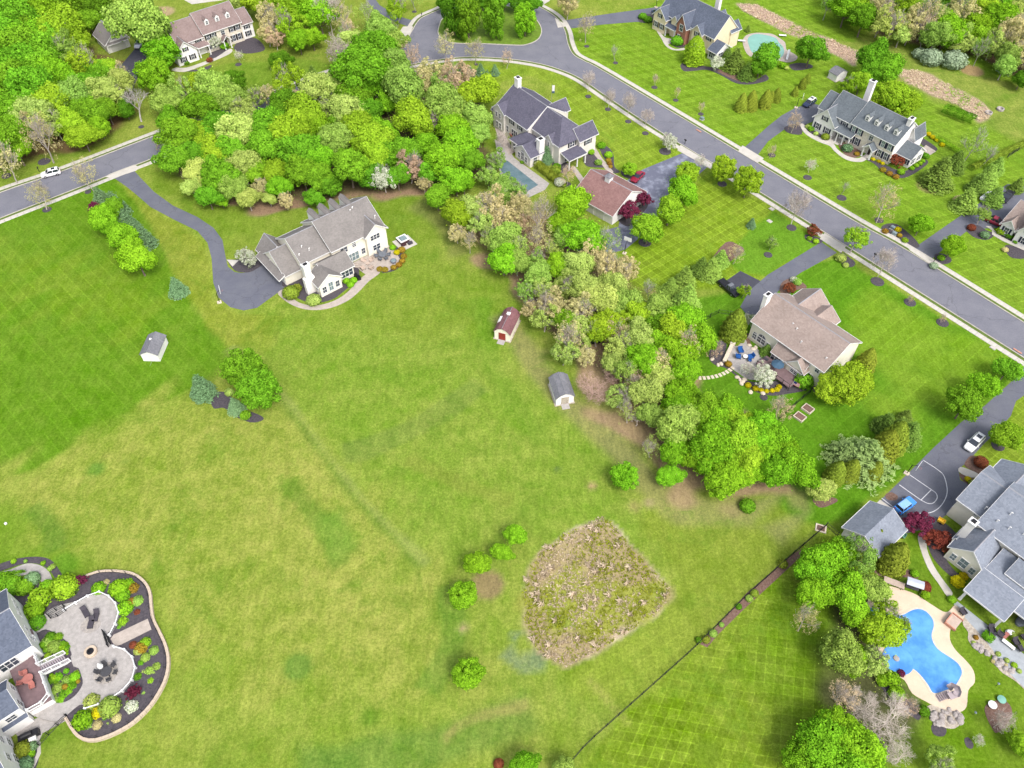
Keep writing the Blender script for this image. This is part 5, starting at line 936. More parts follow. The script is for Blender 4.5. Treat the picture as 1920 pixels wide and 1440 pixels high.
p = G(758, 455); t = empty('hot_tub', (p.x, p.y, 0), R_(37), label='square hot tub with brown steps on a pale pad, right end of the cream house', cat='hot tub'); b = MB(); b.box(-2.1, -2.3, 0, 2.1, 1.9, .1); b.build('pad', M['concrete'], t); b = MB(); b.box(-1.1, -.6, .1, 1.1, 1.5, .9); b.build('tub', M['tub_brown'], t); b = MB(); b.box(-1.2, -.7, .9, 1.2, 1.6, 1.02); b.build('rim', M['white_trim'], t); b = MB(); b.box(-.85, -.35, 1.02, .85, 1.25, 1.05); b.build('cover', M['pale_glass'], t); b = MB(); b.box(-1.3, -1.2, .1, -.1, -.75, .45); b.build('step', M['tub_brown'], t); b = MB(); b.box(.3, -1.6, .1, 1.4, -.9, .6); b.build('step', M['cushion_dark'], t)
def fence(name, label, pts, h=1.2, m='black_metal', rails=(.25, .7, 1.12), step=2.4, pick=.0, cat='fence', z=0.0, post=.05, railr=.03, world=False):
    """posts and rails as parts; pickets (too fine to count) joined"""
    ln = pts if world else W(pts, z); s = empty(name, (0, 0, 0), label=label, cat=cat); P_ = resample(ln, step); P_ = P_ + [ln[-1]] if (Vector(P_[-1]) - Vector(ln[-1])).length > .5 else P_
    pm = MB(); pm.box(-post, -post, 0, post, post, h + .08); pme = bpy.data.meshes.new('post'); pme.from_pydata(pm.v, [], pm.f); pme.materials.append(M[m])
    for p in P_: link('post', pme, s, (p[0], p[1], z))
    for r_ in rails: b = MB(); b.tube([(x, y, z + r_) for x, y in P_], railr, 4); b.build('rail', M[m], s)
    if pick:
        b = MB()
        for x, y in resample(P_, pick): b.box(x - .015, y - .015, z + rails[0], x + .015, y + .015, z + rails[-1])
        tag(b.build('pickets', M[m], s), kind='stuff')
    return s
fence('fence', 'long black metal fence running from the bottom edge up to the small garage', [(1060, 1460), (1070, 1430), (1100, 1395), (1235, 1275), (1300, 1217), (1400, 1117), (1480, 1045), (1548, 987)], 1.2, pick=.28, rails=(.15, 1.05), railr=.035)
fence('fence', 'short black fence from the long fence corner to the small garage', [(1549, 986), (1570, 1005)], 1.2, pick=.28, rails=(.15, 1.05), railr=.035)
fence('fence', 'dark green wire fence between tree clump and purple-budding tree', [(1434, 810), (1470, 778), (1490, 760), (1520, 735)], 1.3, pick=.28, rails=(.15, 1.2), railr=.035)
fence('fence', 'dark fence behind the conical tree on the lawn left of the sand-roofed house', [(1316, 604), (1346, 587), (1365, 590), (1380, 592)], 1.2, pick=.28, rails=(.15, 1.05), railr=.035)
fence('fence', 'black fence panels along the right lot line at the upper right edge', [(1888, 296), (1940, 262)], 1.2, pick=.28, rails=(.15, 1.05), railr=.05)
sheet('mulch_bed', [(1311, 1207), (1336, 1183), (1400, 1112), (1480, 1044), (1500, 1030), (1506, 1038), (1484, 1060), (1441, 1100), (1393, 1144), (1347, 1189), (1326, 1214)], 'brown_mulch', .03)
b = empty('raised_garden_bed', (*G(1539, 991)[:2], 0), R_(-20), label='small stone-edged planting square under the long black fence end', cat='garden bed'); q = MB(); q.box(-.9, -.75, 0, .9, .75, .12); q.build('edging', M['stepping_stone'], b); q = MB(); q.box(-.65, -.5, .1, .65, .5, .15); q.build('soil', M['brown_mulch'], b)
# round patio furniture
for (x, y, r_), l_ in zip(((1388, 660, 10), (1384, 671, 80), (1407, 671, -70)), ('top', 'left', 'right')): chair('blue patio chair %s of the small white round table' % l_, x, y, r_, 'chair_blue', s=1.35, group='blue chairs round the white table')
table('small white round table among blue chairs on the stone patio', 1397, 671, .5, 'white_vinyl', h=.5); chair('blue footstool seat below the right-hand blue chair', 1405, 678, 0, 'chair_blue', s=.8)
p = G(1434, 679); t = empty('barbecue', (p.x, p.y, .07), R_(-45), label='black kettle-style grill cart on the stone patio by the steps', cat='grill'); b = MB(); b.box(-.6, -.35, 0, .6, .35, .8); b.build('cart', M['black_metal'], t); b = MB(); b.tube([(-.5, 0, .85), (.5, 0, .85)], .33, 10); b.build('hood', M['cushion_dark'], t); b = MB(); b.box(.62, -.3, .75, 1.1, .3, .8); b.build('side_shelf', M['white_trim'], t)
p = G(1365, 664); t = empty('stone_seat_wall', (p.x, p.y, 0), R_(62), label='low stone seat wall at the left rim of the round patio', cat='wall'); b = MB(); b.box(-2.6, -.3, 0, 2.4, .3, .55); b.build('wall', M['stone_veneer'], t); b = MB(); b.box(-2.7, -.38, .551, 2.5, .38, .66); b.build('coping', M['stepping_stone'], t); b = MB(); b.box(2.41, -.5, 0, 3.3, .5, .95); b.build('pillar', M['stone_veneer'], t)
# deck of the sand-roofed house
FZ = .9; b = MB(); b.box(-11.2, -5.0, FZ - .12, -3.0, -1.62, FZ); dk = b.build('deck', M['deck_boards'], None, loc=(Fh.o.x, Fh.o.y, 0), rot=Fh.a); tag(dk, 'low brown timber deck against the sand-roofed house', 'deck')
for k in range(6): x = -11.1 + k * 1.6; b = MB(); b.box(x, -5.05, 0, x + .1, -4.95, FZ + .95); b.build('post', M['bronze_metal'], dk)
b = MB(); b.box(-11.2, -5.04, FZ + .85, -3.0, -4.96, FZ + .93); b.build('rail', M['bronze_metal'], dk)
q = Fh.world(-7.6, -3.4); t = empty('parasol', (q[0], q[1], FZ), label='teal-grey parasol tilted over the timber deck', cat='parasol'); b = MB(); b.tube([(0, 0, 0), (0, 0, 2.1)], .035, 6); b.build('pole', M['grey_metal'], t); b = MB(); b.lathe([(1.3, 1.75), (1.3, 1.79), (.6, 2.1), (.03, 2.3)], (0, 0, 0), 8); mat('canopy_teal', (.035, .075, .12), .8, .1, 1); b.build('canopy', M['canopy_teal'], t)
# the flag in the bed below the deck
p = G(1481, 727); t = empty('flag', (p.x, p.y, 0), R_(-20), label='striped flag on a short pole leaning from the deck corner', cat='flag'); b = MB(); b.tube([(0, 0, 0), (.3, 0, 2.2)], .03, 6); b.build('pole', M['white_vinyl'], t)
mat('flag_red', (.45, .03, .05), .7, .05, 1); mat('flag_white', (.6, .58, .6), .7, .05, 1); mat('flag_navy', (.02, .03, .14), .7, .05, 1)
b = MB()
for k in range(13): b.add([(.3 + .0, -.02, 2.2 - k * .08), (1.5, -.3, 2.0 - k * .08), (1.5, -.3, 1.93 - k * .08 + .0), (.3, -.02, 2.12 - k * .08)], [(0, 1, 2, 3)], k % 2)
b.build('stripes', [M['flag_red'], M['flag_white']], t); b = MB(); b.add([(.3, -.04, 2.21), (.85, -.17, 2.12), (.85, -.17, 1.57), (.3, -.04, 1.66)], [(0, 1, 2, 3)]); b.build('canton', M['flag_navy'], t)
# flagpole on the violet-roofed house lawn: a banner
p = G(1034, 190); t = empty('flag', (p.x, p.y, 0), 0, label='banner flag on a pole beside the violet-roofed house porch', cat='flag'); b = MB(); b.tube([(0, 0, 0), (0, 0, 5.2)], .05, 6); b.build('pole', M['grey_metal'], t); b = MB(); b.box(.06, -.02, 2.6, .75, .02, 4.8); b.build('cloth', M['flag_white'], t); b = MB(); b.box(.06, -.04, 2.5, .75, .04, 3.1); b.build('cloth_band', M['canopy_teal'], t)
# basketball hoops
def hoop(label, px, py, rz, h=3.05):
    p = G(px, py); t = empty('basketball_hoop', (p.x, p.y, 0), R_(rz), label=label, cat='basketball hoop'); b = MB(); b.tube([(0, 0, 0), (0, 0, h - .4), (.7, 0, h + .2)], .08, 6); b.build('pole', M['black_metal'], t); b = MB(); b.box(.9, -.9, h - .15, .96, .9, h + .9); b.build('backboard', M['white_vinyl'], t); b = MB(); b.tube([(.96 + .12 + .23 * (1 - math.cos(R_(a))), .23 * math.sin(R_(a)), h) for a in range(0, 361, 40)], .02, 4); b.build('rim', M['orange_red'], t); b = MB(); b.box(-.5, -.4, 0, .4, .4, .18); b.build('base', M['stepping_stone'], t)
hoop('basketball hoop on the edge of the long curved drive turnaround', 412, 567, 20); hoop('basketball hoop beside the dark SUV at the upper right drive', 1493, 202, -20, 3.2); hoop('basketball hoop at the baseline of the marked court', 1700, 888, -42); hoop('basketball hoop at the lower end of the wide driveway', 1171, 475, 60); hoop('basketball hoop behind the top driveway near the blue-roofed house', 1230, 14, -60)
# small street furniture
def mailbox(px, py, rz, lb):
    p = G(px, py); t = empty('mailbox', (p.x, p.y, 0), R_(rz), label=lb, cat='mailbox'); b = MB(); b.box(-.06, -.06, 0, .06, .06, 1.2); b.build('post', M['black_metal'], t); b = MB(); b.box(-.12, -.3, 1.05, .12, .3, 1.3); b.tube([(0, -.3, 1.3), (0, .3, 1.3)], .12, 8); b.build('box', M['black_metal'], t)
mailbox(1638, 484, 40, 'black mailbox on the near verge below the yellow budding street tree'); mailbox(1284, 270, 40, 'black mailbox on the near verge at the wide driveway'); mailbox(791, 32, 0, 'black mailbox on the verge left of the turning circle'); mailbox(1750, 492, 40, 'black mailbox on the far verge at the right-edge house drive'); mailbox(74, 322, 20, 'black mailbox on the verge beside the white parked SUV')
for x, y, lb in ((1673, 429, 'green-white utility cabinet in the far-side bed'), (1676, 440, 'small white utility box below the green cabinet'), (1316, 224, 'green utility box on the far-side lawn'), (1447, 392, 'pale utility box beside the near pavement'), (1862, 652, 'white utility cover near the pavement at the corner lawn'), (1443, 415, 'low tan utility lid on the grid-mown lawn')):
    p = G(x, y); t = empty('utility_box', (p.x, p.y, 0), R_(-50), label=lb, cat='utility box'); b = MB(); b.box(-.6, -.5, 0, .6, .5, .08); b.build('pad', M['concrete'], t); k_ = .16 if 'cover' in lb or 'lid' in lb or 'pale' in lb else .7; b = MB(); b.box(-.5, -.4, .08, .5, .4, k_); b.build('cabinet' if k_ > .5 else 'lid', M['pale_glass'] if 'green' in lb else M['concrete'], t)
for x, y in ((1310, 245), (1908, 658)): p = G(x, y, .13); b = MB(); b.obox((0, 0), (1, -1.27), .9, .18, .0, .04); tag(b.build('storm_drain', M['timber_red'], None, loc=(p.x, p.y, .12)), 'rust-coloured storm drain grate in the %s kerb' % ('far' if x < 1400 else 'near'), 'drain')
# bins, spools and odds
p = G(1117, 640); t = empty('tractor', (p.x, p.y, 0), R_(10), label='blue compact tractor under the central tree belt', cat='tractor'); b = MB(); b.box(-.9, -.4, .5, .9, .4, 1.0); b.box(-.9, -.5, 1.0, -.1, .5, 1.15); b.build('hood', M['chair_blue'], t); b = MB(); b.box(-.85, -.55, 1.8, .1, .55, 1.86); b.build('canopy', M['chair_blue'], t)
for x, r_ in ((-.7, .5), (.7, .32)):
    for sg in (-1, 1): b = MB(); b.tube([(0, sg * .45, 0), (0, sg * .7, 0)], r_, 14); b.build('wheel', M['tyre'], t, loc=(x, 0, r_))
for x in (-.8, .05):
    for sg in (-1, 1): b = MB(); b.box(x - .03, sg * .5 - .03, 1.0, x + .03, sg * .5 + .03, 1.8); b.build('canopy_post', M['black_metal'], t)
for x, y, c, lb in ((1763, 979, 'yellow_plastic', 'yellow plastic cart at the edge of the court by the red shrubs'), (1690, 1005, 'turquoise_water', 'green garden cart behind the small garage')):
    p = G(x, y); t = empty('garden_cart', (p.x, p.y, 0), R_(-40), label=lb, cat='cart'); b = MB(); b.box(-.6, -.4, .3, .6, .4, .4)
    for q in ((-.6, -.4, -.55, .4), (.55, -.4, .6, .4), (-.55, -.4, .55, -.35), (-.55, .35, .55, .4)): b.box(q[0], q[1], .401, q[2], q[3], .75)
    b.build('tub', M[c], t)
    for sg in (-1, 1): b = MB(); b.tube([(0, sg * .42, 0), (0, sg * .5, 0)], .22, 12); b.build('wheel', M['tyre'], t, loc=(.1, 0, .22))
mat('pale_canvas', (.36, .38, .44), .8, .05, 1)
# lower-right pool furniture
table('white table behind the pool under its own bench, upper left of the deck', 1674, 1096, 0, 'cushion_tan', rz=-25, rect=(1.6, .55), z=.09)
p = G(1708, 1104); t = empty('swing_seat', (p.x, p.y, .09), R_(-22), label='canopy swing seat with pale grey roof on the pool deck', cat='swing'); b = MB(); b.add([(-1.3, -.7, 1.9), (1.3, -.7, 1.9), (1.3, .7, 2.0), (-1.3, .7, 2.0), (-1.3, 0, 2.15), (1.3, 0, 2.15)], [(0, 1, 5, 4), (4, 5, 2, 3), (0, 4, 3), (1, 2, 5)]); b.build('canopy', M['pale_canvas'], t); b = MB(); b.box(-1.0, -.35, .45, 1.0, .35, .55); b.box(-1.0, .36, .45, 1.0, .42, 1.0); b.build('seat', M['cushion_dark'], t)
for sg in (-1, 1): b = MB(); b.tube([(sg * 1.25, -.8, 0), (sg * 1.25, 0, 1.95), (sg * 1.25, .8, 0)], .04, 6); b.build('frame', M['bronze_metal'], t)
p = G(1786, 1168); t = empty('patio_bench', (p.x, p.y, .09), R_(42), label='wide cushioned outdoor lounge bench at the right rim of the blue pool deck', cat='bench'); b = MB(); b.box(-1.1, -.8, .1, 1.1, .8, .4); b.build('seat', M['cushion_tan'], t); b = MB(); b.box(-1.25, -.9, .1, -1.101, .9, .65); b.box(1.101, -.9, .1, 1.25, .9, .65); b.box(-1.1, .801, .1, 1.1, .95, .75); b.build('frame', M['timber_red'], t)
for x, y, r_, lb in ((1857, 1182, 0, 'round dark chair on the grey patio near the roof corner'), (1858, 1195, 60, 'dark low chair on the grey patio rim by the clipped hedge'), (1804, 1150, 20, 'dark chair at the corner of pool deck and grey patio'), (1874, 1192, 40, 'dark navy chair on the grey patio rim beside the white seat'), (1903, 1206, 10, 'black chair with arms in the right-edge patio group, upper'), (1912, 1218, 100, 'black chair in the right-edge patio group, lower'), (1918, 1196, 200, 'black chair at the right edge of the photo')):
    chair(lb, x, y, r_, 'cushion_dark', s=1.2)
p = G(1914, 1166); t = empty('covered_grill', (p.x, p.y, .07), R_(30), label='covered oval fire table on the grey patio at the right edge', cat='fire table'); b = MB(); b.lathe([(1.2, 0), (1.25, .5), (1.0, .75), (.3, .82)], (0, 0, 0), 18, sy=.6); b.build('cover', M['cover_grey'], t)
p = G(1893, 1186); t = empty('folded_parasol', (p.x, p.y, .07), 0, label='white round folded parasol canopy lying on the grey patio', cat='parasol'); b = MB(); b.lathe([(.75, .0), (.75, .1), (.1, .25)], (0, 0, 0), 16, sy=.6); b.build('canopy', M['white_vinyl'], t)
p = G(1885, 1192); t = empty('lounger', (p.x, p.y, .07), R_(35), label='red lounge cushion on the grey patio', cat='lounger'); b = MB(); b.box(-.8, -.3, .1, .5, .3, .3); b.build('cushion', M['orange_red'], t); b = MB(); b.box(.5, -.3, .2, .9, .3, .45); b.build('pillow', M['flag_white'], t)
for x, y, lb in ((1889, 1210, 'white bench beside the patio rim at the lower right'),): table(lb, x, y, 0, 'white_vinyl', rz=-50, rect=(1.0, .3), h=.45)
for x, y, c, lb in ((1859, 1323, 'white_vinyl', 'white round disc seat on the mulch island'), (1876, 1313, 'turquoise_water', 'turquoise round disc seat beside the mulch island')): p = G(x, y); t = empty('disc_swing', (p.x, p.y, 0), 0, label=lb, cat='garden seat'); b = MB(); b.lathe([(.62, .35), (.62, .42), (.2, .5)], (0, 0, 0), 18); b.build('disc', M[c], t); b = MB(); b.tube([(0, 0, 0), (0, 0, .35)], .08, 6); b.build('stem', M['black_metal'], t)
for x, y, lb in ((1867, 1286, 'small lamp on the lawn right of the blue pool deck'), (1824, 1340, 'small lamp on the lawn near the rock heap')): p = G(x, y); t = empty('garden_lamp', (p.x, p.y, 0), 0, label=lb, cat='lamp'); b = MB(); b.tube([(0, 0, 0), (0, 0, .9)], .04, 6); b.build('stem', M['black_metal'], t); b = MB(); b.lathe([(.18, .9), (.2, 1.0), (.05, 1.15)], (0, 0, 0), 8); b.build('lamp_head', M['pale_glass'], t)
for x, y, lb in ((1390, 78, 'white sun lounger left of the turquoise pool'), (1467, 68, 'white diving board end beside the turquoise pool')): table(lb, x, y, 0, 'white_vinyl', rz=-10, rect=(1.1, .4), h=.4, name='sun_lounger')
p = G(1476, 108, .1); t = empty('pool_slide', (p.x, p.y, .06), R_(70), label='white slide with blue base right of the turquoise pool', cat='slide'); b = MB(); b.add([(-1.6, -.3, .2), (1.2, -.3, 1.8), (1.2, .3, 1.8), (-1.6, .3, .2), (-1.6, -.3, .35), (1.2, -.3, 1.95), (1.2, .3, 1.95), (-1.6, .3, .35)], [(0, 3, 2, 1), (4, 5, 6, 7), (0, 1, 5, 4), (2, 3, 7, 6), (1, 2, 6, 5), (3, 0, 4, 7)]); b.build('chute', M['white_vinyl'], t); b = MB(); b.tube([(1.1, 0, 0), (1.1, 0, 1.8)], .06, 6); b.build('support', M['chair_blue'], t)
for x, y in ((965, 266), (969, 272), (974, 278)):
    chair('%s rust-cushioned armchair beside the violet-roofed house' % {965: 'upper', 969: 'middle', 974: 'lower'}[x], x - 14, y - 22, 130, 'cushion_rust' if x != 965 else 'cushion_dark', s=1.2, group='rust cushioned chairs by the violet-roofed house')
for x, y, lb in ((944, 246, 'covered dark grill on the terrace of the violet-roofed house'), (1082, 372, 'blue covered toy car behind the rose-roofed garage')): p = G(x, y); t = empty('covered_grill', (p.x, p.y, .06), R_(-50), label=lb, cat='grill'); b = MB(); b.box(-.7, -.4, 0, .7, .4, .8); b.tube([(-.6, 0, .85), (.6, 0, .85)], .35, 8); b.build('cover', M['cover_grey'], t)
# boxes of stone by the right-edge drive: a trailer of landscaping bags
p = G(1850, 372); t = empty('covered_boat', (p.x, p.y, 0), R_(38), label='white tarpaulin-covered boat on a trailer at the right-edge drive', cat='boat'); b = MB(); b.add([(-2.4, -.7, .5), (1.2, -.8, .5), (2.6, 0, .7), (1.2, .8, .5), (-2.4, .7, .5), (-2.3, -.8, 1.0), (1.0, -.85, 1.1), (2.7, 0, 1.1), (1.0, .85, 1.1), (-2.3, .8, 1.0), (-1.5, 0, 1.4), (1.2, 0, 1.5)], [(0, 1, 6, 5), (1, 2, 7, 6), (2, 3, 8, 7), (3, 4, 9, 8), (4, 0, 5, 9), (5, 6, 11, 10), (6, 7, 11), (7, 8, 11), (8, 9, 10, 11), (9, 5, 10), (0, 4, 3, 2, 1)]); b.build('cover', M['white_vinyl'], t)
for sg in (-1, 1): b = MB(); b.tube([(0, sg * .7, 0), (0, sg * .9, 0)], .3, 12); b.build('wheel', M['tyre'], t, loc=(-.6, 0, .3))
# ------------------------------------------------------------------ walled garden and terrace of the white house, lower left
TZ = .55      # terrace level
mat('medallion_stone', (.34, .31, .27), .9, .15, 2, fine=.2, col2=(.22, .20, .19)); mat('mesh_grey', (.05, .05, .055), .6, .2, 4); mat('tread_grey', (.30, .26, .28), .85, .1, 2)
WALL = [(125, 1343), (140, 1368), (152, 1380), (168, 1385), (185, 1383), (210, 1374), (240, 1358), (262, 1340), (282, 1318), (298, 1293), (309, 1268), (313, 1240), (308, 1212), (296, 1185), (284, 1160), (280, 1130), (278, 1110), (268, 1092), (248, 1078), (220, 1073), (190, 1073), (165, 1080), (155, 1088)]
wl_ = smooth(W(WALL, TZ), 5)
outer = wl_; b = MB(); b.poly(outer + W([(120, 1095), (100, 1110), (85, 1150), (60, 1200), (35, 1300), (60, 1330), (100, 1340)], TZ), 0, TZ - .04); tag(b.build('garden_terrace', M['mulch']), kind='structure')
gw = empty('retaining_wall', (0, 0, 0), label='curved tan block retaining wall round the walled garden, lower left', cat='wall'); bl = resample(wl_, .9); o_ = offset(bl, -.42)
for i in range(len(bl) - 1):
    for c in range(1):
        q = [Vector(o_[i]), Vector(o_[i + 1]), Vector(bl[i + 1]), Vector(bl[i])]; ce = sum(q, Vector((0, 0))) / 4; q = [(p - ce) * .97 for p in q]; b = MB(); b.poly([tuple(p) for p in q], 0, TZ + .10 + random.uniform(-.012, .012)); b.build('block', M['wall_block'], gw, loc=(ce.x, ce.y, 0))
fence('fence', 'thin black fence standing on the curved garden retaining wall', W(WALL, TZ), 1.0, rails=(.1, .9), step=2.2, railr=.018, post=.03, z=TZ, world=True)
def ter(name, pts, material, z0, sm=3): return sheet(name, [tuple(PR((*p, 0))) for p in W(pts, z0)], material, z0, smooth_n=sm)
ter('terrace', [(62, 1180), (75, 1160), (92, 1144), (110, 1135), (140, 1128), (165, 1118), (180, 1112), (200, 1118), (214, 1130), (221, 1148), (218, 1165), (208, 1180), (202, 1190), (212, 1212), (232, 1218), (247, 1232), (252, 1252), (248, 1272), (235, 1292), (215, 1306), (190, 1316), (165, 1323), (148, 1322), (120, 1345), (100, 1352), (60, 1340), (60, 1322), (90, 1312), (115, 1318), (140, 1305), (155, 1282), (150, 1262), (138, 1250), (132, 1230), (130, 1210), (110, 1190), (85, 1180), (70, 1186)], 'paver_grey', TZ)
for c, rx, ry in (((170, 1172), 1.55, 1.3), ((198, 1262), 1.8, 1.7)): p = G(c[0], c[1], TZ); b = MB(); b.lathe([(rx, 0), (rx, TZ + .006)], (p.x, p.y, 0), 26, sy=ry / rx); tag(b.build('paved_medallion', M['medallion_stone']), kind='structure')
ter('courtyard_bed', [(72, 1190), (90, 1182), (105, 1190), (122, 1202), (132, 1220), (130, 1232), (85, 1246), (76, 1240), (70, 1215)], 'mulch', TZ + .02); ter('courtyard_bed', [(88, 1262), (140, 1250), (152, 1266), (150, 1285), (138, 1302), (120, 1315), (105, 1318), (95, 1308), (88, 1285)], 'mulch', TZ + .02)
ramp = sheet('garden_path', [tuple(PR((*p, 0))) for p in W([(207, 1198), (213, 1190), (222, 1186), (277, 1160), (284, 1180), (228, 1208), (216, 1212)], TZ)], 'paver_tan', TZ + .015)
sheet('garden_path', [(-10, 1078), (20, 1068), (50, 1057), (75, 1060), (92, 1072), (100, 1092), (110, 1118), (120, 1140), (102, 1146), (92, 1125), (85, 1102), (72, 1085), (55, 1078), (30, 1082), (-10, 1095)], 'paver_grey', .08, smooth_n=3); bed([(-10, 1062), (30, 1048), (70, 1044), (95, 1050), (112, 1070), (122, 1092), (112, 1098), (98, 1076), (80, 1060), (50, 1056), (10, 1068), (-10, 1074)])
bed([(-10, 1088), (40, 1085), (68, 1088), (82, 1110), (92, 1145), (80, 1165), (60, 1180), (40, 1150), (15, 1100)]); bed([(30, 1395), (55, 1388), (70, 1392), (74, 1415), (62, 1445), (20, 1450)]); sheet('garden_path', [(70, 1388), (76, 1390), (77, 1412), (66, 1436), (55, 1450), (50, 1446), (62, 1430), (70, 1410)], 'concrete', .06)
sheet('terrace', [(28, 1375), (60, 1350), (75, 1345), (128, 1325), (135, 1345), (80, 1375), (72, 1392), (45, 1392)], 'paver_grey', .07)
# fire pit, loungers, dining set
p = G(171, 1223, TZ); t = empty('fire_pit', (p.x, p.y, TZ), 0, label='round stone fire pit in the middle of the curved terrace', cat='fire pit'); b = MB(); b.lathe([(.95, 0), (.95, .4), (.55, .41), (.5, .2)], (0, 0, 0), 20); b.build('stone_ring', M['wall_block'], t); b = MB(); b.lathe([(.5, .2), (.52, .5), (.3, .52), (.28, .3)], (0, 0, 0), 16); b.build('bowl', M['black_metal'], t)
for x, y, r_, lb in ((172, 1170, 5, 'dark lounger with raised back on the upper round of the terrace, lower one'), (181, 1157, 5, 'dark wide lounger on the upper round of the terrace'), (162, 1150, 40, 'dark armchair left of the loungers on the terrace')):
    p = G(x, y, TZ); t = empty('lounger', (p.x, p.y, TZ), R_(r_), label=lb, cat='lounger'); b = MB(); b.box(-.42, -.85, .25, .42, .5, .4); b.build('seat', M['cushion_dark'], t); b = MB(); b.add([(-.42, .5, .3), (.42, .5, .3), (.42, 1.05, .85), (-.42, 1.05, .85), (-.42, .5, .42), (.42, .5, .42), (.42, .98, .9), (-.42, .98, .9)], [(0, 3, 2, 1), (4, 5, 6, 7), (2, 3, 7, 6), (0, 4, 7, 3), (1, 2, 6, 5)]); b.build('backrest', M['cushion_dark'], t)
    for sx in (-1, 1):
        for sy in (-.75, .45): b = MB(); b.box(sx * .36 - .03, sy - .03, 0, sx * .36 + .03, sy + .03, .249); b.build('leg', M['black_metal'], t)
table('round dark mesh dining table on the lower round of the terrace', 202, 1262, .8, 'mesh_grey', z=TZ)
for k in range(6): a = R_(60 * k); p = PR(G(202, 1262, TZ) + Vector((1.25 * math.cos(a), 1.25 * math.sin(a), 0))); q = chair('dark metal chair at the %s side of the terrace mesh table' % CLK[k], 0, 0, 60 * k - 90, 'mesh_grey', z=TZ, s=.75, group='dark chairs round the terrace mesh table'); w3 = G(202, 1262, TZ) + Vector((1.25 * math.cos(a), 1.25 * math.sin(a), 0)); q.location = w3
p = G(195, 1256, TZ); t = empty('parasol', (p.x, p.y, TZ), 0, label='closed pale grey parasol at the terrace mesh table', cat='parasol'); b = MB(); b.tube([(0, 0, 0), (0, 0, 2.4)], .04, 6); b.build('pole', M['grey_metal'], t); b = MB(); b.lathe([(.4, 1.3), (.42, 1.5), (.2, 2.2), (.03, 2.5)], (0, 0, 0), 8); b.build('canopy', M['white_trim'], t)
# white vinyl railings
def vinyl(label, pts, z, world=False): return fence('railing', label, pts if world else W(pts, z + .9), .95, 'white_vinyl', (.12, .92), 1.9, .16, 'railing', z, .12, .085, True)
vinyl('white vinyl railing round the upper bulge of the curved terrace', [(118, 1143), (150, 1124), (172, 1112), (183, 1108), (200, 1114), (213, 1125), (221, 1140), (222, 1155), (215, 1170), (204, 1190)], TZ - .3)
vinyl('white vinyl railing round the lower bulge of the curved terrace', [(212, 1211), (236, 1218), (248, 1232), (253, 1248), (251, 1265), (242, 1282), (228, 1295), (210, 1307)], TZ - .3); vinyl('short white vinyl railing behind the spiky bush at the terrace foot', [(158, 1328), (175, 1323), (190, 1318)], TZ - .3)
for pts, lb in (([(88, 1152), (118, 1134), (126, 1140), (96, 1160)], 'upper black metal gate frame at the terrace entrance'), ([(193, 1183), (198, 1185), (208, 1212), (202, 1212)], 'black gate frame at the head of the pale garden path')): fence('gate', lb, W(pts + pts[:1], TZ + .5), 1.0, rails=(.1, .5, .95), step=1.3, railr=.05, z=TZ, world=True, cat='gate')
fence('fence', 'black metal fence at the foot of the lower terrace by the lawn', [(75, 1398), (95, 1375), (115, 1355), (132, 1340)], 1.1, rails=(.1, 1.0), step=1.6, railr=.04, pick=.2)
# raised deck with its stair
DZ = 2.2; hd = [(2.0, -.25), (3.9, -.3), (5.2, -1.0), (9.2, -1.3), (14.7, -1.6), (14.4, -4.95), (9.7, -4.95), (6.6, -4.95), (6.5, -2.2), (2.0, -1.2)]
dk = empty('deck', (Hh.o.x, Hh.o.y, 0), Hh.a, label='raised plum-brown timber deck of the white house, lower left', cat='deck')
b = MB(); b.poly(hd, DZ - .2, DZ); b.build('deck_floor', M['deck_boards'], dk); b = MB(); b.poly([(x * .985 + .1, y * .98) for x, y in hd], 0, DZ - .21); b.build('skirt', M['white_trim'], dk)
wp = [Hh.world(*p) for p in hd]
vinyl('white vinyl railing on the deck edge above the upper courtyard bed', [wp[1], wp[2], Hh.world(8.6, -1.25)], DZ, True); vinyl('white vinyl railing on the deck edge above the lower courtyard bed', [Hh.world(10.2, -1.35), wp[4], wp[5]], DZ, True)
top = Vector(Hh.world(9.35, -1.3)); bot = G(128, 1232, TZ); bot = Vector((bot.x, bot.y)); dv = (bot - top); st = empty('staircase', (top.x, top.y, 0), math.atan2(dv.y, dv.x), label='timber staircase with white rails from the raised deck down to the terrace', cat='staircase'); n = 12; L = dv.length
for k in range(n): b = MB(); z = DZ - (DZ - TZ) * (k + 1) / (n + .0); b.box(L * k / n, -.75, z - .06, L * (k + 1) / n - .07, .75, z); b.build('tread', M['tread_grey'], st)
for sg in (-.85, .85):
    b = MB(); b.add([(0, sg - .05, DZ - .5), (L, sg - .05, TZ - .3), (L, sg + .05, TZ - .3), (0, sg + .05, DZ - .5), (0, sg - .05, DZ), (L, sg - .05, TZ + .1), (L, sg + .05, TZ + .1), (0, sg + .05, DZ)], [(0, 3, 2, 1), (4, 5, 6, 7), (0, 1, 5, 4), (2, 3, 7, 6), (1, 2, 6, 5)]); b.build('stringer', M['white_vinyl'], st)
    b = MB(); b.tube([(0, sg, DZ + .92), (L, sg, TZ + 1.0)], .07, 4); b.build('handrail', M['white_vinyl'], st)
    for k in range(4): x = L * k / 3; z = DZ + (TZ - DZ) * k / 3; b = MB(); b.box(x - .07, sg - .07, z - .3, x + .07, sg + .07, z + 1.0); b.build('newel_post', M['white_vinyl'], st)
    b = MB()
    for k in range(22): x = L * (k + .5) / 22; z = DZ + (TZ + .05 - DZ) * (k + .5) / 22; b.box(x - .02, sg - .02, z, x + .02, sg + .02, z + .93)
    tag(b.build('balusters', M['white_vinyl'], st), kind='stuff')
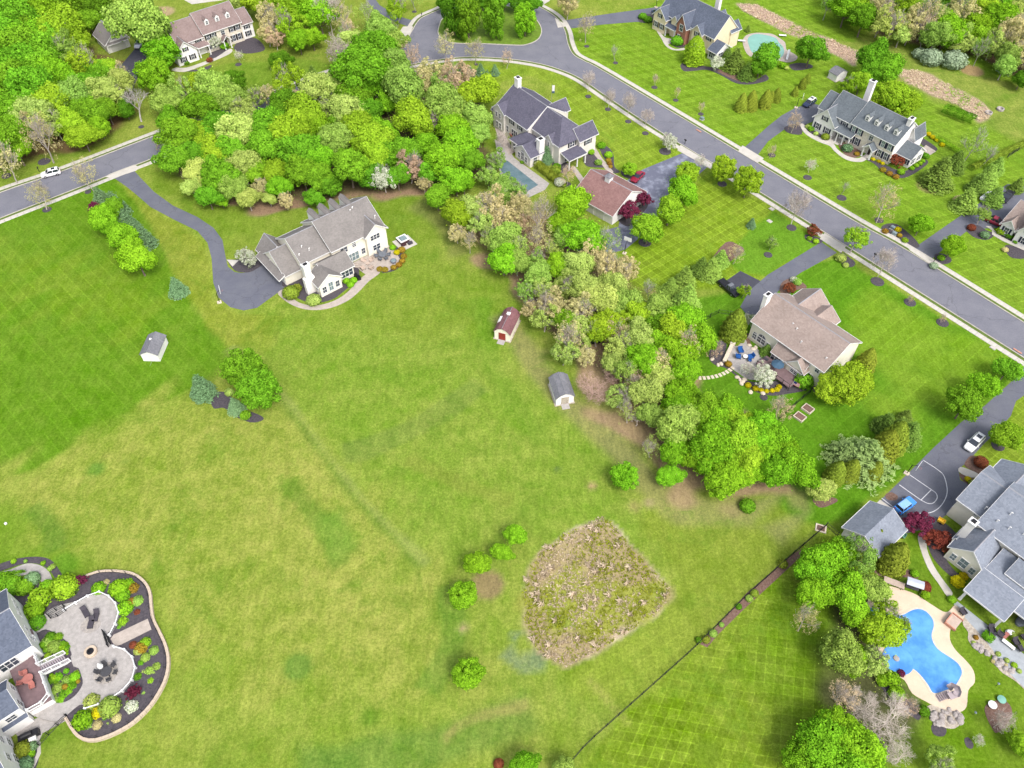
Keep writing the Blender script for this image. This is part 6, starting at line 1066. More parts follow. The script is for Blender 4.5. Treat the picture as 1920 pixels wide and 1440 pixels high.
for (lx, ly), lb, r_ in (((9.6, -4.2), 'red round armchair nearest the deck wall', 200), ((11.2, -3.0), 'red armchair on the deck right of the red table', 30), ((8.6, -3.2), 'red armchair on the deck above the red table', 120)):
    q = Hh.world(lx, ly); c_ = chair(lb, 0, 0, r_, 'orange_red', z=DZ); c_.location = (q[0], q[1], DZ)
q = Hh.world(9.9, -3.1); t = table('round red table on the raised timber deck', 0, 0, .75, 'orange_red', z=DZ); t.location = (q[0], q[1], DZ)
p = G(86, 1152, TZ); 
for x, y in ((84, 1148), (103, 1158), (148, 1326), (68, 1346)): pass
# black grill at the foot of the white house
p = G(60, 1380); t = empty('barbecue', (p.x, p.y, .07), R_(28), label='black covered outdoor kitchen grill at the foot of the lower terrace', cat='grill'); b = MB(); b.box(-1.5, -.45, 0, 1.2, .4, .95); b.build('cabinet', M['black_metal'], t); b = MB(); b.tube([(-1.0, 0, 1.0), (.4, 0, 1.0)], .4, 10); b.build('hood', M['black_metal'], t); b = MB(); b.box(-.3, -1.0, 0, .7, -.451, .6); b.build('shelf', M['white_trim'], t)
for x, y, lb in ((11, 982, 'small pale lawn marker at the left edge of the field'),): p = G(x, y); t = empty('lawn_marker', (p.x, p.y, 0), 0, label=lb, cat='marker'); b = MB(); b.lathe([(.25, 0), (.22, .22), (.05, .3)], (0, 0, 0), 8); b.build('cap', M['white_trim'], t)
for x, y, lb in ((1875, 206, 'white stone well ring on the far lawn right of the reed strip'), (1853, 213, 'stone ring at the end of the reed strip')): p = G(x, y); t = empty('stone_ring', (p.x, p.y, 0), 0, label=lb, cat='stone ring'); b = MB(); b.lathe([(1.0, 0), (1.0, .5), (.7, .5), (.6, .1)], (0, 0, 0), 16); b.build('ring', M['boulder'], t)
# ------------------------------------------------------------------ vegetation
def leaf_material(name, col, col2, trans=.25, hue=.0, rough=.6):
    """col / col2: lit and shaded leaf colours of a crown, tone paints the shade in; every tree is shifted a little on its own"""
    m = bpy.data.materials.new(name); m.use_nodes = True; MATS[name] = m; n = m.node_tree.nodes; l = m.node_tree.links
    b = n['Principled BSDF']; b.inputs['Roughness'].default_value = 1; b.inputs['Specular IOR Level'].default_value = .0
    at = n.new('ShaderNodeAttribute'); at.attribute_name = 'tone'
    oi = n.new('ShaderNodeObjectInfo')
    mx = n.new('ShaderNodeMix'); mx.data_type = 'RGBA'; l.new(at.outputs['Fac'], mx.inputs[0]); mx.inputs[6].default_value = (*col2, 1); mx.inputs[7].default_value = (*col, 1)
    hs = n.new('ShaderNodeHueSaturation'); l.new(mx.outputs[2], hs.inputs['Color'])
    def mr(src, lo, hi):
        o = n.new('ShaderNodeMapRange'); o.inputs[3].default_value = lo; o.inputs[4].default_value = hi; l.new(src, o.inputs[0]); return o.outputs[0]
    l.new(mr(oi.outputs['Random'], .5 - hue, .5 + hue), hs.inputs['Hue'])
    m2 = n.new('ShaderNodeMath'); m2.operation = 'FRACT'; m3 = n.new('ShaderNodeMath'); m3.operation = 'MULTIPLY'; m3.inputs[1].default_value = 7.31; l.new(oi.outputs['Random'], m3.inputs[0]); l.new(m3.outputs[0], m2.inputs[0])
    l.new(mr(m2.outputs[0], .86, 1.16), hs.inputs['Value'])
    l.new(hs.outputs[0], b.inputs['Base Color'])
    if trans:
        tr = n.new('ShaderNodeBsdfTranslucent'); l.new(hs.outputs[0], tr.inputs[0]); ms = n.new('ShaderNodeMixShader'); ms.inputs[0].default_value = trans
        l.new(b.outputs[0], ms.inputs[1]); l.new(tr.outputs[0], ms.inputs[2]); l.new(ms.outputs[0], n['Material Output'].inputs[0])
    return m
LM = {
 'lime': leaf_material('leaf_lime', (.245, .485, .024), (.080, .215, .007), .22, .012),
 'yel': leaf_material('leaf_yellow_green', (.305, .485, .03), (.115, .235, .009), .22, .014),
 'green': leaf_material('leaf_green', (.185, .40, .024), (.062, .165, .008), .22, .012),
 'dark': leaf_material('leaf_dark_green', (.125, .29, .018), (.042, .115, .006), .2, .01),
 'light': leaf_material('leaf_pale_green', (.32, .48, .09), (.125, .235, .03), .22, .012),
 'olive': leaf_material('leaf_olive_bud', (.44, .54, .13), (.19, .28, .045), .2, .015),
 'tan': leaf_material('bud_tan', (.56, .49, .24), (.30, .29, .10), .2, .012),
 'pink': leaf_material('bud_pink', (.60, .44, .30), (.40, .31, .18), .3, .012),
 'white': leaf_material('blossom_white', (.66, .66, .56), (.28, .36, .17), .3, .008),
 'purple': leaf_material('leaf_purple', (.17, .03, .065), (.06, .012, .024), .25, .01),
 'red': leaf_material('leaf_russet', (.26, .075, .04), (.11, .03, .02), .25, .01),
 'spruce': leaf_material('needle_blue', (.19, .32, .15), (.065, .125, .05), .1, .01),
 'pine': leaf_material('needle_pine', (.27, .42, .07), (.11, .19, .03), .1, .01),
 'dpine': leaf_material('needle_dark', (.17, .27, .045), (.06, .11, .018), .1, .01),
 'arb': leaf_material('needle_arborvitae', (.24, .31, .035), (.10, .14, .014), .1, .012),
 'cyp': leaf_material('needle_feathery', (.29, .40, .13), (.055, .105, .022), .15, .01),
 'silver': leaf_material('leaf_silver', (.33, .42, .27), (.16, .23, .13), .2, .01),
 'gold': leaf_material('leaf_gold', (.60, .52, .012), (.34, .30, .01), .3, .01),
 'ochre': leaf_material('leaf_ochre', (.38, .25, .03), (.18, .13, .02), .25, .02),
 'grey': leaf_material('bud_grey', (.40, .34, .31), (.27, .23, .20), .2, .01),
 'marsh': leaf_material('leaf_marsh', (.42, .46, .04), (.22, .26, .02), .3, .015),
 'straw': leaf_material('straw', (.70, .58, .43), (.46, .37, .26), .2, .01),
}
def cloud_mesh(name, P, N, size, tone, mat_, aspect=1.0, flat=.55, rng=RNG):
    """leaf clumps: bent four-cornered leaves at P facing N (jittered)"""
    k = len(P); N = N + rng.normal(0, flat, (k, 3)); N /= np.linalg.norm(N, axis=1)[:, None] + 1e-9
    r = rng.normal(0, 1, (k, 3)); a = np.cross(N, r); a /= np.linalg.norm(a, axis=1)[:, None] + 1e-9; b = np.cross(N, a)
    s = (size * rng.uniform(.6, 1.35, k))[:, None]; a *= s; b *= s * aspect
    V = np.stack([P - a, P - b * .8 + N * s * .12, P + a, P + b * .8 + N * s * .12], 1).reshape(-1, 3)
    me = bpy.data.meshes.new(name); me.vertices.add(4 * k); me.vertices.foreach_set('co', V.ravel().astype(np.float32))
    me.loops.add(4 * k); me.polygons.add(k); me.loops.foreach_set('vertex_index', np.arange(4 * k)); me.polygons.foreach_set('loop_start', np.arange(0, 4 * k, 4)); me.update()
    t = me.attributes.new('tone', 'FLOAT', 'FACE'); t.data.foreach_set('value', np.clip(tone, 0, 1).astype(np.float32)); me.materials.append(mat_); return me
def fib(n, rng):
    i = np.arange(n) + rng.uniform(0, 1); ph = np.arccos(np.clip(1 - 2 * (i % n + .5) / n, -1, 1)); th = math.pi * (1 + 5 ** .5) * i
    return np.stack([np.cos(th) * np.sin(ph), np.sin(th) * np.sin(ph), np.cos(ph)], 1)
def broad_crown(seed, lobes=70, leaves=13000, rz=.8, lob=(.13, .34), leaf=.040, open_=0.0, low=-.55, irr=1.0):
    """unit crown: lobes of foliage over an ellipsoid, gaps between"""
    r = np.random.default_rng(seed); D = fib(lobes, r) + r.normal(0, .16, (lobes, 3)); D /= np.linalg.norm(D, axis=1)[:, None]
    D = D[D[:, 2] > low]; m = len(D); rad = r.uniform(.55, .84, m); C = D * rad[:, None]; C[:, 2] *= rz
    az_ = np.arctan2(C[:, 1], C[:, 0]); C *= (1 + irr * (r.normal(0, .12, m) + .13 * np.sin(az_ * 2 + seed) + .10 * np.sin(az_ * 3 + seed * 2.3)))[:, None]
    nin = lobes // 5; C = np.vstack([C, r.normal(0, .26, (nin, 3))]); LR = r.uniform(*lob, len(C)); ltone = r.uniform(-.2, .2, len(C))
    w = LR ** 2; w /= w.sum(); li = r.choice(len(C), int(leaves * 1.9), p=w); d = r.normal(0, 1, (len(li), 3)); d[:, 2] += .25; d /= np.linalg.norm(d, axis=1)[:, None]
    P = C[li] + d * LR[li][:, None] * (1 - np.abs(r.normal(0, .16, len(li))) + (r.random(len(li)) < .22) * r.exponential(.22, len(li)))[:, None] * np.array([1, 1, .85])
    # drop leaves buried deep in other lobes
    dist = np.full(len(P), 9.0)
    for j in range(len(C)):
        q = np.linalg.norm(P - C[j], axis=1) / LR[j]; q[li == j] = 9; dist = np.minimum(dist, q)
    keep = dist > .78; P, d, li = P[keep][:leaves], d[keep][:leaves], li[keep][:leaves]
    if open_: k2 = r.uniform(0, 1, len(P)) > open_; P, d, li = P[k2], d[k2], li[k2]
    N = d + C[li] * .5; N[:, 2] += .3; N /= np.linalg.norm(N, axis=1)[:, None]
    tone = .50 + ltone[li] + .34 * d[:, 2] + r.normal(0, .27, len(P))  # upward leaves lighter, undersides darker: crown shading painted into the tone
    return P, N, tone, leaf
PROTO = {}
def reg(kind, i, P, N, tone, leaf, mk, **kw): PROTO.setdefault(kind, []).append(cloud_mesh('crown', P, N, leaf, tone, LM[mk], **kw))
BC = [broad_crown(s) for s in (1, 2, 3)]; BO = [broad_crown(s, 80, 7500, .85, (.08, .20), .032, .12) for s in (4, 5)]; BS = [broad_crown(s, 90, 2600, .9, (.07, .16), .024, .2, -.8) for s in (6, 7)]
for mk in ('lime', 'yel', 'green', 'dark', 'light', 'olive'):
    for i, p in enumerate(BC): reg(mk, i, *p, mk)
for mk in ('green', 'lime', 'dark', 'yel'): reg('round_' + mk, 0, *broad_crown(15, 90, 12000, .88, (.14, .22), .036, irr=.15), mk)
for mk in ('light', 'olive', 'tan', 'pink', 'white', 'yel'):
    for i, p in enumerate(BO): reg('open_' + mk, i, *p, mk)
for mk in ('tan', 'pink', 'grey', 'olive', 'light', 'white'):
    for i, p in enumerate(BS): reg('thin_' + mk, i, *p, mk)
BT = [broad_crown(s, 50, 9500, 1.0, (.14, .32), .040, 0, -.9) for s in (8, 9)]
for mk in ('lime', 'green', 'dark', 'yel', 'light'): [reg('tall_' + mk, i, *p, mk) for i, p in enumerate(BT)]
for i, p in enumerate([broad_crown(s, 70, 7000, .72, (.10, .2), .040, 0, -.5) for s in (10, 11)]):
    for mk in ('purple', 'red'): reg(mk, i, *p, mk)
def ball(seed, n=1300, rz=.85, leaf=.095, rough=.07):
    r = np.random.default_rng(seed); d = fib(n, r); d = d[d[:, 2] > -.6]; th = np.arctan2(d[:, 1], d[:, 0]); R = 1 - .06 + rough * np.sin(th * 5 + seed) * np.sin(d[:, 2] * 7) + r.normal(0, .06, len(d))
    P = d * R[:, None]; P[:, 2] *= rz; return P, d, .5 + .22 * d[:, 2] + r.normal(0, .3, len(d)), leaf  # lighter top and darker underside are shading painted into the tone
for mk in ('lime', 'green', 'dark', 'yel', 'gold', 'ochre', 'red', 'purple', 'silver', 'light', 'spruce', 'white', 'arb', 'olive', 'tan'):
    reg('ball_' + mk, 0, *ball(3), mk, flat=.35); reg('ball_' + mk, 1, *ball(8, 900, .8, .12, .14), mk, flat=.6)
def spruce(seed, tiers=15, leaf=.042, droop=.22, dens=26, spread=.50, bw=1.0):
    """unit conifer: height 2 (z -1..1), radius about .5; whorls of boughs"""
    r = np.random.default_rng(seed); P = []; N = []; T = []
    for t in range(tiers):
        f = t / (tiers - 1); z = -.86 + 1.8 * f; R = spread * (1 - f) ** .85 + .03; nb = int(15 - 8 * f)
        for b in range(nb):
            th = 6.283 * b / nb + t * .7 + r.normal(0, .12); L = R * r.uniform(.82, 1.14); k = max(6, int(dens * L / spread * 1.5))
            s = r.uniform(.1, 1, k) ** .7; wdt = (.035 + .10 * (1 - s) * L / spread + .03) * bw * r.normal(0, 1, k)
            x = s * L; zz = z - droop * s ** 1.4 * (1 - .5 * f) + r.normal(0, .016, k)
            P.append(np.stack([x * math.cos(th) - wdt * math.sin(th), x * math.sin(th) + wdt * math.cos(th), zz], 1))
            nn = np.tile([math.cos(th) * .5, math.sin(th) * .5, .8], (k, 1)); N.append(nn); T.append(.02 + .80 * s + r.normal(0, .16, k))  # needles darken towards the trunk, bough shade painted into the tone
    return np.vstack(P), np.vstack(N), np.concatenate(T), leaf
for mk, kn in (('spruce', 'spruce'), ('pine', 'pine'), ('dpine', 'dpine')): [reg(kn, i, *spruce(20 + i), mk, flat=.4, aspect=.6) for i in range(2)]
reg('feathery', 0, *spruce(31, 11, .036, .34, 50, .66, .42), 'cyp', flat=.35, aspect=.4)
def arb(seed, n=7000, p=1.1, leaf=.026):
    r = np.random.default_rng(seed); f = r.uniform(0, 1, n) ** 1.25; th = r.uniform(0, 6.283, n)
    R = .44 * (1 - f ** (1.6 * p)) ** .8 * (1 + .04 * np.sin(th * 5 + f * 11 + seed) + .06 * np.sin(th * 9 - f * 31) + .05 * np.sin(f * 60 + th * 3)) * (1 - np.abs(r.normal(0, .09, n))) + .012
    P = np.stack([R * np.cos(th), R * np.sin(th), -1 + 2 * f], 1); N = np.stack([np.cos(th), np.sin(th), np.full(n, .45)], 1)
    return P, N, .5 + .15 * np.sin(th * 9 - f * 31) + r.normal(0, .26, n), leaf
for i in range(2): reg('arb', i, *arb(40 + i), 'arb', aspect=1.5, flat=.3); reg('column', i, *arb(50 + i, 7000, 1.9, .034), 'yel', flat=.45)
def branches(seed, depth=5, fine=True, spread=.62, up=.35, first=4):
    """unit bare tree: limbs and twigs, z 0..2, reach about 1"""
    r = random.Random(seed); mb = MB(); tips = []
    def grow(p, d, L, rad, k):
        n = 2 if k else 3; pts = [p]; q = p.copy(); dd = d.copy()
        for i in range(n):
            dd = (dd + Vector((r.gauss(0, .13), r.gauss(0, .13), r.gauss(0, .08) + .05))).normalized(); q = q + dd * L / n; pts.append(q.copy())
        mb.tube(pts, [rad * (1 - .35 * i / n) for i in range(n + 1)], 5 if k < 2 else 3, cap=False); tips.append((q.copy(), k))
        if k >= depth: return
        for j in range(first if k == 0 else r.choice((3, 4))):
            a = r.uniform(0, 6.283); side = Vector((math.cos(a), math.sin(a), r.uniform(-.1, .5)))
            nd = (dd * (1 - spread * .8) + side * spread * r.uniform(.7, 1.25) + Vector((0, 0, up * .3))).normalized()
            t = r.uniform(.5, 1); s = pts[-1] * t + pts[-2] * (1 - t); grow(s, nd, L * r.uniform(.55, .76), rad * .50, k + 1)
        if k < depth: grow(pts[-1], (dd + Vector((r.gauss(0, .15), r.gauss(0, .15), .1))).normalized(), L * .72, rad * .6, k + 1)
    grow(Vector((0, 0, 0)), Vector((r.gauss(0, .05), r.gauss(0, .05), 1)).normalized(), .62, .034, 0)
    zs = max(v[2] for v in mb.v); rr = np.percentile([math.hypot(v[0], v[1]) for v in mb.v], 96)
    mb.v = [(v[0] / rr, v[1] / rr, v[2] * 2 / zs) for v in mb.v]; return mb
def mesh_of(mb, nm, m):
    me = bpy.data.meshes.new(nm); me.from_pydata(mb.v, [], mb.f); me.materials.append(M[m]); return me
BR = {}
for bk in ('bark_grey', 'bark_white', 'bark_brown'): BR[bk] = [mesh_of(branches(60 + s, 4), 'branches', bk) for s in range(2)]
mat('twig_pale', (.55, .49, .43), .95, .15, 3, col2=(.40, .34, .30)); mat('twig_pink', (.48, .33, .27), .95, .2, 3, col2=(.34, .23, .19))
BR['twig_pale'] = [mesh_of(branches(70 + s, 5, spread=.8, first=6), 'branches', 'twig_pale') for s in range(2)]
BR['twig_pink'] = [mesh_of(branches(75, 5, spread=.8, first=6), 'branches', 'twig_pink')]
BR['snag'] = [mesh_of(branches(81, 3, spread=.6, first=4), 'branches', 'bark_white')]
def trunk_mesh(seed, m, limbs=5):
    r = random.Random(seed); mb = MB(); mb.tube([(0, 0, 0), (r.gauss(0, .03), r.gauss(0, .03), .5), (r.gauss(0, .05), r.gauss(0, .05), 1.0)], [.06, .045, .035], 8, cap=False)
    for i in range(limbs):
        a = 6.283 * i / limbs + r.uniform(-.4, .4); z = r.uniform(.6, 1); R = r.uniform(.45, .75)
        mb.tube([(0, 0, z), (R * .5 * math.cos(a), R * .5 * math.sin(a), z + .35), (R * math.cos(a), R * math.sin(a), z + .75)], [.03, .02, .008], 5, cap=False)
    return mesh_of(mb, 'trunk', m)
TRK = {m: [trunk_mesh(90 + i, m) for i in range(2)] for m in ('bark_grey', 'bark_brown', 'bark_white')}
# kind -> (crown height / crown radius, clear trunk height / crown radius, bare limbs?, bark, words)
KIND = {}
def K(keys, zr, clear, bark, limb, words, nm):
    for k in keys.split(): KIND[k] = (zr, clear, bark, limb, words, nm)
K('lime', .92, .55, 'bark_brown', 0, 'lime green broadleaf tree', 'leafy_tree'); K('yel', .92, .55, 'bark_brown', 0, 'yellow-green broadleaf tree', 'leafy_tree')  # leaf-colour groups of broadleaf trees, species unknown
K('green', .95, .55, 'bark_brown', 0, 'fresh green broadleaf tree', 'broadleaf_tree'); K('dark', .92, .35, 'bark_brown', 0, 'dark green broadleaf tree', 'broadleaf_tree')
K('light', .98, .6, 'bark_grey', 0, 'pale green broadleaf tree', 'pale_leafy_tree'); K('olive', .95, .6, 'bark_grey', 0, 'olive-yellow budding oak', 'oak_tree')
K('open_light', 1.1, .5, 'bark_grey', 1, 'loose pale green tree', 'pale_leafy_tree'); K('open_olive', 1.1, .5, 'bark_grey', 1, 'loose olive budding tree', 'budding_tree'); K('open_yel', 1.1, .5, 'bark_grey', 1, 'loose yellow-green tree', 'broadleaf_tree')
K('open_tan', 1.1, .5, 'bark_grey', 1, 'tan budding tree', 'budding_tree'); K('open_pink', 1.1, .5, 'bark_grey', 1, 'pinkish budding tree', 'budding_tree'); K('open_white', .95, .35, 'bark_grey', 1, 'white flowering tree', 'flowering_tree')
K('thin_tan', 1.35, .5, 'bark_grey', 1, 'thin tan budding tree', 'budding_tree'); K('thin_pink', 1.3, .5, 'bark_grey', 1, 'thin reddish budding tree', 'budding_tree'); K('thin_grey', 1.35, .6, 'twig_pale', 1, 'nearly bare grey tree', 'bare_tree')
K('thin_olive', 1.3, .5, 'bark_grey', 1, 'thin olive budding tree', 'budding_tree'); K('thin_light', 1.3, .5, 'bark_white', 1, 'thin pale green birch', 'birch_tree'); K('thin_white', 1.1, .4, 'twig_pale', 1, 'thin tree with white buds', 'flowering_tree')
for c_, w_ in (('lime', 'lime green'), ('green', 'fresh green'), ('dark', 'dark green'), ('yel', 'yellow-green'), ('light', 'pale green')): K('tall_' + c_, 1.55, .35, 'bark_brown', 0, w_ + ' upright tree', 'broadleaf_tree')
for c_, w_ in (('green', 'bright green'), ('lime', 'lime green'), ('dark', 'dark green'), ('yel', 'yellow-green')): K('round_' + c_, .95, .35, 'bark_brown', 0, 'round compact ' + w_ + ' tree', 'leafy_tree')
K('purple', .75, .35, 'bark_brown', 0, 'dark purple-leaved tree', 'purple_tree'); K('red', .7, .15, 'bark_brown', 0, 'russet-leaved ornamental tree', 'ornamental_tree')
K('spruce', 2.2, 0, 'bark_brown', 2, 'blue-green spruce', 'spruce_tree'); K('pine', 1.9, 0, 'bark_brown', 2, 'green conifer', 'conifer_tree'); K('dpine', 1.9, 0, 'bark_brown', 2, 'dark green conifer', 'conifer_tree'); K('feathery', 1.5, 0, 'bark_brown', 2, 'feathery pale green cypress', 'cypress_tree')
K('arb', 2.6, 0, 'bark_brown', 2, 'olive arborvitae', 'arborvitae'); K('column', 2.4, .25, 'bark_brown', 2, 'bright columnar pear tree', 'pear_tree')
K('bare', 1.0, 0, 'bark_grey', 3, 'bare leafless tree', 'bare_tree'); K('bare_white', 1.0, 0, 'bark_white', 3, 'bare white-barked tree', 'bare_tree'); K('bare_pale', .8, 0, 'twig_pale', 3, 'bare pale spreading tree', 'bare_tree'); K('bare_pink', .8, 0, 'twig_pink', 3, 'bare pinkish tangled tree', 'bare_tree'); K('snag', 1.0, 0, 'snag', 3, 'dead white tree', 'dead_tree')
PLANTS = []      # (px, py, label words, root)
_n = [0]
def tree(px, py, r, kind, note=None, hf=1.0, name=None, cat=None):
    """crown centre at pixel (px, py), crown radius r pixels"""
    zr, clear, bark, limb, words, nm = KIND[kind]; zr *= hf; _n[0] += 1; i = _n[0]; rnd = random.Random(i * 17 + int(px)); zr *= rnd.uniform(.92, 1.22) if limb < 2 else 1
    hc = 3.0
    for _ in range(5):
        R = r * MPP(px, py, hc)
        if limb == 3: H = R * 2.0 * zr; hc = H * .58
        elif limb == 2: half = R / (.47 if kind in ('arb', 'column') else .52) * .5 * zr / 2.0; R2 = R; hc = half * (1 + clear * .3); H = hc + half
        else: hc = R * (clear + zr * .8); H = hc + R * zr
    p = G(px, py, hc)
    root = empty(name or nm, (p.x, p.y, 0), rnd.uniform(0, 6.28)); root['category'] = cat or 'tree'
    if limb == 3:
        o = link('branches', BR[bark][rnd.randrange(len(BR[bark]))], root); o.scale = (R, R, H / 2)
    elif limb == 2:
        ms = PROTO[kind]; o = link('crown', ms[rnd.randrange(len(ms))], root, (0, 0, hc)); sx = R / .47 if kind in ('arb', 'column') else R / .52; o.scale = (sx, sx, half)
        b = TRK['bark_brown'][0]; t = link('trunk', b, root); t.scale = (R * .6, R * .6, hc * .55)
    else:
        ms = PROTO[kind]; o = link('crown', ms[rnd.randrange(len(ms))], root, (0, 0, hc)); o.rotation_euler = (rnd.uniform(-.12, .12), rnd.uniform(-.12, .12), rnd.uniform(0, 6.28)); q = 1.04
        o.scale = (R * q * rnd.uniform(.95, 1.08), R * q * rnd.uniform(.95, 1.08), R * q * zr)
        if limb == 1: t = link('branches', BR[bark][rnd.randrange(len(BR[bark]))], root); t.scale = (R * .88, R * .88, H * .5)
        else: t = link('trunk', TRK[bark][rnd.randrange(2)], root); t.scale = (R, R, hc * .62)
    PLANTS.append((px, py, note or words, root, note is not None, r)); return root
def shrub(px, py, r, col, note=None, rz=.8, name='shrub', z=0.0, cat='shrub'):
    _n[0] += 1; rnd = random.Random(_n[0] * 13)
    R = r * MPP(px, py, z + 1); p = G(px, py, z + R * rz * .7); ms = PROTO['ball_' + col]
    o = link(name, ms[rnd.randrange(len(ms))], None, (p.x, p.y, z + R * rz * .62), rnd.uniform(0, 6.28)); o.scale = (R, R, R * rz)
    o['category'] = cat; W_ = dict(lime='lime green', green='green', dark='dark green', yel='yellow-green', gold='golden yellow', ochre='ochre', red='russet', purple='purple', silver='silvery', light='pale green', spruce='blue-green', white='white flowering', arb='olive', olive='olive-tan', tan='tan')
    PLANTS.append((px, py, note or W_[col] + ' rounded shrub', o, note is not None, r)); return o
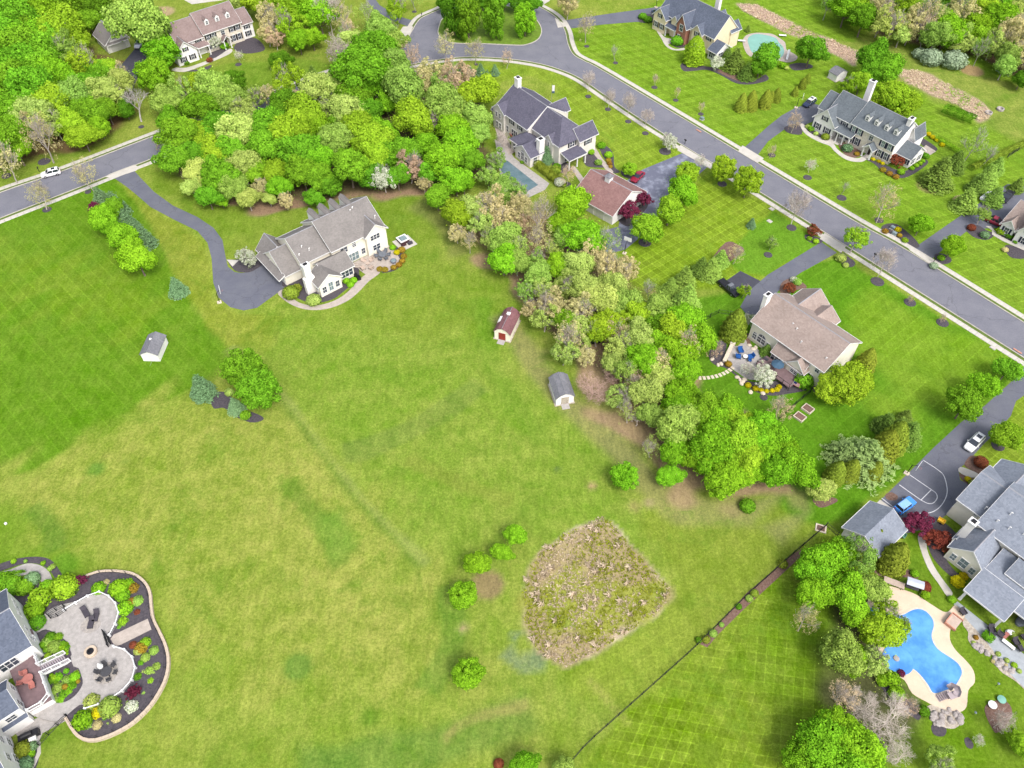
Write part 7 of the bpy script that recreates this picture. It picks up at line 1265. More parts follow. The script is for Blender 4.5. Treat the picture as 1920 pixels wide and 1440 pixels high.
TREES = '''
20 35 42 green;70 20 36 lime;110 52 42 yel;30 92 46 green;75 112 44 green;20 150 42 green;60 165 42 green;100 140 36 lime;125 100 32 open_light;152 122 32 open_yel;158 108 20 open_yel
193 132 26 yel;160 165 32 green;130 180 32 light;95 192 34 yel;60 212 36 olive;25 205 38 green;130 230 28 yel;172 212 28 green;192 168 30 olive;155 255 27 yel;100 228 30 open_olive;15 250 38 green;30 280 28 lime
200 205 22 green;185 235 20 lime;-15 60 45 green;-20 130 45 green;-20 200 45 green;-20 270 42 green;0 0 45 lime;45 -10 40 green;130 0 36 green;90 -5 32 yel;225 150 24 olive;213 180 22 open_olive;180 135 28 green;235 205 18 dark
178 12 32 dark;165 38 24 green;200 30 24 dark;258 42 50 light;277 68 20 green;222 138 18 open_tan;60 75 40 lime;90 70 36 green;45 120 40 green;145 195 26 green;75 235 28 open_olive;50 245 26 open_tan
303 97 34 round_lime;288 142 35 round_lime;372 162 28 yel;440 152 25 round_dark;525 112 18 dark
505 28 26 open_tan;528 10 30 yel;545 45 28 open_yel;560 75 20 lime;598 25 32 lime;575 10 30 lime;500 60 20 open_tan;585 70 18 lime;615 15 30 thin_grey;480 -5 30 yel;455 -8 26 olive;515 70 18 open_pink;550 5 26 green
640 30 24 thin_tan;645 70 18 thin_light;682 28 22 thin_light;777 -5 16 thin_light;742 15 22 open_yel;735 52 12 thin_light
312 190 30 light;345 172 26 open_light;400 163 31 light;375 200 30 green;430 185 28 light;455 205 28 open_olive;450 245 38 olive;340 250 36 green;412 237 33 green;330 300 31 green;400 285 34 yel;368 290 28 green
412 330 34 green;370 325 26 olive;455 310 30 olive;360 350 20 olive;390 368 22 green;440 350 26 light;465 372 20 olive;415 375 14 lime;320 225 26 green;480 180 24 open_light;500 178 20 open_tan
540 148 30 open_yel;562 182 20 open_pink;592 162 30 olive;630 155 30 olive;575 215 36 yel;540 245 38 yel;505 235 35 green;495 275 33 green;565 285 38 green;590 240 28 lime;630 262 35 light;650 208 36 olive;615 205 28 open_olive
672 240 33 yel;695 262 36 yel;717 250 30 lime;682 130 50 green;705 88 40 green;660 82 30 olive;712 55 26 light;725 196 20 lime;755 162 40 light;740 120 30 light;775 225 38 yel;830 192 38 light;792 150 24 open_tan
817 232 20 thin_grey;845 240 28 lime;893 222 28 light;860 270 36 lime;830 300 33 lime;882 300 26 green;855 338 27 lime;755 285 30 green;768 312 28 open_pink;705 292 30 yel;655 310 38 green;745 330 22 green;795 345 16 open_tan
567 322 32 green;515 325 26 yel;490 350 20 tan_;525 350 22 lime;600 330 28 green;480 320 24 yel;535 375 16 open_tan;590 372 18 green;620 345 24 dark;505 372 14 olive;700 330 26 dark;805 320 22 green;690 210 26 green;640 235 26 green;720 290 26 green
942 262 16 thin_grey;930 300 22 open_light;915 330 22 open_light;898 250 22 light;870 345 18 lime;820 368 26 green;660 180 30 green;740 80 22 light;800 270 28 lime;790 210 26 light;850 215 26 light;600 300 28 lime
897 172 34 yel;858 148 33 open_pink;810 135 24 open_tan;770 105 19 thin_pink;836 85 20 thin_tan;890 92 20 thin_tan;950 108 13 thin_pink;632 95 26 thin_grey;655 60 20 thin_pink;830 165 24 open_light
850 25 24 tall_dark;877 26 26 tall_green;925 28 24 tall_green;985 36 21 tall_lime;975 5 18 dark;905 3 16 dark;947 0 16 green;835 5 16 dark;1000 8 16 green
855 400 28 yel;890 392 30 olive;918 385 32 open_tan;944 410 32 open_tan;857 436 20 open_tan;925 448 24 open_olive;945 487 31 lime;975 385 26 open_tan;905 420 26 open_olive;880 450 18 thin_tan
1005 405 36 thin_tan;1072 382 33 lime;1097 445 38 lime;1050 420 26 lime;1137 455 30 thin_light;1015 450 26 thin_tan;1010 515 26 light;1047 498 26 lime;1085 498 29 olive;1135 497 30 open_tan;1172 505 28 open_tan
1097 540 31 olive;1125 560 35 olive;1060 535 26 open_olive;1035 572 30 open_tan;1000 580 22 open_tan;1022 595 28 open_olive;1085 580 32 open_tan;1172 567 29 light;1150 530 26 olive;1222 543 20 thin_light;1235 577 30 light
1197 590 31 yel;1280 600 35 lime;1310 632 34 lime;1260 622 33 yel;1197 630 31 olive;1135 610 32 yel;1065 630 31 thin_tan;1058 658 28 open_olive;1097 667 22 open_tan;1160 650 28 open_olive;1272 665 36 lime;1210 675 35 lime
1172 697 26 open_light;1235 705 30 olive;1285 700 30 lime;1150 580 26 olive;1240 650 30 lime;1020 545 26 open_olive;985 545 22 open_light;1120 625 24 open_yel;1085 640 22 open_olive;1005 490 22 open_light
1160 742 26 open_olive;1210 735 31 olive;1272 735 29 lime;1272 795 39 light;1322 772 36 yel;1365 765 26 lime;1267 842 31 lime;1335 832 43 lime;1388 825 38 yel;1422 828 32 lime;1360 900 38 lime
1405 862 35 yel;1255 892 22 lime;1222 838 22 thin_olive;1490 875 37 lime;1460 885 34 lime;1310 860 30 lime;1300 800 30 lime;1250 780 24 yel;1180 770 22 thin_olive;1440 850 30 lime
1527 1070 32 lime;1545 1052 38 lime;1612 1040 34 open_light;1577 1040 30 lime;1527 1112 31 lime;1590 1112 38 lime;1635 1105 31 light;1602 1147 31 lime;1660 1150 26 open_yel;1652 1185 35 yel;1690 1175 21 open_yel
1580 1225 38 light;1600 1240 28 lime;1638 1240 30 open_olive;1510 1162 30 thin_tan;1585 1305 30 thin_pink;1540 1395 46 lime;1605 1400 46 lime;1572 1435 46 lime;1500 1425 34 lime;1565 1362 34 lime;1765 1428 32 open_light;1630 1440 30 green;1918 1400 22 yel
192 408 26 lime;228 442 29 lime;257 485 31 lime;212 390 20 green;243 462 20 lime;208 426 20 lime;457 692 41 round_green;486 731 42 round_green
868 1115 29 round_lime;893 1057 24 lime;940 1035 18 lime;968 1002 20 lime;878 1262 32 round_lime;980 1434 25 lime;1055 1440 19 light;1172 893 28 round_lime
1587 17 26 lime;1620 33 26 green;1668 45 30 open_olive;1650 12 28 open_tan;1697 15 30 open_yel;1712 45 28 open_tan;1740 25 30 thin_tan;1777 57 31 lime;1762 15 30 dark;1802 25 30 open_tan;1830 50 30 lime;1845 72 24 yel;1840 92 20 thin_light
1877 37 34 lime;1865 78 26 open_olive;1902 62 34 open_tan;1912 100 26 open_tan;1915 150 16 dark;1885 122 20 light;1720 -10 34 lime;1800 -10 34 open_olive;1880 -10 36 green;1640 -12 30 lime;1920 20 30 olive;1552 8 18 thin_light;1740 55 26 thin_pink;1690 62 20 olive;1805 80 22 open_olive
1522 92 27 green;1637 107 31 green;1665 130 28 green;1640 135 24 green;1615 152 20 yel;1672 182 36 yel;1700 195 26 yel;1650 200 22 yel;1592 162 18 open_yel;1437 108 25 green;1425 125 20 dark;1825 268 30 thin_light;1850 290 18 thin_light
1180 317 15 round_yel;1288 325 24 round_yel;1282 360 27 lime;1256 392 28 yel;1216 428 31 yel;1357 316 25 round_yel;1403 340 29 round_yel;1727 420 20 lime;1787 460 23 lime;1842 402 17 open_light;1395 545 13 open_yel;1605 447 28 open_yel;1660 378 30 thin_tan
1810 757 32 green;1845 722 28 lime;1890 692 24 green;1890 815 28 yel;1595 720 42 cyp_;1555 728 30 cyp_;1508 713 17 dball
'''
FILL = [([(960, 395), (1060, 410), (1150, 500), (1190, 560), (1290, 600), (1320, 650), (1300, 740), (1240, 800), (1190, 760), (1130, 650), (1060, 610), (990, 530), (930, 440)], 34, 27, 'olive light open_olive green open_tan thin_pink open_pink'),
        ([(330, 200), (420, 170), (560, 170), (700, 120), (860, 190), (900, 270), (860, 350), (700, 340), (560, 350), (400, 350), (330, 300)], 44, 30, 'green light lime green yel dark'),
        ([(-20, -10), (160, -10), (200, 60), (150, 140), (200, 200), (110, 250), (-20, 300)], 42, 32, 'green lime green light yel'),
        ([(1230, 760), (1320, 760), (1430, 800), (1500, 870), (1400, 890), (1300, 850)], 30, 30, 'lime yel lime'), ([(915, 335), (960, 345), (975, 375), (920, 375)], 20, 20, 'light open_light'), ([(1560, -20), (1960, -20), (1960, 130), (1860, 100), (1700, 60)], 26, 24, 'open_olive lime thin_tan light yel')]
PTS = [(float(t.split()[0]), float(t.split()[1])) for t in TREES.replace('\n', ';').split(';') if len(t.split()) == 4]; rf_ = random.Random(77); PTS += [(210, 75), (225, 95), (190, 60), (150, 40), (160, 25), (200, 95), (175, 70)]
def in_poly(x, y, P):
    c = False
    for (x1, y1), (x2, y2) in zip(P, P[1:] + P[:1]):
        if (y1 > y) != (y2 > y) and x < (x2 - x1) * (y - y1) / (y2 - y1) + x1: c = not c
    return c
for P, sp, rr_, kinds in FILL:
    for _ in range(900):
        x = rf_.uniform(min(p[0] for p in P), max(p[0] for p in P)); y = rf_.uniform(min(p[1] for p in P), max(p[1] for p in P))
        if in_poly(x, y, P) and min((x - a) ** 2 + (y - b_) ** 2 for a, b_ in PTS) > (sp * .72) ** 2: PTS.append((x, y)); TREES += ';%d %d %d %s' % (x, y, rr_ * rf_.uniform(.8, 1.15), rf_.choice(kinds.split()))
for row in TREES.replace('\n', ';').split(';'):
    t = row.split()
    if len(t) < 4: continue
    x, y, r, k = float(t[0]), float(t[1]), float(t[2]), t[3]
    if k == 'tan_': k = 'open_tan'
    if k == 'cyp_': tree(x, y, r, 'yel', 'broad drooping olive-green tree hugging the right end of the sand-roofed house', hf=.8); continue
    if k == 'dball': shrub(x, y, r, 'green', 'dense clipped round tree against the sand-roofed house wall', .95, 'clipped_tree', cat='tree'); continue
    tree(x, y, r, k)
# trees one can point to
tree(700, 180, 24, 'snag', 'dead white leafless tree standing out of the big green wood', hf=1.1)
tree(252, 195, 32, 'bare_white', 'bare white-trunked tree beside the sidewalk at the wood edge')
tree(75, 255, 34, 'thin_tan', 'bare tan tree in dark mulch ring above the white parked car'); tree(8, 300, 32, 'thin_tan', 'bare tan tree at the left edge beside the sidewalk')
tree(160, 325, 24, 'thin_tan', 'bare young street tree in front of the street, near the long drive'); tree(72, 365, 24, 'thin_tan', 'bare young street tree left of the lawn corner'); tree(300, 268, 13, 'thin_pink', 'small reddish street tree on the upper kerb')
tree(1110, 728, 34, 'bare_pink', 'bare pinkish tree spreading beside the small grey shed'); tree(1150, 700, 24, 'bare_pink'); tree(1195, 785, 24, 'bare_pale', 'fallen pale bare tree lying at the wood edge')
tree(1665, 1352, 52, 'bare_pale', 'large pale leafless tree between lime tree and pool'); tree(1690, 1422, 34, 'bare_pale'); tree(1620, 1330, 34, 'bare_pale'); tree(1700, 1325, 22, 'thin_pink'); tree(1600, 1310, 24, 'bare_pale')
tree(1495, 385, 24, 'thin_grey', 'bare street tree on the near pavement opposite the wide tan tree'); tree(1660, 488, 24, 'thin_grey', 'bare street tree beside the near pavement below the yellow budding tree')
for x, y, r, nt in ((1104, 150, 15, 'bare young street tree, leftmost of four on the violet-roofed house lawn'), (1143, 182, 13, 'bare young street tree, second of four on the violet-roofed house lawn'), (1180, 192, 15, 'bare young street tree, third of four on the violet-roofed house lawn'), (1213, 218, 14, 'bare young street tree, nearest the white blossom tree')): tree(x, y, r, 'thin_grey', nt)
tree(1100, 48, 19, 'thin_tan', 'tan budding tree below the top driveway'); tree(1155, 98, 11, 'thin_light'); tree(1230, 148, 8, 'thin_pink'); tree(1270, 172, 7, 'thin_tan'); tree(1315, 200, 7, 'thin_pink'); tree(1065, 5, 22, 'open_tan')
tree(1520, 310, 12, 'thin_white', 'sapling with white buds on the lawn below the dormered white house'); tree(1583, 350, 11, 'thin_light'); tree(1447, 283, 9, 'thin_tan'); tree(1708, 560, 7, 'thin_pink'); tree(1768, 597, 7, 'thin_pink')
tree(1255, 265, 17, 'open_white', 'white blossom tree beside the sidewalk near the shiny wide driveway'); tree(1312, 305, 14, 'thin_white', 'pale blossom tree at the foot of the wide driveway'); tree(1345, 117, 14, 'open_white', 'white flowering bush-tree under the slate-blue roofed house')
tree(720, 335, 25, 'open_white', 'cream flowering tree at the wood edge behind the cream house'); tree(1432, 703, 24, 'open_white', 'white flowering tree over the round stone patio'); tree(1402, 692, 15, 'thin_white'); tree(1405, 600, 15, 'thin_white', 'white budding shrub tree beside the chimney of the sand-roofed house')
tree(462, 482, 19, 'open_white', 'creamy flowering tree in the dark bed by the cream house garage'); tree(447, 104, 9, 'thin_white'); tree(402, 78, 14, 'open_white')
tree(1177, 393, 25, 'purple', 'large purple tree at the garage gable, left of its pair'); tree(1204, 372, 20, 'purple', 'purple tree at the garage gable, right of its pair'); tree(1722, 980, 28, 'purple', 'dark purple tree beside the small grey-roofed garage and court')
tree(178, 387, 14, 'purple', 'small purple tree among the row of shrubs by the left lawn'); tree(1465, 767, 24, 'thin_pink', 'purple-budding round tree beside the black fence'); tree(1380, 475, 17, 'thin_tan', 'bare round shrub tree at the end of the conifer row'); tree(1490, 226, 16, 'thin_pink', 'bare purplish tree by the curved drive')
tree(1065, 325, 15, 'thin_pink', 'bare tan tree on the lawn beside the rose-roofed garage'); tree(1527, 432, 13, 'red', 'red-leaved weeping tree beside the street'); tree(1683, 300, 15, 'red', 'russet tree at the sunroom corner of the white dormered house'); tree(1480, 538, 12, 'red', 'russet round tree in the bed by the drive'); tree(250, 1297, 14, 'purple', 'purple maple in the walled garden, lower right side'); tree(150, 1088, 13, 'purple', 'small purple maple beside the curved path')
tree(1757, 1010, 24, 'red', 'red-budding tree between court and big grey-roofed house'); tree(1775, 1025, 15, 'red'); tree(1340, 655, 16, 'thin_pink'); tree(1447, 455, 12, 'open_light', 'small pale green tree in mulch ring by the second drive')
tree(1905, 1385, 18, 'yel'); tree(1835, 1388, 12, 'thin_white'); tree(1880, 1352, 22, 'thin_grey', 'grey weeping shrub on the mulch island in the lower right lawn')
for x, y, r, k in ((188, 370, 23, 'spruce'), (214, 380, 25, 'spruce'), (236, 412, 23, 'spruce'), (266, 440, 23, 'spruce'), (330, 535, 20, 'spruce'), (440, 758, 18, 'spruce'), (375, 722, 27, 'spruce'), (1025, 288, 16, 'spruce'), (882, 133, 10, 'spruce'), (901, 129, 11, 'spruce'), (913, 138, 8, 'spruce'), (928, 130, 10, 'spruce'), (868, 125, 9, 'spruce'), (585, 133, 13, 'dpine'),
                   (1257, 535, 21, 'pine'), (1285, 518, 26, 'pine'), (1290, 555, 29, 'pine'), (1316, 498, 22, 'dpine'), (1335, 500, 24, 'pine'), (1353, 482, 19, 'pine'), (1410, 417, 10, 'spruce'), (1765, 320, 34, 'dpine'), (1795, 300, 24, 'dpine'), (1856, 326, 24, 'pine'), (1836, 342, 22, 'dpine'), (1872, 308, 18, 'pine'), (1688, 800, 28, 'dpine'), (1708, 808, 30, 'dpine'), (1664, 790, 26, 'dpine'), (1700, 778, 16, 'dpine'),
                   (1628, 848, 54, 'feathery'), (1588, 845, 36, 'feathery'), (1380, 110, 24, 'dpine'), (1402, 132, 18, 'dpine'), (1365, 100, 14, 'dpine'), (1403, 53, 7, 'dpine'), (1640, 1010, 16, 'dpine'), (1868, 365, 22, 'pine'), (1815, 372, 26, 'pine'), (1438, 655, 14, 'dpine'), (1910, 345, 16, 'dpine')): tree(x, y, r, k)
for x, y, r in ((1392, 190, 13), (1410, 187, 14), (1437, 184, 13), (1457, 177, 10), (1447, 180, 8), (1492, 170, 7), (1506, 155, 8), (1515, 146, 7), (1380, 605, 26), (1570, 882, 21), (1598, 878, 20), (1662, 832, 30), (1682, 815, 28), (1682, 1040, 30), (1645, 1005, 17), (1628, 672, 20), (1642, 880, 18)): tree(x, y, r, 'arb')
tree(1304, 92, 20, 'column', 'tall bright columnar pear in front of the slate-blue roofed house'); tree(1540, 917, 24, 'olive', 'olive-tan bushy tree in a mulch patch at the end of the conifer row', hf=.8)
# shrubs
for row in '''1747 107 21 silver;1790 112 23 silver;1726 100 14 silver;1885 128 15 silver;1655 1275 12 lime;1672 1272 15 lime;1682 1301 15 lime;1402 948 15 green;1403 722 6 gold;1417 728 6 gold;1427 731 5 gold;1437 733 5 gold;1448 732 5 gold;1457 730 5 gold;1461 725 5 gold;1366 682 7 ochre;1465 710 7 green;1540 735 5 dark
545 548 16 arb;556 540 10 arb;588 562 14 olive;649 526 7 lime;663 525 7 lime;657 533 7 lime;753 468 7 ochre;744 473 6 gold;757 480 6 ochre;754 489 6 ochre;748 496 6 ochre;738 501 6 ochre;722 505 6 ochre;712 504 6 ochre;736 464 6 lime
979 304 4 green;1089 275 6 lime;1104 272 5 yel;1108 284 7 lime;1141 290 8 lime;1141 300 5 ochre;1143 306 5 ochre;1145 312 4 ochre;1131 276 4 spruce;1122 304 7 light;1050 341 11 white;1037 290 5 dark;1044 312 8 dark;1128 272 8 lime;1205 30 8 green;1215 36 8 dark;1245 44 5 yel;1243 55 5 yel;1270 76 12 green;1468 122 8 lime;1475 127 5 olive
1521 241 6 lime;1548 256 8 arb;1589 277 10 spruce;1607 288 5 ochre;1637 298 4 gold;1648 302 4 gold;1655 306 4 gold;1656 318 6 ochre;1668 325 6 ochre;1680 331 6 ochre;1710 315 5 lime;1718 310 5 lime;1725 306 5 lime;1731 302 4 lime;1690 322 7 green;1736 292 7 dark;1757 262 5 gold;1749 257 5 gold;1741 251 5 gold;1767 271 5 gold
1554 247 5 green;1515 237 5 olive;1530 250 5 olive;1660 433 6 ochre;1684 430 6 gold;1687 441 5 ochre;1697 450 6 yel;1518 447 5 yel;1530 452 6 yel;1765 483 7 green;1751 498 8 silver;1847 440 9 spruce;1878 433 9 yel;1893 441 8 dark;1905 452 6 green;1798 374 10 tan;1812 382 8 red;1822 426 8 red;1586 497 6 olive;1577 483 10 olive;1885 468 6 tan;1495 528 8 light;1489 524 7 white
22 1098 16 green;45 1100 14 green;75 1120 17 yel;63 1143 16 lime;70 1167 13 green;88 1100 12 lime;120 1100 21 yel;60 1085 12 spruce;8 1090 15 green;185 1103 11 lime;222 1103 15 lime;240 1095 9 lime;250 1103 9 ochre;230 1115 12 lime;248 1129 8 ochre;258 1127 9 light;235 1140 12 lime;231 1165 8 yel;224 1177 5 green;262 1130 6 olive;200 1092 6 tan;258 1148 6 red
273 1205 9 yel;265 1215 10 ochre;289 1220 8 light;273 1233 8 light;260 1220 8 olive;250 1210 7 red;294 1250 7 light;280 1258 7 light;265 1243 6 green;259 1269 7 dark;283 1277 6 yel;270 1300 5 light;247 1325 10 white;240 1318 5 light;205 1325 17 light;184 1336 10 gold;155 1350 15 lime;168 1362 6 light;183 1360 8 tan;219 1347 8 tan;172 1315 12 olive;270 1260 5 olive;202 1357 4 green
95 1195 9 dark;110 1195 8 green;88 1205 9 light;102 1213 11 light;120 1215 9 lime;125 1222 6 lime;88 1218 7 green;112 1225 7 light;98 1275 8 dark;110 1270 8 green;125 1275 8 light;140 1270 9 lime;136 1285 8 lime;108 1290 9 light;98 1300 8 light;120 1302 8 green;130 1297 7 lime;115 1312 7 lime;105 1312 7 light;145 1262 6 yel
40 1407 14 arb;60 1400 8 spruce;46 1434 13 spruce;57 1413 7 lime;270 120 4 olive;393 112 6 red;350 118 5 dark;420 85 9 green;1693 1066 6 lime;1855 1080 7 red;1655 1145 6 dark;1796 1090 12 gold;1807 1080 8 gold;1735 1100 11 red;1737 1097 8 red;1735 1115 9 lime;1785 1124 8 green;1715 1075 8 lime;1853 1193 10 green;1840 866 13 red;1815 898 6 gold;1823 905 7 arb;1690 1262 7 purple;1822 1020 14 red
1310 1200 6 dark;1324 1199 8 arb;1337 1187 8 light;1353 1171 5 light;1385 1137 6 dark;1405 1122 7 light;1415 1112 8 arb;1468 1057 9 arb;1733 1333 11 dark;1900 1188 4 olive;1872 1226 5 olive;1888 1238 5 olive;1902 1247 6 yel;1886 1247 4 tan;1911 1258 5 olive;1862 1240 4 tan;1830 1195 5 ochre;1826 1205 4 olive;1712 1095 9 dark;935 1432 10 red;430 735 9 olive;460 778 10 green;1042 318 10 arb;1035 330 9 arb;1022 318 8 arb;1012 308 7 arb;1055 345 7 arb'''.replace('\n', ';').split(';'):
    t = row.split(); zz = 1.0 if (t and float(t[0]) < 150 and 1180 < float(t[1]) < 1320) else .0
    if len(t) == 4: shrub(float(t[0]), float(t[1]), float(t[2]) * (1.22 if float(t[0]) < 300 and float(t[1]) > 1040 else 1.0), t[3])
rs_ = random.Random(9)
for P, n_ in (([(78, 1192), (90, 1186), (104, 1193), (120, 1204), (129, 1220), (127, 1229), (86, 1241), (80, 1236)], 13), ([(93, 1265), (138, 1254), (148, 1266), (146, 1284), (134, 1300), (118, 1311), (104, 1313), (98, 1300)], 15), ([(170, 1084), (220, 1078), (262, 1096), (275, 1125), (276, 1152), (232, 1166), (226, 1150), (215, 1120)], 10), ([(240, 1212), (285, 1190), (300, 1230), (298, 1270), (270, 1320), (220, 1352), (150, 1378), (160, 1345), (225, 1305), (258, 1270), (258, 1240)], 22), ([(0, 1056), (50, 1047), (90, 1052), (112, 1075), (95, 1072), (60, 1052)], 7)):
    k = 0
    while k < n_:
        x, y = rs_.uniform(min(p[0] for p in P), max(p[0] for p in P)), rs_.uniform(min(p[1] for p in P), max(p[1] for p in P))
        if in_poly(x, y, P): shrub(x, y, rs_.uniform(2.5, 7), rs_.choice(('lime', 'green', 'light', 'dark', 'yel', 'ochre', 'olive', 'light')), z=.5 if x < 150 and y > 1180 else 0); k += 1
# clipped hedge by the reed strip and along the sand lot
def hedge(a, b_, wd, ht, label, mk='dark'):
    A_, B_ = G(*a, ht / 2), G(*b_, ht / 2); L = (B_ - A_).length; n = int(L * 320 * (wd + ht) / 2.4); r = np.random.default_rng(int(a[0])); f = r.uniform(0, 1, n); th = r.uniform(-.5, math.pi + .5, n)
    y = np.cos(th) * wd / 2 * 1.1; z = np.clip(np.sin(th) * 1.3, -.2, 1) * ht * .5 + ht * .5; x = f * L - L / 2
    P = np.stack([x, np.clip(y, -wd / 2, wd / 2), np.clip(z, 0.05, ht)], 1) + r.normal(0, .05, (n, 3)); N = np.stack([np.zeros(n), np.cos(th), np.sin(th)], 1)
    me = cloud_mesh('hedge', P, N, .09, .5 + r.normal(0, .2, n) + .2 * np.sin(x * 3), LM[mk]); c = (A_ + B_) / 2
    o = link('hedge', me, None, (c.x, c.y, 0), math.atan2(B_.y - A_.y, B_.x - A_.x)); tag(o, label, 'hedge'); return o
hedge((1770, 204), (1826, 226), 3.0, 2.2, 'dark green clipped hedge beside the straw-coloured reed strip', 'green')
hedge((1006, 306), (1044, 338), 2.0, 1.6, 'clipped olive hedge between pool and violet-roofed house', 'arb')
hedge((1755, 258), (1800, 285), 1.2, 1.0, 'low yellow-green hedge behind the white dormered house', 'yel')
hedge((1822, 315), (1935, 262), 1.4, 1.6, 'long brownish hedge along the upper right lot line', 'arb')
hedge((1843, 1186), (1862, 1202), 1.3, .9, 'small clipped bright green hedge by the rocky bed', 'green')
hedge((42, 1089), (-20, 1096), 3.4, 1.8, 'broad bright hedge at the left edge behind the white house', 'green')
# reed stands: too many blades to count
def reeds(name, outline, dens, hgt, label, cols, green=.35, seed=1):
    w_ = W(outline); xs = [p[0] for p in w_]; ys = [p[1] for p in w_]; r = np.random.default_rng(seed)
    def inside(x, y):
        c = np.zeros(len(x), bool); n = len(w_)
        for i in range(n):
            x1, y1 = w_[i]; x2, y2 = w_[(i + 1) % n]; m = ((y1 > y) != (y2 > y)) & (x < (x2 - x1) * (y - y1) / (y2 - y1 + 1e-12) + x1); c ^= m
        return c
    area = (max(xs) - min(xs)) * (max(ys) - min(ys)); n = int(area * dens); cx = r.uniform(min(xs), max(xs), n); cy = r.uniform(min(ys), max(ys), n); ok = inside(cx, cy); cx, cy = cx[ok], cy[ok]
    fld = (np.sin(cx * .35 + 1.3) + np.sin(cy * .37 + cx * .2) + np.sin(cx * 1.1 - cy * .9 + 2) * .8) / 2.6 + r.normal(0, .30, len(cx)); V = []; F = []; T = []; Mi = []
    for x, y, k in zip(cx, cy, fld):
        gr = k > .55 - green; tuft = r.random() < (.016 if green > .3 else .004); nb = 22 if tuft else 6; hh = hgt * (1.5 if tuft else r.uniform(.35, .8)); tn = r.uniform(.1, .8) + (.5 if tuft else 0); spd = .5 if tuft else .16
        for j in range(nb):
            a = r.uniform(0, 6.283); sp = r.uniform(.4, 1.1) * hh; wv = .022 + .022 * r.random() + (.02 if tuft else 0); o = len(V); dx, dy = math.cos(a), math.sin(a); q = r.uniform(-spd, spd, 2) * .5
            V += [(x + q[0] - dy * wv, y + q[1] + dx * wv, .0), (x + q[0] + dy * wv, y + q[1] - dx * wv, .0), (x + q[0] + dx * sp * .5 + dy * wv, y + q[1] + dy * sp * .5 - dx * wv, hh * .55), (x + q[0] + dx * sp, y + q[1] + dy * sp, hh * r.uniform(.4, .8))]
            F.append((o, o + 1, o + 2, o + 3)); T.append(tn + r.normal(0, .15)); Mi.append(1 if gr and not tuft else 0)
    me = bpy.data.meshes.new(name); me.from_pydata(V, [], F); t = me.attributes.new('tone', 'FLOAT', 'FACE'); t.data.foreach_set('value', np.clip(T, 0, 1).astype(np.float32)); me.polygons.foreach_set('material_index', Mi)
    for c in cols: me.materials.append(LM[c])
    o = link(name, me); tag(o, label, 'reeds', kind='stuff'); return o
reeds('dry_reeds', REED3, 8.0, .6, 'dry pink and green marsh grass filling the rounded basin in the field', ('straw', 'marsh'), .62, 5)
reeds('dry_reeds', REED1, 5.0, .7, 'strip of dry straw-coloured reeds behind the turquoise pool', ('straw', 'olive'), .06, 6)
reeds('dry_reeds', REED2, 5.0, .7, 'broad strip of dry straw-coloured reeds behind the white dormered house', ('straw', 'olive'), .06, 7)
# undergrowth in the woods
def undergrowth(outline, dens, label, cols, seed):
    w_ = W(outline); r = np.random.default_rng(seed); xs = [p[0] for p in w_]; ys = [p[1] for p in w_]; n = int((max(xs) - min(xs)) * (max(ys) - min(ys)) * dens); x = r.uniform(min(xs), max(xs), n); y = r.uniform(min(ys), max(ys), n); c = np.zeros(n, bool)
    for i in range(len(w_)):
        x1, y1 = w_[i]; x2, y2 = w_[(i + 1) % len(w_)]; c ^= ((y1 > y) != (y2 > y)) & (x < (x2 - x1) * (y - y1) / (y2 - y1 + 1e-12) + x1)
    fld = np.sin(x * .5) + np.sin(y * .6 + 1) + np.sin(x * .9 + y * .7) + r.normal(0, .8, n); c &= fld > .1; x, y = x[c], y[c]; n = len(x)
    z = r.uniform(.1, 1.5, n); P = np.stack([x, y, z], 1); me = cloud_mesh('undergrowth', P, np.tile([0, 0, 1.0], (n, 1)), .13, r.uniform(0, 1, n), LM[cols]); o = link('undergrowth', me); tag(o, label, 'undergrowth', kind='stuff')
undergrowth([(980, 390), (1060, 410), (1180, 530), (1280, 640), (1290, 760), (1240, 840), (1140, 720), (1030, 580), (940, 450)], 2.2, 'low brush under the central tree belt', 'olive', 3)
undergrowth([(980, 390), (1060, 410), (1180, 530), (1280, 640), (1290, 760), (1240, 840), (1140, 720), (1030, 580), (940, 450)], 2.2, 'brown twiggy brush under the central tree belt', 'pink', 4)
undergrowth([(-40, 330), (130, 280), (250, 200), (240, 60), (100, -40), (-80, -40)], 1.4, 'green brush under the left wood', 'green', 5)
undergrowth([(1560, 25), (1700, 80), (1870, 125), (1960, 170), (1960, -60), (1560, -60)], 1.4, 'brush under the upper right wood', 'tan', 6)
undergrowth([(1545, 1180), (1580, 1110), (1640, 1130), (1670, 1260), (1710, 1330), (1700, 1400), (1590, 1400)], 1.6, 'low brush under the lower right trees', 'olive', 7)
undergrowth([(340, 370), (560, 385), (800, 360), (860, 300), (800, 180), (420, 220), (330, 300)], 1.6, 'green brush under the big wood', 'green', 8)
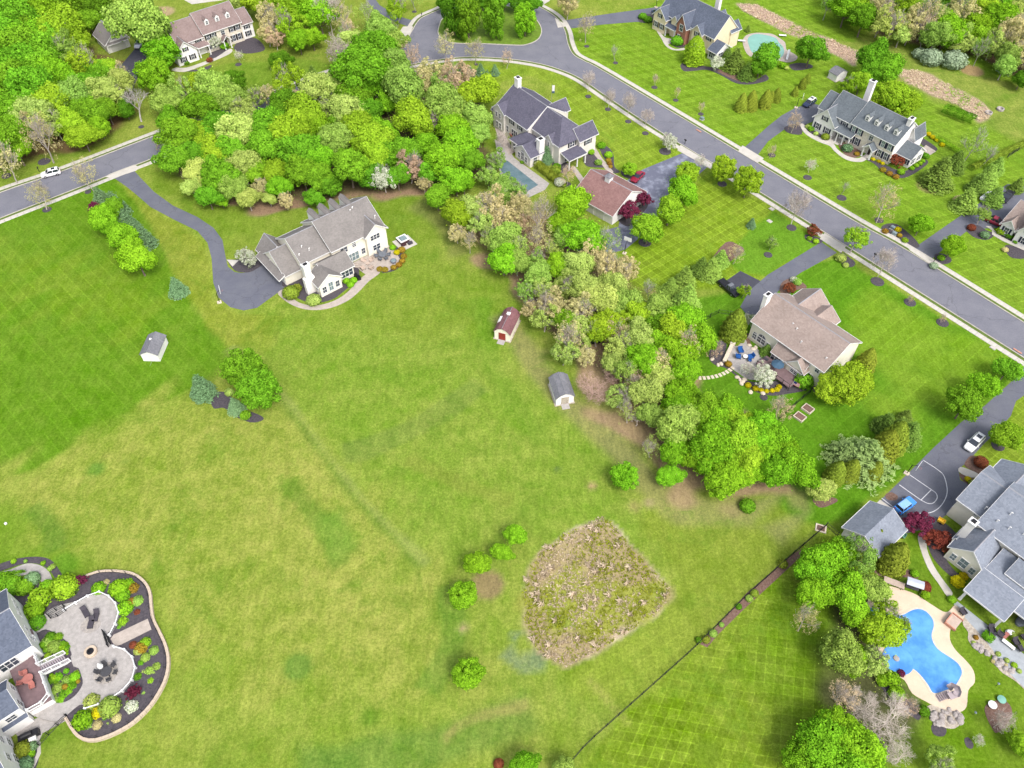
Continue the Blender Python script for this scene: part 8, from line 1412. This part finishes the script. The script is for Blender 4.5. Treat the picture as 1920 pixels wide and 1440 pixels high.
# ------------------------------------------------------------------ labels for the plants: where each one stands
LAND = [((80, 120), 'in the left-edge wood'), ((35, 250), 'in the left-edge wood by the street'), ((150, 210), 'on the street side of the left wood'), ((200, 90), 'near the top left garage'), ((300, 120), 'beside the top left brown-roofed house'),
        ((560, 40), 'in the grove left of the turning circle'), ((400, 190), 'at the upper left of the big wood'), ((360, 310), 'in the big wood beside the long drive'), ((470, 330), 'on the big wood edge behind the cream house'), ((560, 240), 'in the left middle of the big wood'),
        ((680, 110), 'atop the big wood near the street'), ((660, 290), 'in the lower middle of the big wood'), ((760, 190), 'in the upper right of the big wood'), ((850, 300), 'in the big wood near the long pool'), ((880, 150), 'beside the street bend above the violet roof'),
        ((920, 25), 'on the turning circle island'), ((920, 400), 'at the wood tip right of the cream house'), ((1060, 410), 'below the rose-roofed garage'), ((1130, 490), 'at the top of the central tree belt'), ((1020, 570), 'beside the red-roofed shed'), ((1100, 600), 'mid central tree belt'),
        ((1240, 600), 'right in the central tree belt'), ((1290, 680), 'in the tree belt left of the round patio'), ((1180, 730), 'near the small grey shed'), ((1280, 820), 'on the left of the lower tree clump'), ((1380, 830), 'in the middle of the lower tree clump'), ((1480, 880), 'at the right end of the lower tree clump'),
        ((1560, 1060), 'below the small grey-roofed garage'), ((1640, 1150), 'over the left edge of the blue pool'), ((1600, 1250), 'left of the blue pool'), ((1570, 1400), 'in the bottom right corner clump'), ((1700, 1300), 'at the lower edge of the blue pool deck'), ((1860, 1380), 'on the lower right lawn'), ((220, 430), 'in the row beside the left lawn'),
        ((460, 710), 'in the island bed by the left lawn edge'), ((900, 1060), 'in the row left of the reed basin'), ((880, 1260), 'alone on the open field'), ((1010, 1435), 'at the bottom edge of the photo'), ((1172, 893), 'alone above the reed basin'), ((1620, 20), 'at the left end of the upper right wood'), ((1760, 40), 'in the middle of the upper right wood'), ((1880, 80), 'at the right edge of the upper right wood'),
        ((1520, 100), 'beside the turquoise pool'), ((1650, 130), 'behind the white dormered house'), ((1830, 300), 'right of the white dormered house'), ((1300, 100), 'in front of the slate-blue roofed house'), ((1400, 120), 'in the dark bed by the slate-blue roofed house'), ((1440, 180), 'on the lawn below the turquoise pool'), ((1280, 350), 'beside the wide driveway'), ((1400, 330), 'by the near pavement of the street'),
        ((1200, 420), 'at the gable of the rose-roofed garage'), ((1320, 500), 'in the conifer row by the parked black truck'), ((1440, 500), 'beside the second near-side driveway'), ((1590, 290), 'in the white dormered house front bed'), ((1740, 280), 'behind the white dormered house sunroom'), ((1690, 440), 'in the bed at the far-side drive'), ((1800, 400), 'at the right-edge house drive'), ((1890, 440), 'in front of the right-edge house'),
        ((1430, 720), 'on the rim of the round stone patio'), ((1500, 690), 'against the sand-roofed house'), ((1600, 700), 'at the right end of the sand-roofed house'), ((1640, 840), 'in the mixed conifer row'), ((1850, 730), 'along the right-edge drive'), ((1800, 1090), 'beside the big grey-roofed house'), ((1870, 1230), 'in the rocky bed by the grey patio'), ((1775, 1345), 'in the rock heap below the blue pool'), ((1720, 1070), 'in the garden between court and blue pool'),
        ((1370, 1160), 'in the bed along the black fence'), ((600, 540), 'in the bed around the cream house sunroom'), ((740, 490), 'on the rim of the cream house patio'), ((1110, 285), 'by the path of the violet-roofed house'), ((1030, 320), 'between the long pool and the violet-roofed house'), ((50, 1110), 'against the left-edge white house'), ((235, 1115), 'in the upper walled garden bed'), ((270, 1230), 'in the right walled garden bed'),
        ((180, 1340), 'in the lower walled garden bed'), ((105, 1208), 'in the upper courtyard bed by the deck stairs'), ((118, 1290), 'in the lower courtyard bed by the deck'), ((45, 1410), 'at the bottom left corner'), ((1130, 60), 'on the lawn below the top driveway'), ((1250, 170), 'on the far-side street lawn'), ((1550, 330), 'on the lawn below the white dormered house'), ((1740, 580), 'in a mulch ring on the corner lawn'), ((1470, 770), 'beside the black lot fence')]
for x, y, o in PBOULD:
    o['category'] = 'rock'; PLANTS.append((x, y, 'pale boulder' if x < 1500 else 'grey boulder', o, False, 1))
ORD = ['first', 'second', 'third', 'fourth', 'fifth', 'sixth', 'seventh', 'eighth', 'ninth', 'tenth', 'eleventh', 'twelfth', 'thirteenth', 'fourteenth'] + ['%d%s' % (k, 'th' if not 20 < k < 24 else {21: 'st', 22: 'nd', 23: 'rd'}[k]) for k in range(15, 60)]
buck = {}
for px, py, wds, root, fixed, r in PLANTS:
    if fixed: root['label'] = wds; continue
    loc = min(LAND, key=lambda t: (t[0][0] - px) ** 2 + (t[0][1] - py) ** 2)[1]; buck.setdefault((wds, loc), []).append((px, py, root, r))
for (wds, loc), L in buck.items():
    if len(L) == 1: L[0][2]['label'] = '%s %s' % (wds, loc); continue
    xs = [t[0] for t in L]; ys = [t[1] for t in L]; hor = max(xs) - min(xs) >= max(ys) - min(ys); L.sort(key=lambda t: t[0] if hor else t[1]); g_ = '%ss %s' % (wds, loc)
    for i, t in enumerate(L):
        if i == len(L) - 1: o_ = 'rightmost' if hor else 'lowest'
        elif i == 0: o_ = 'leftmost' if hor else 'topmost'
        else: o_ = ORD[i] + (' from left' if hor else ' from top')
        t[2]['label'] = ('%s %s %s' % (o_, wds, loc)); t[2]['group'] = g_
fixl = {}
for px, py, wds, root, fixed, r in PLANTS:
    if fixed: fixl.setdefault(wds, []).append((px, root))
for wds, L in fixl.items():
    if len(L) > 1:
        L.sort(key=lambda t: t[0])
        for i, (_, root) in enumerate(L): root['label'] = ('left ' if i == 0 else 'right ') + wds
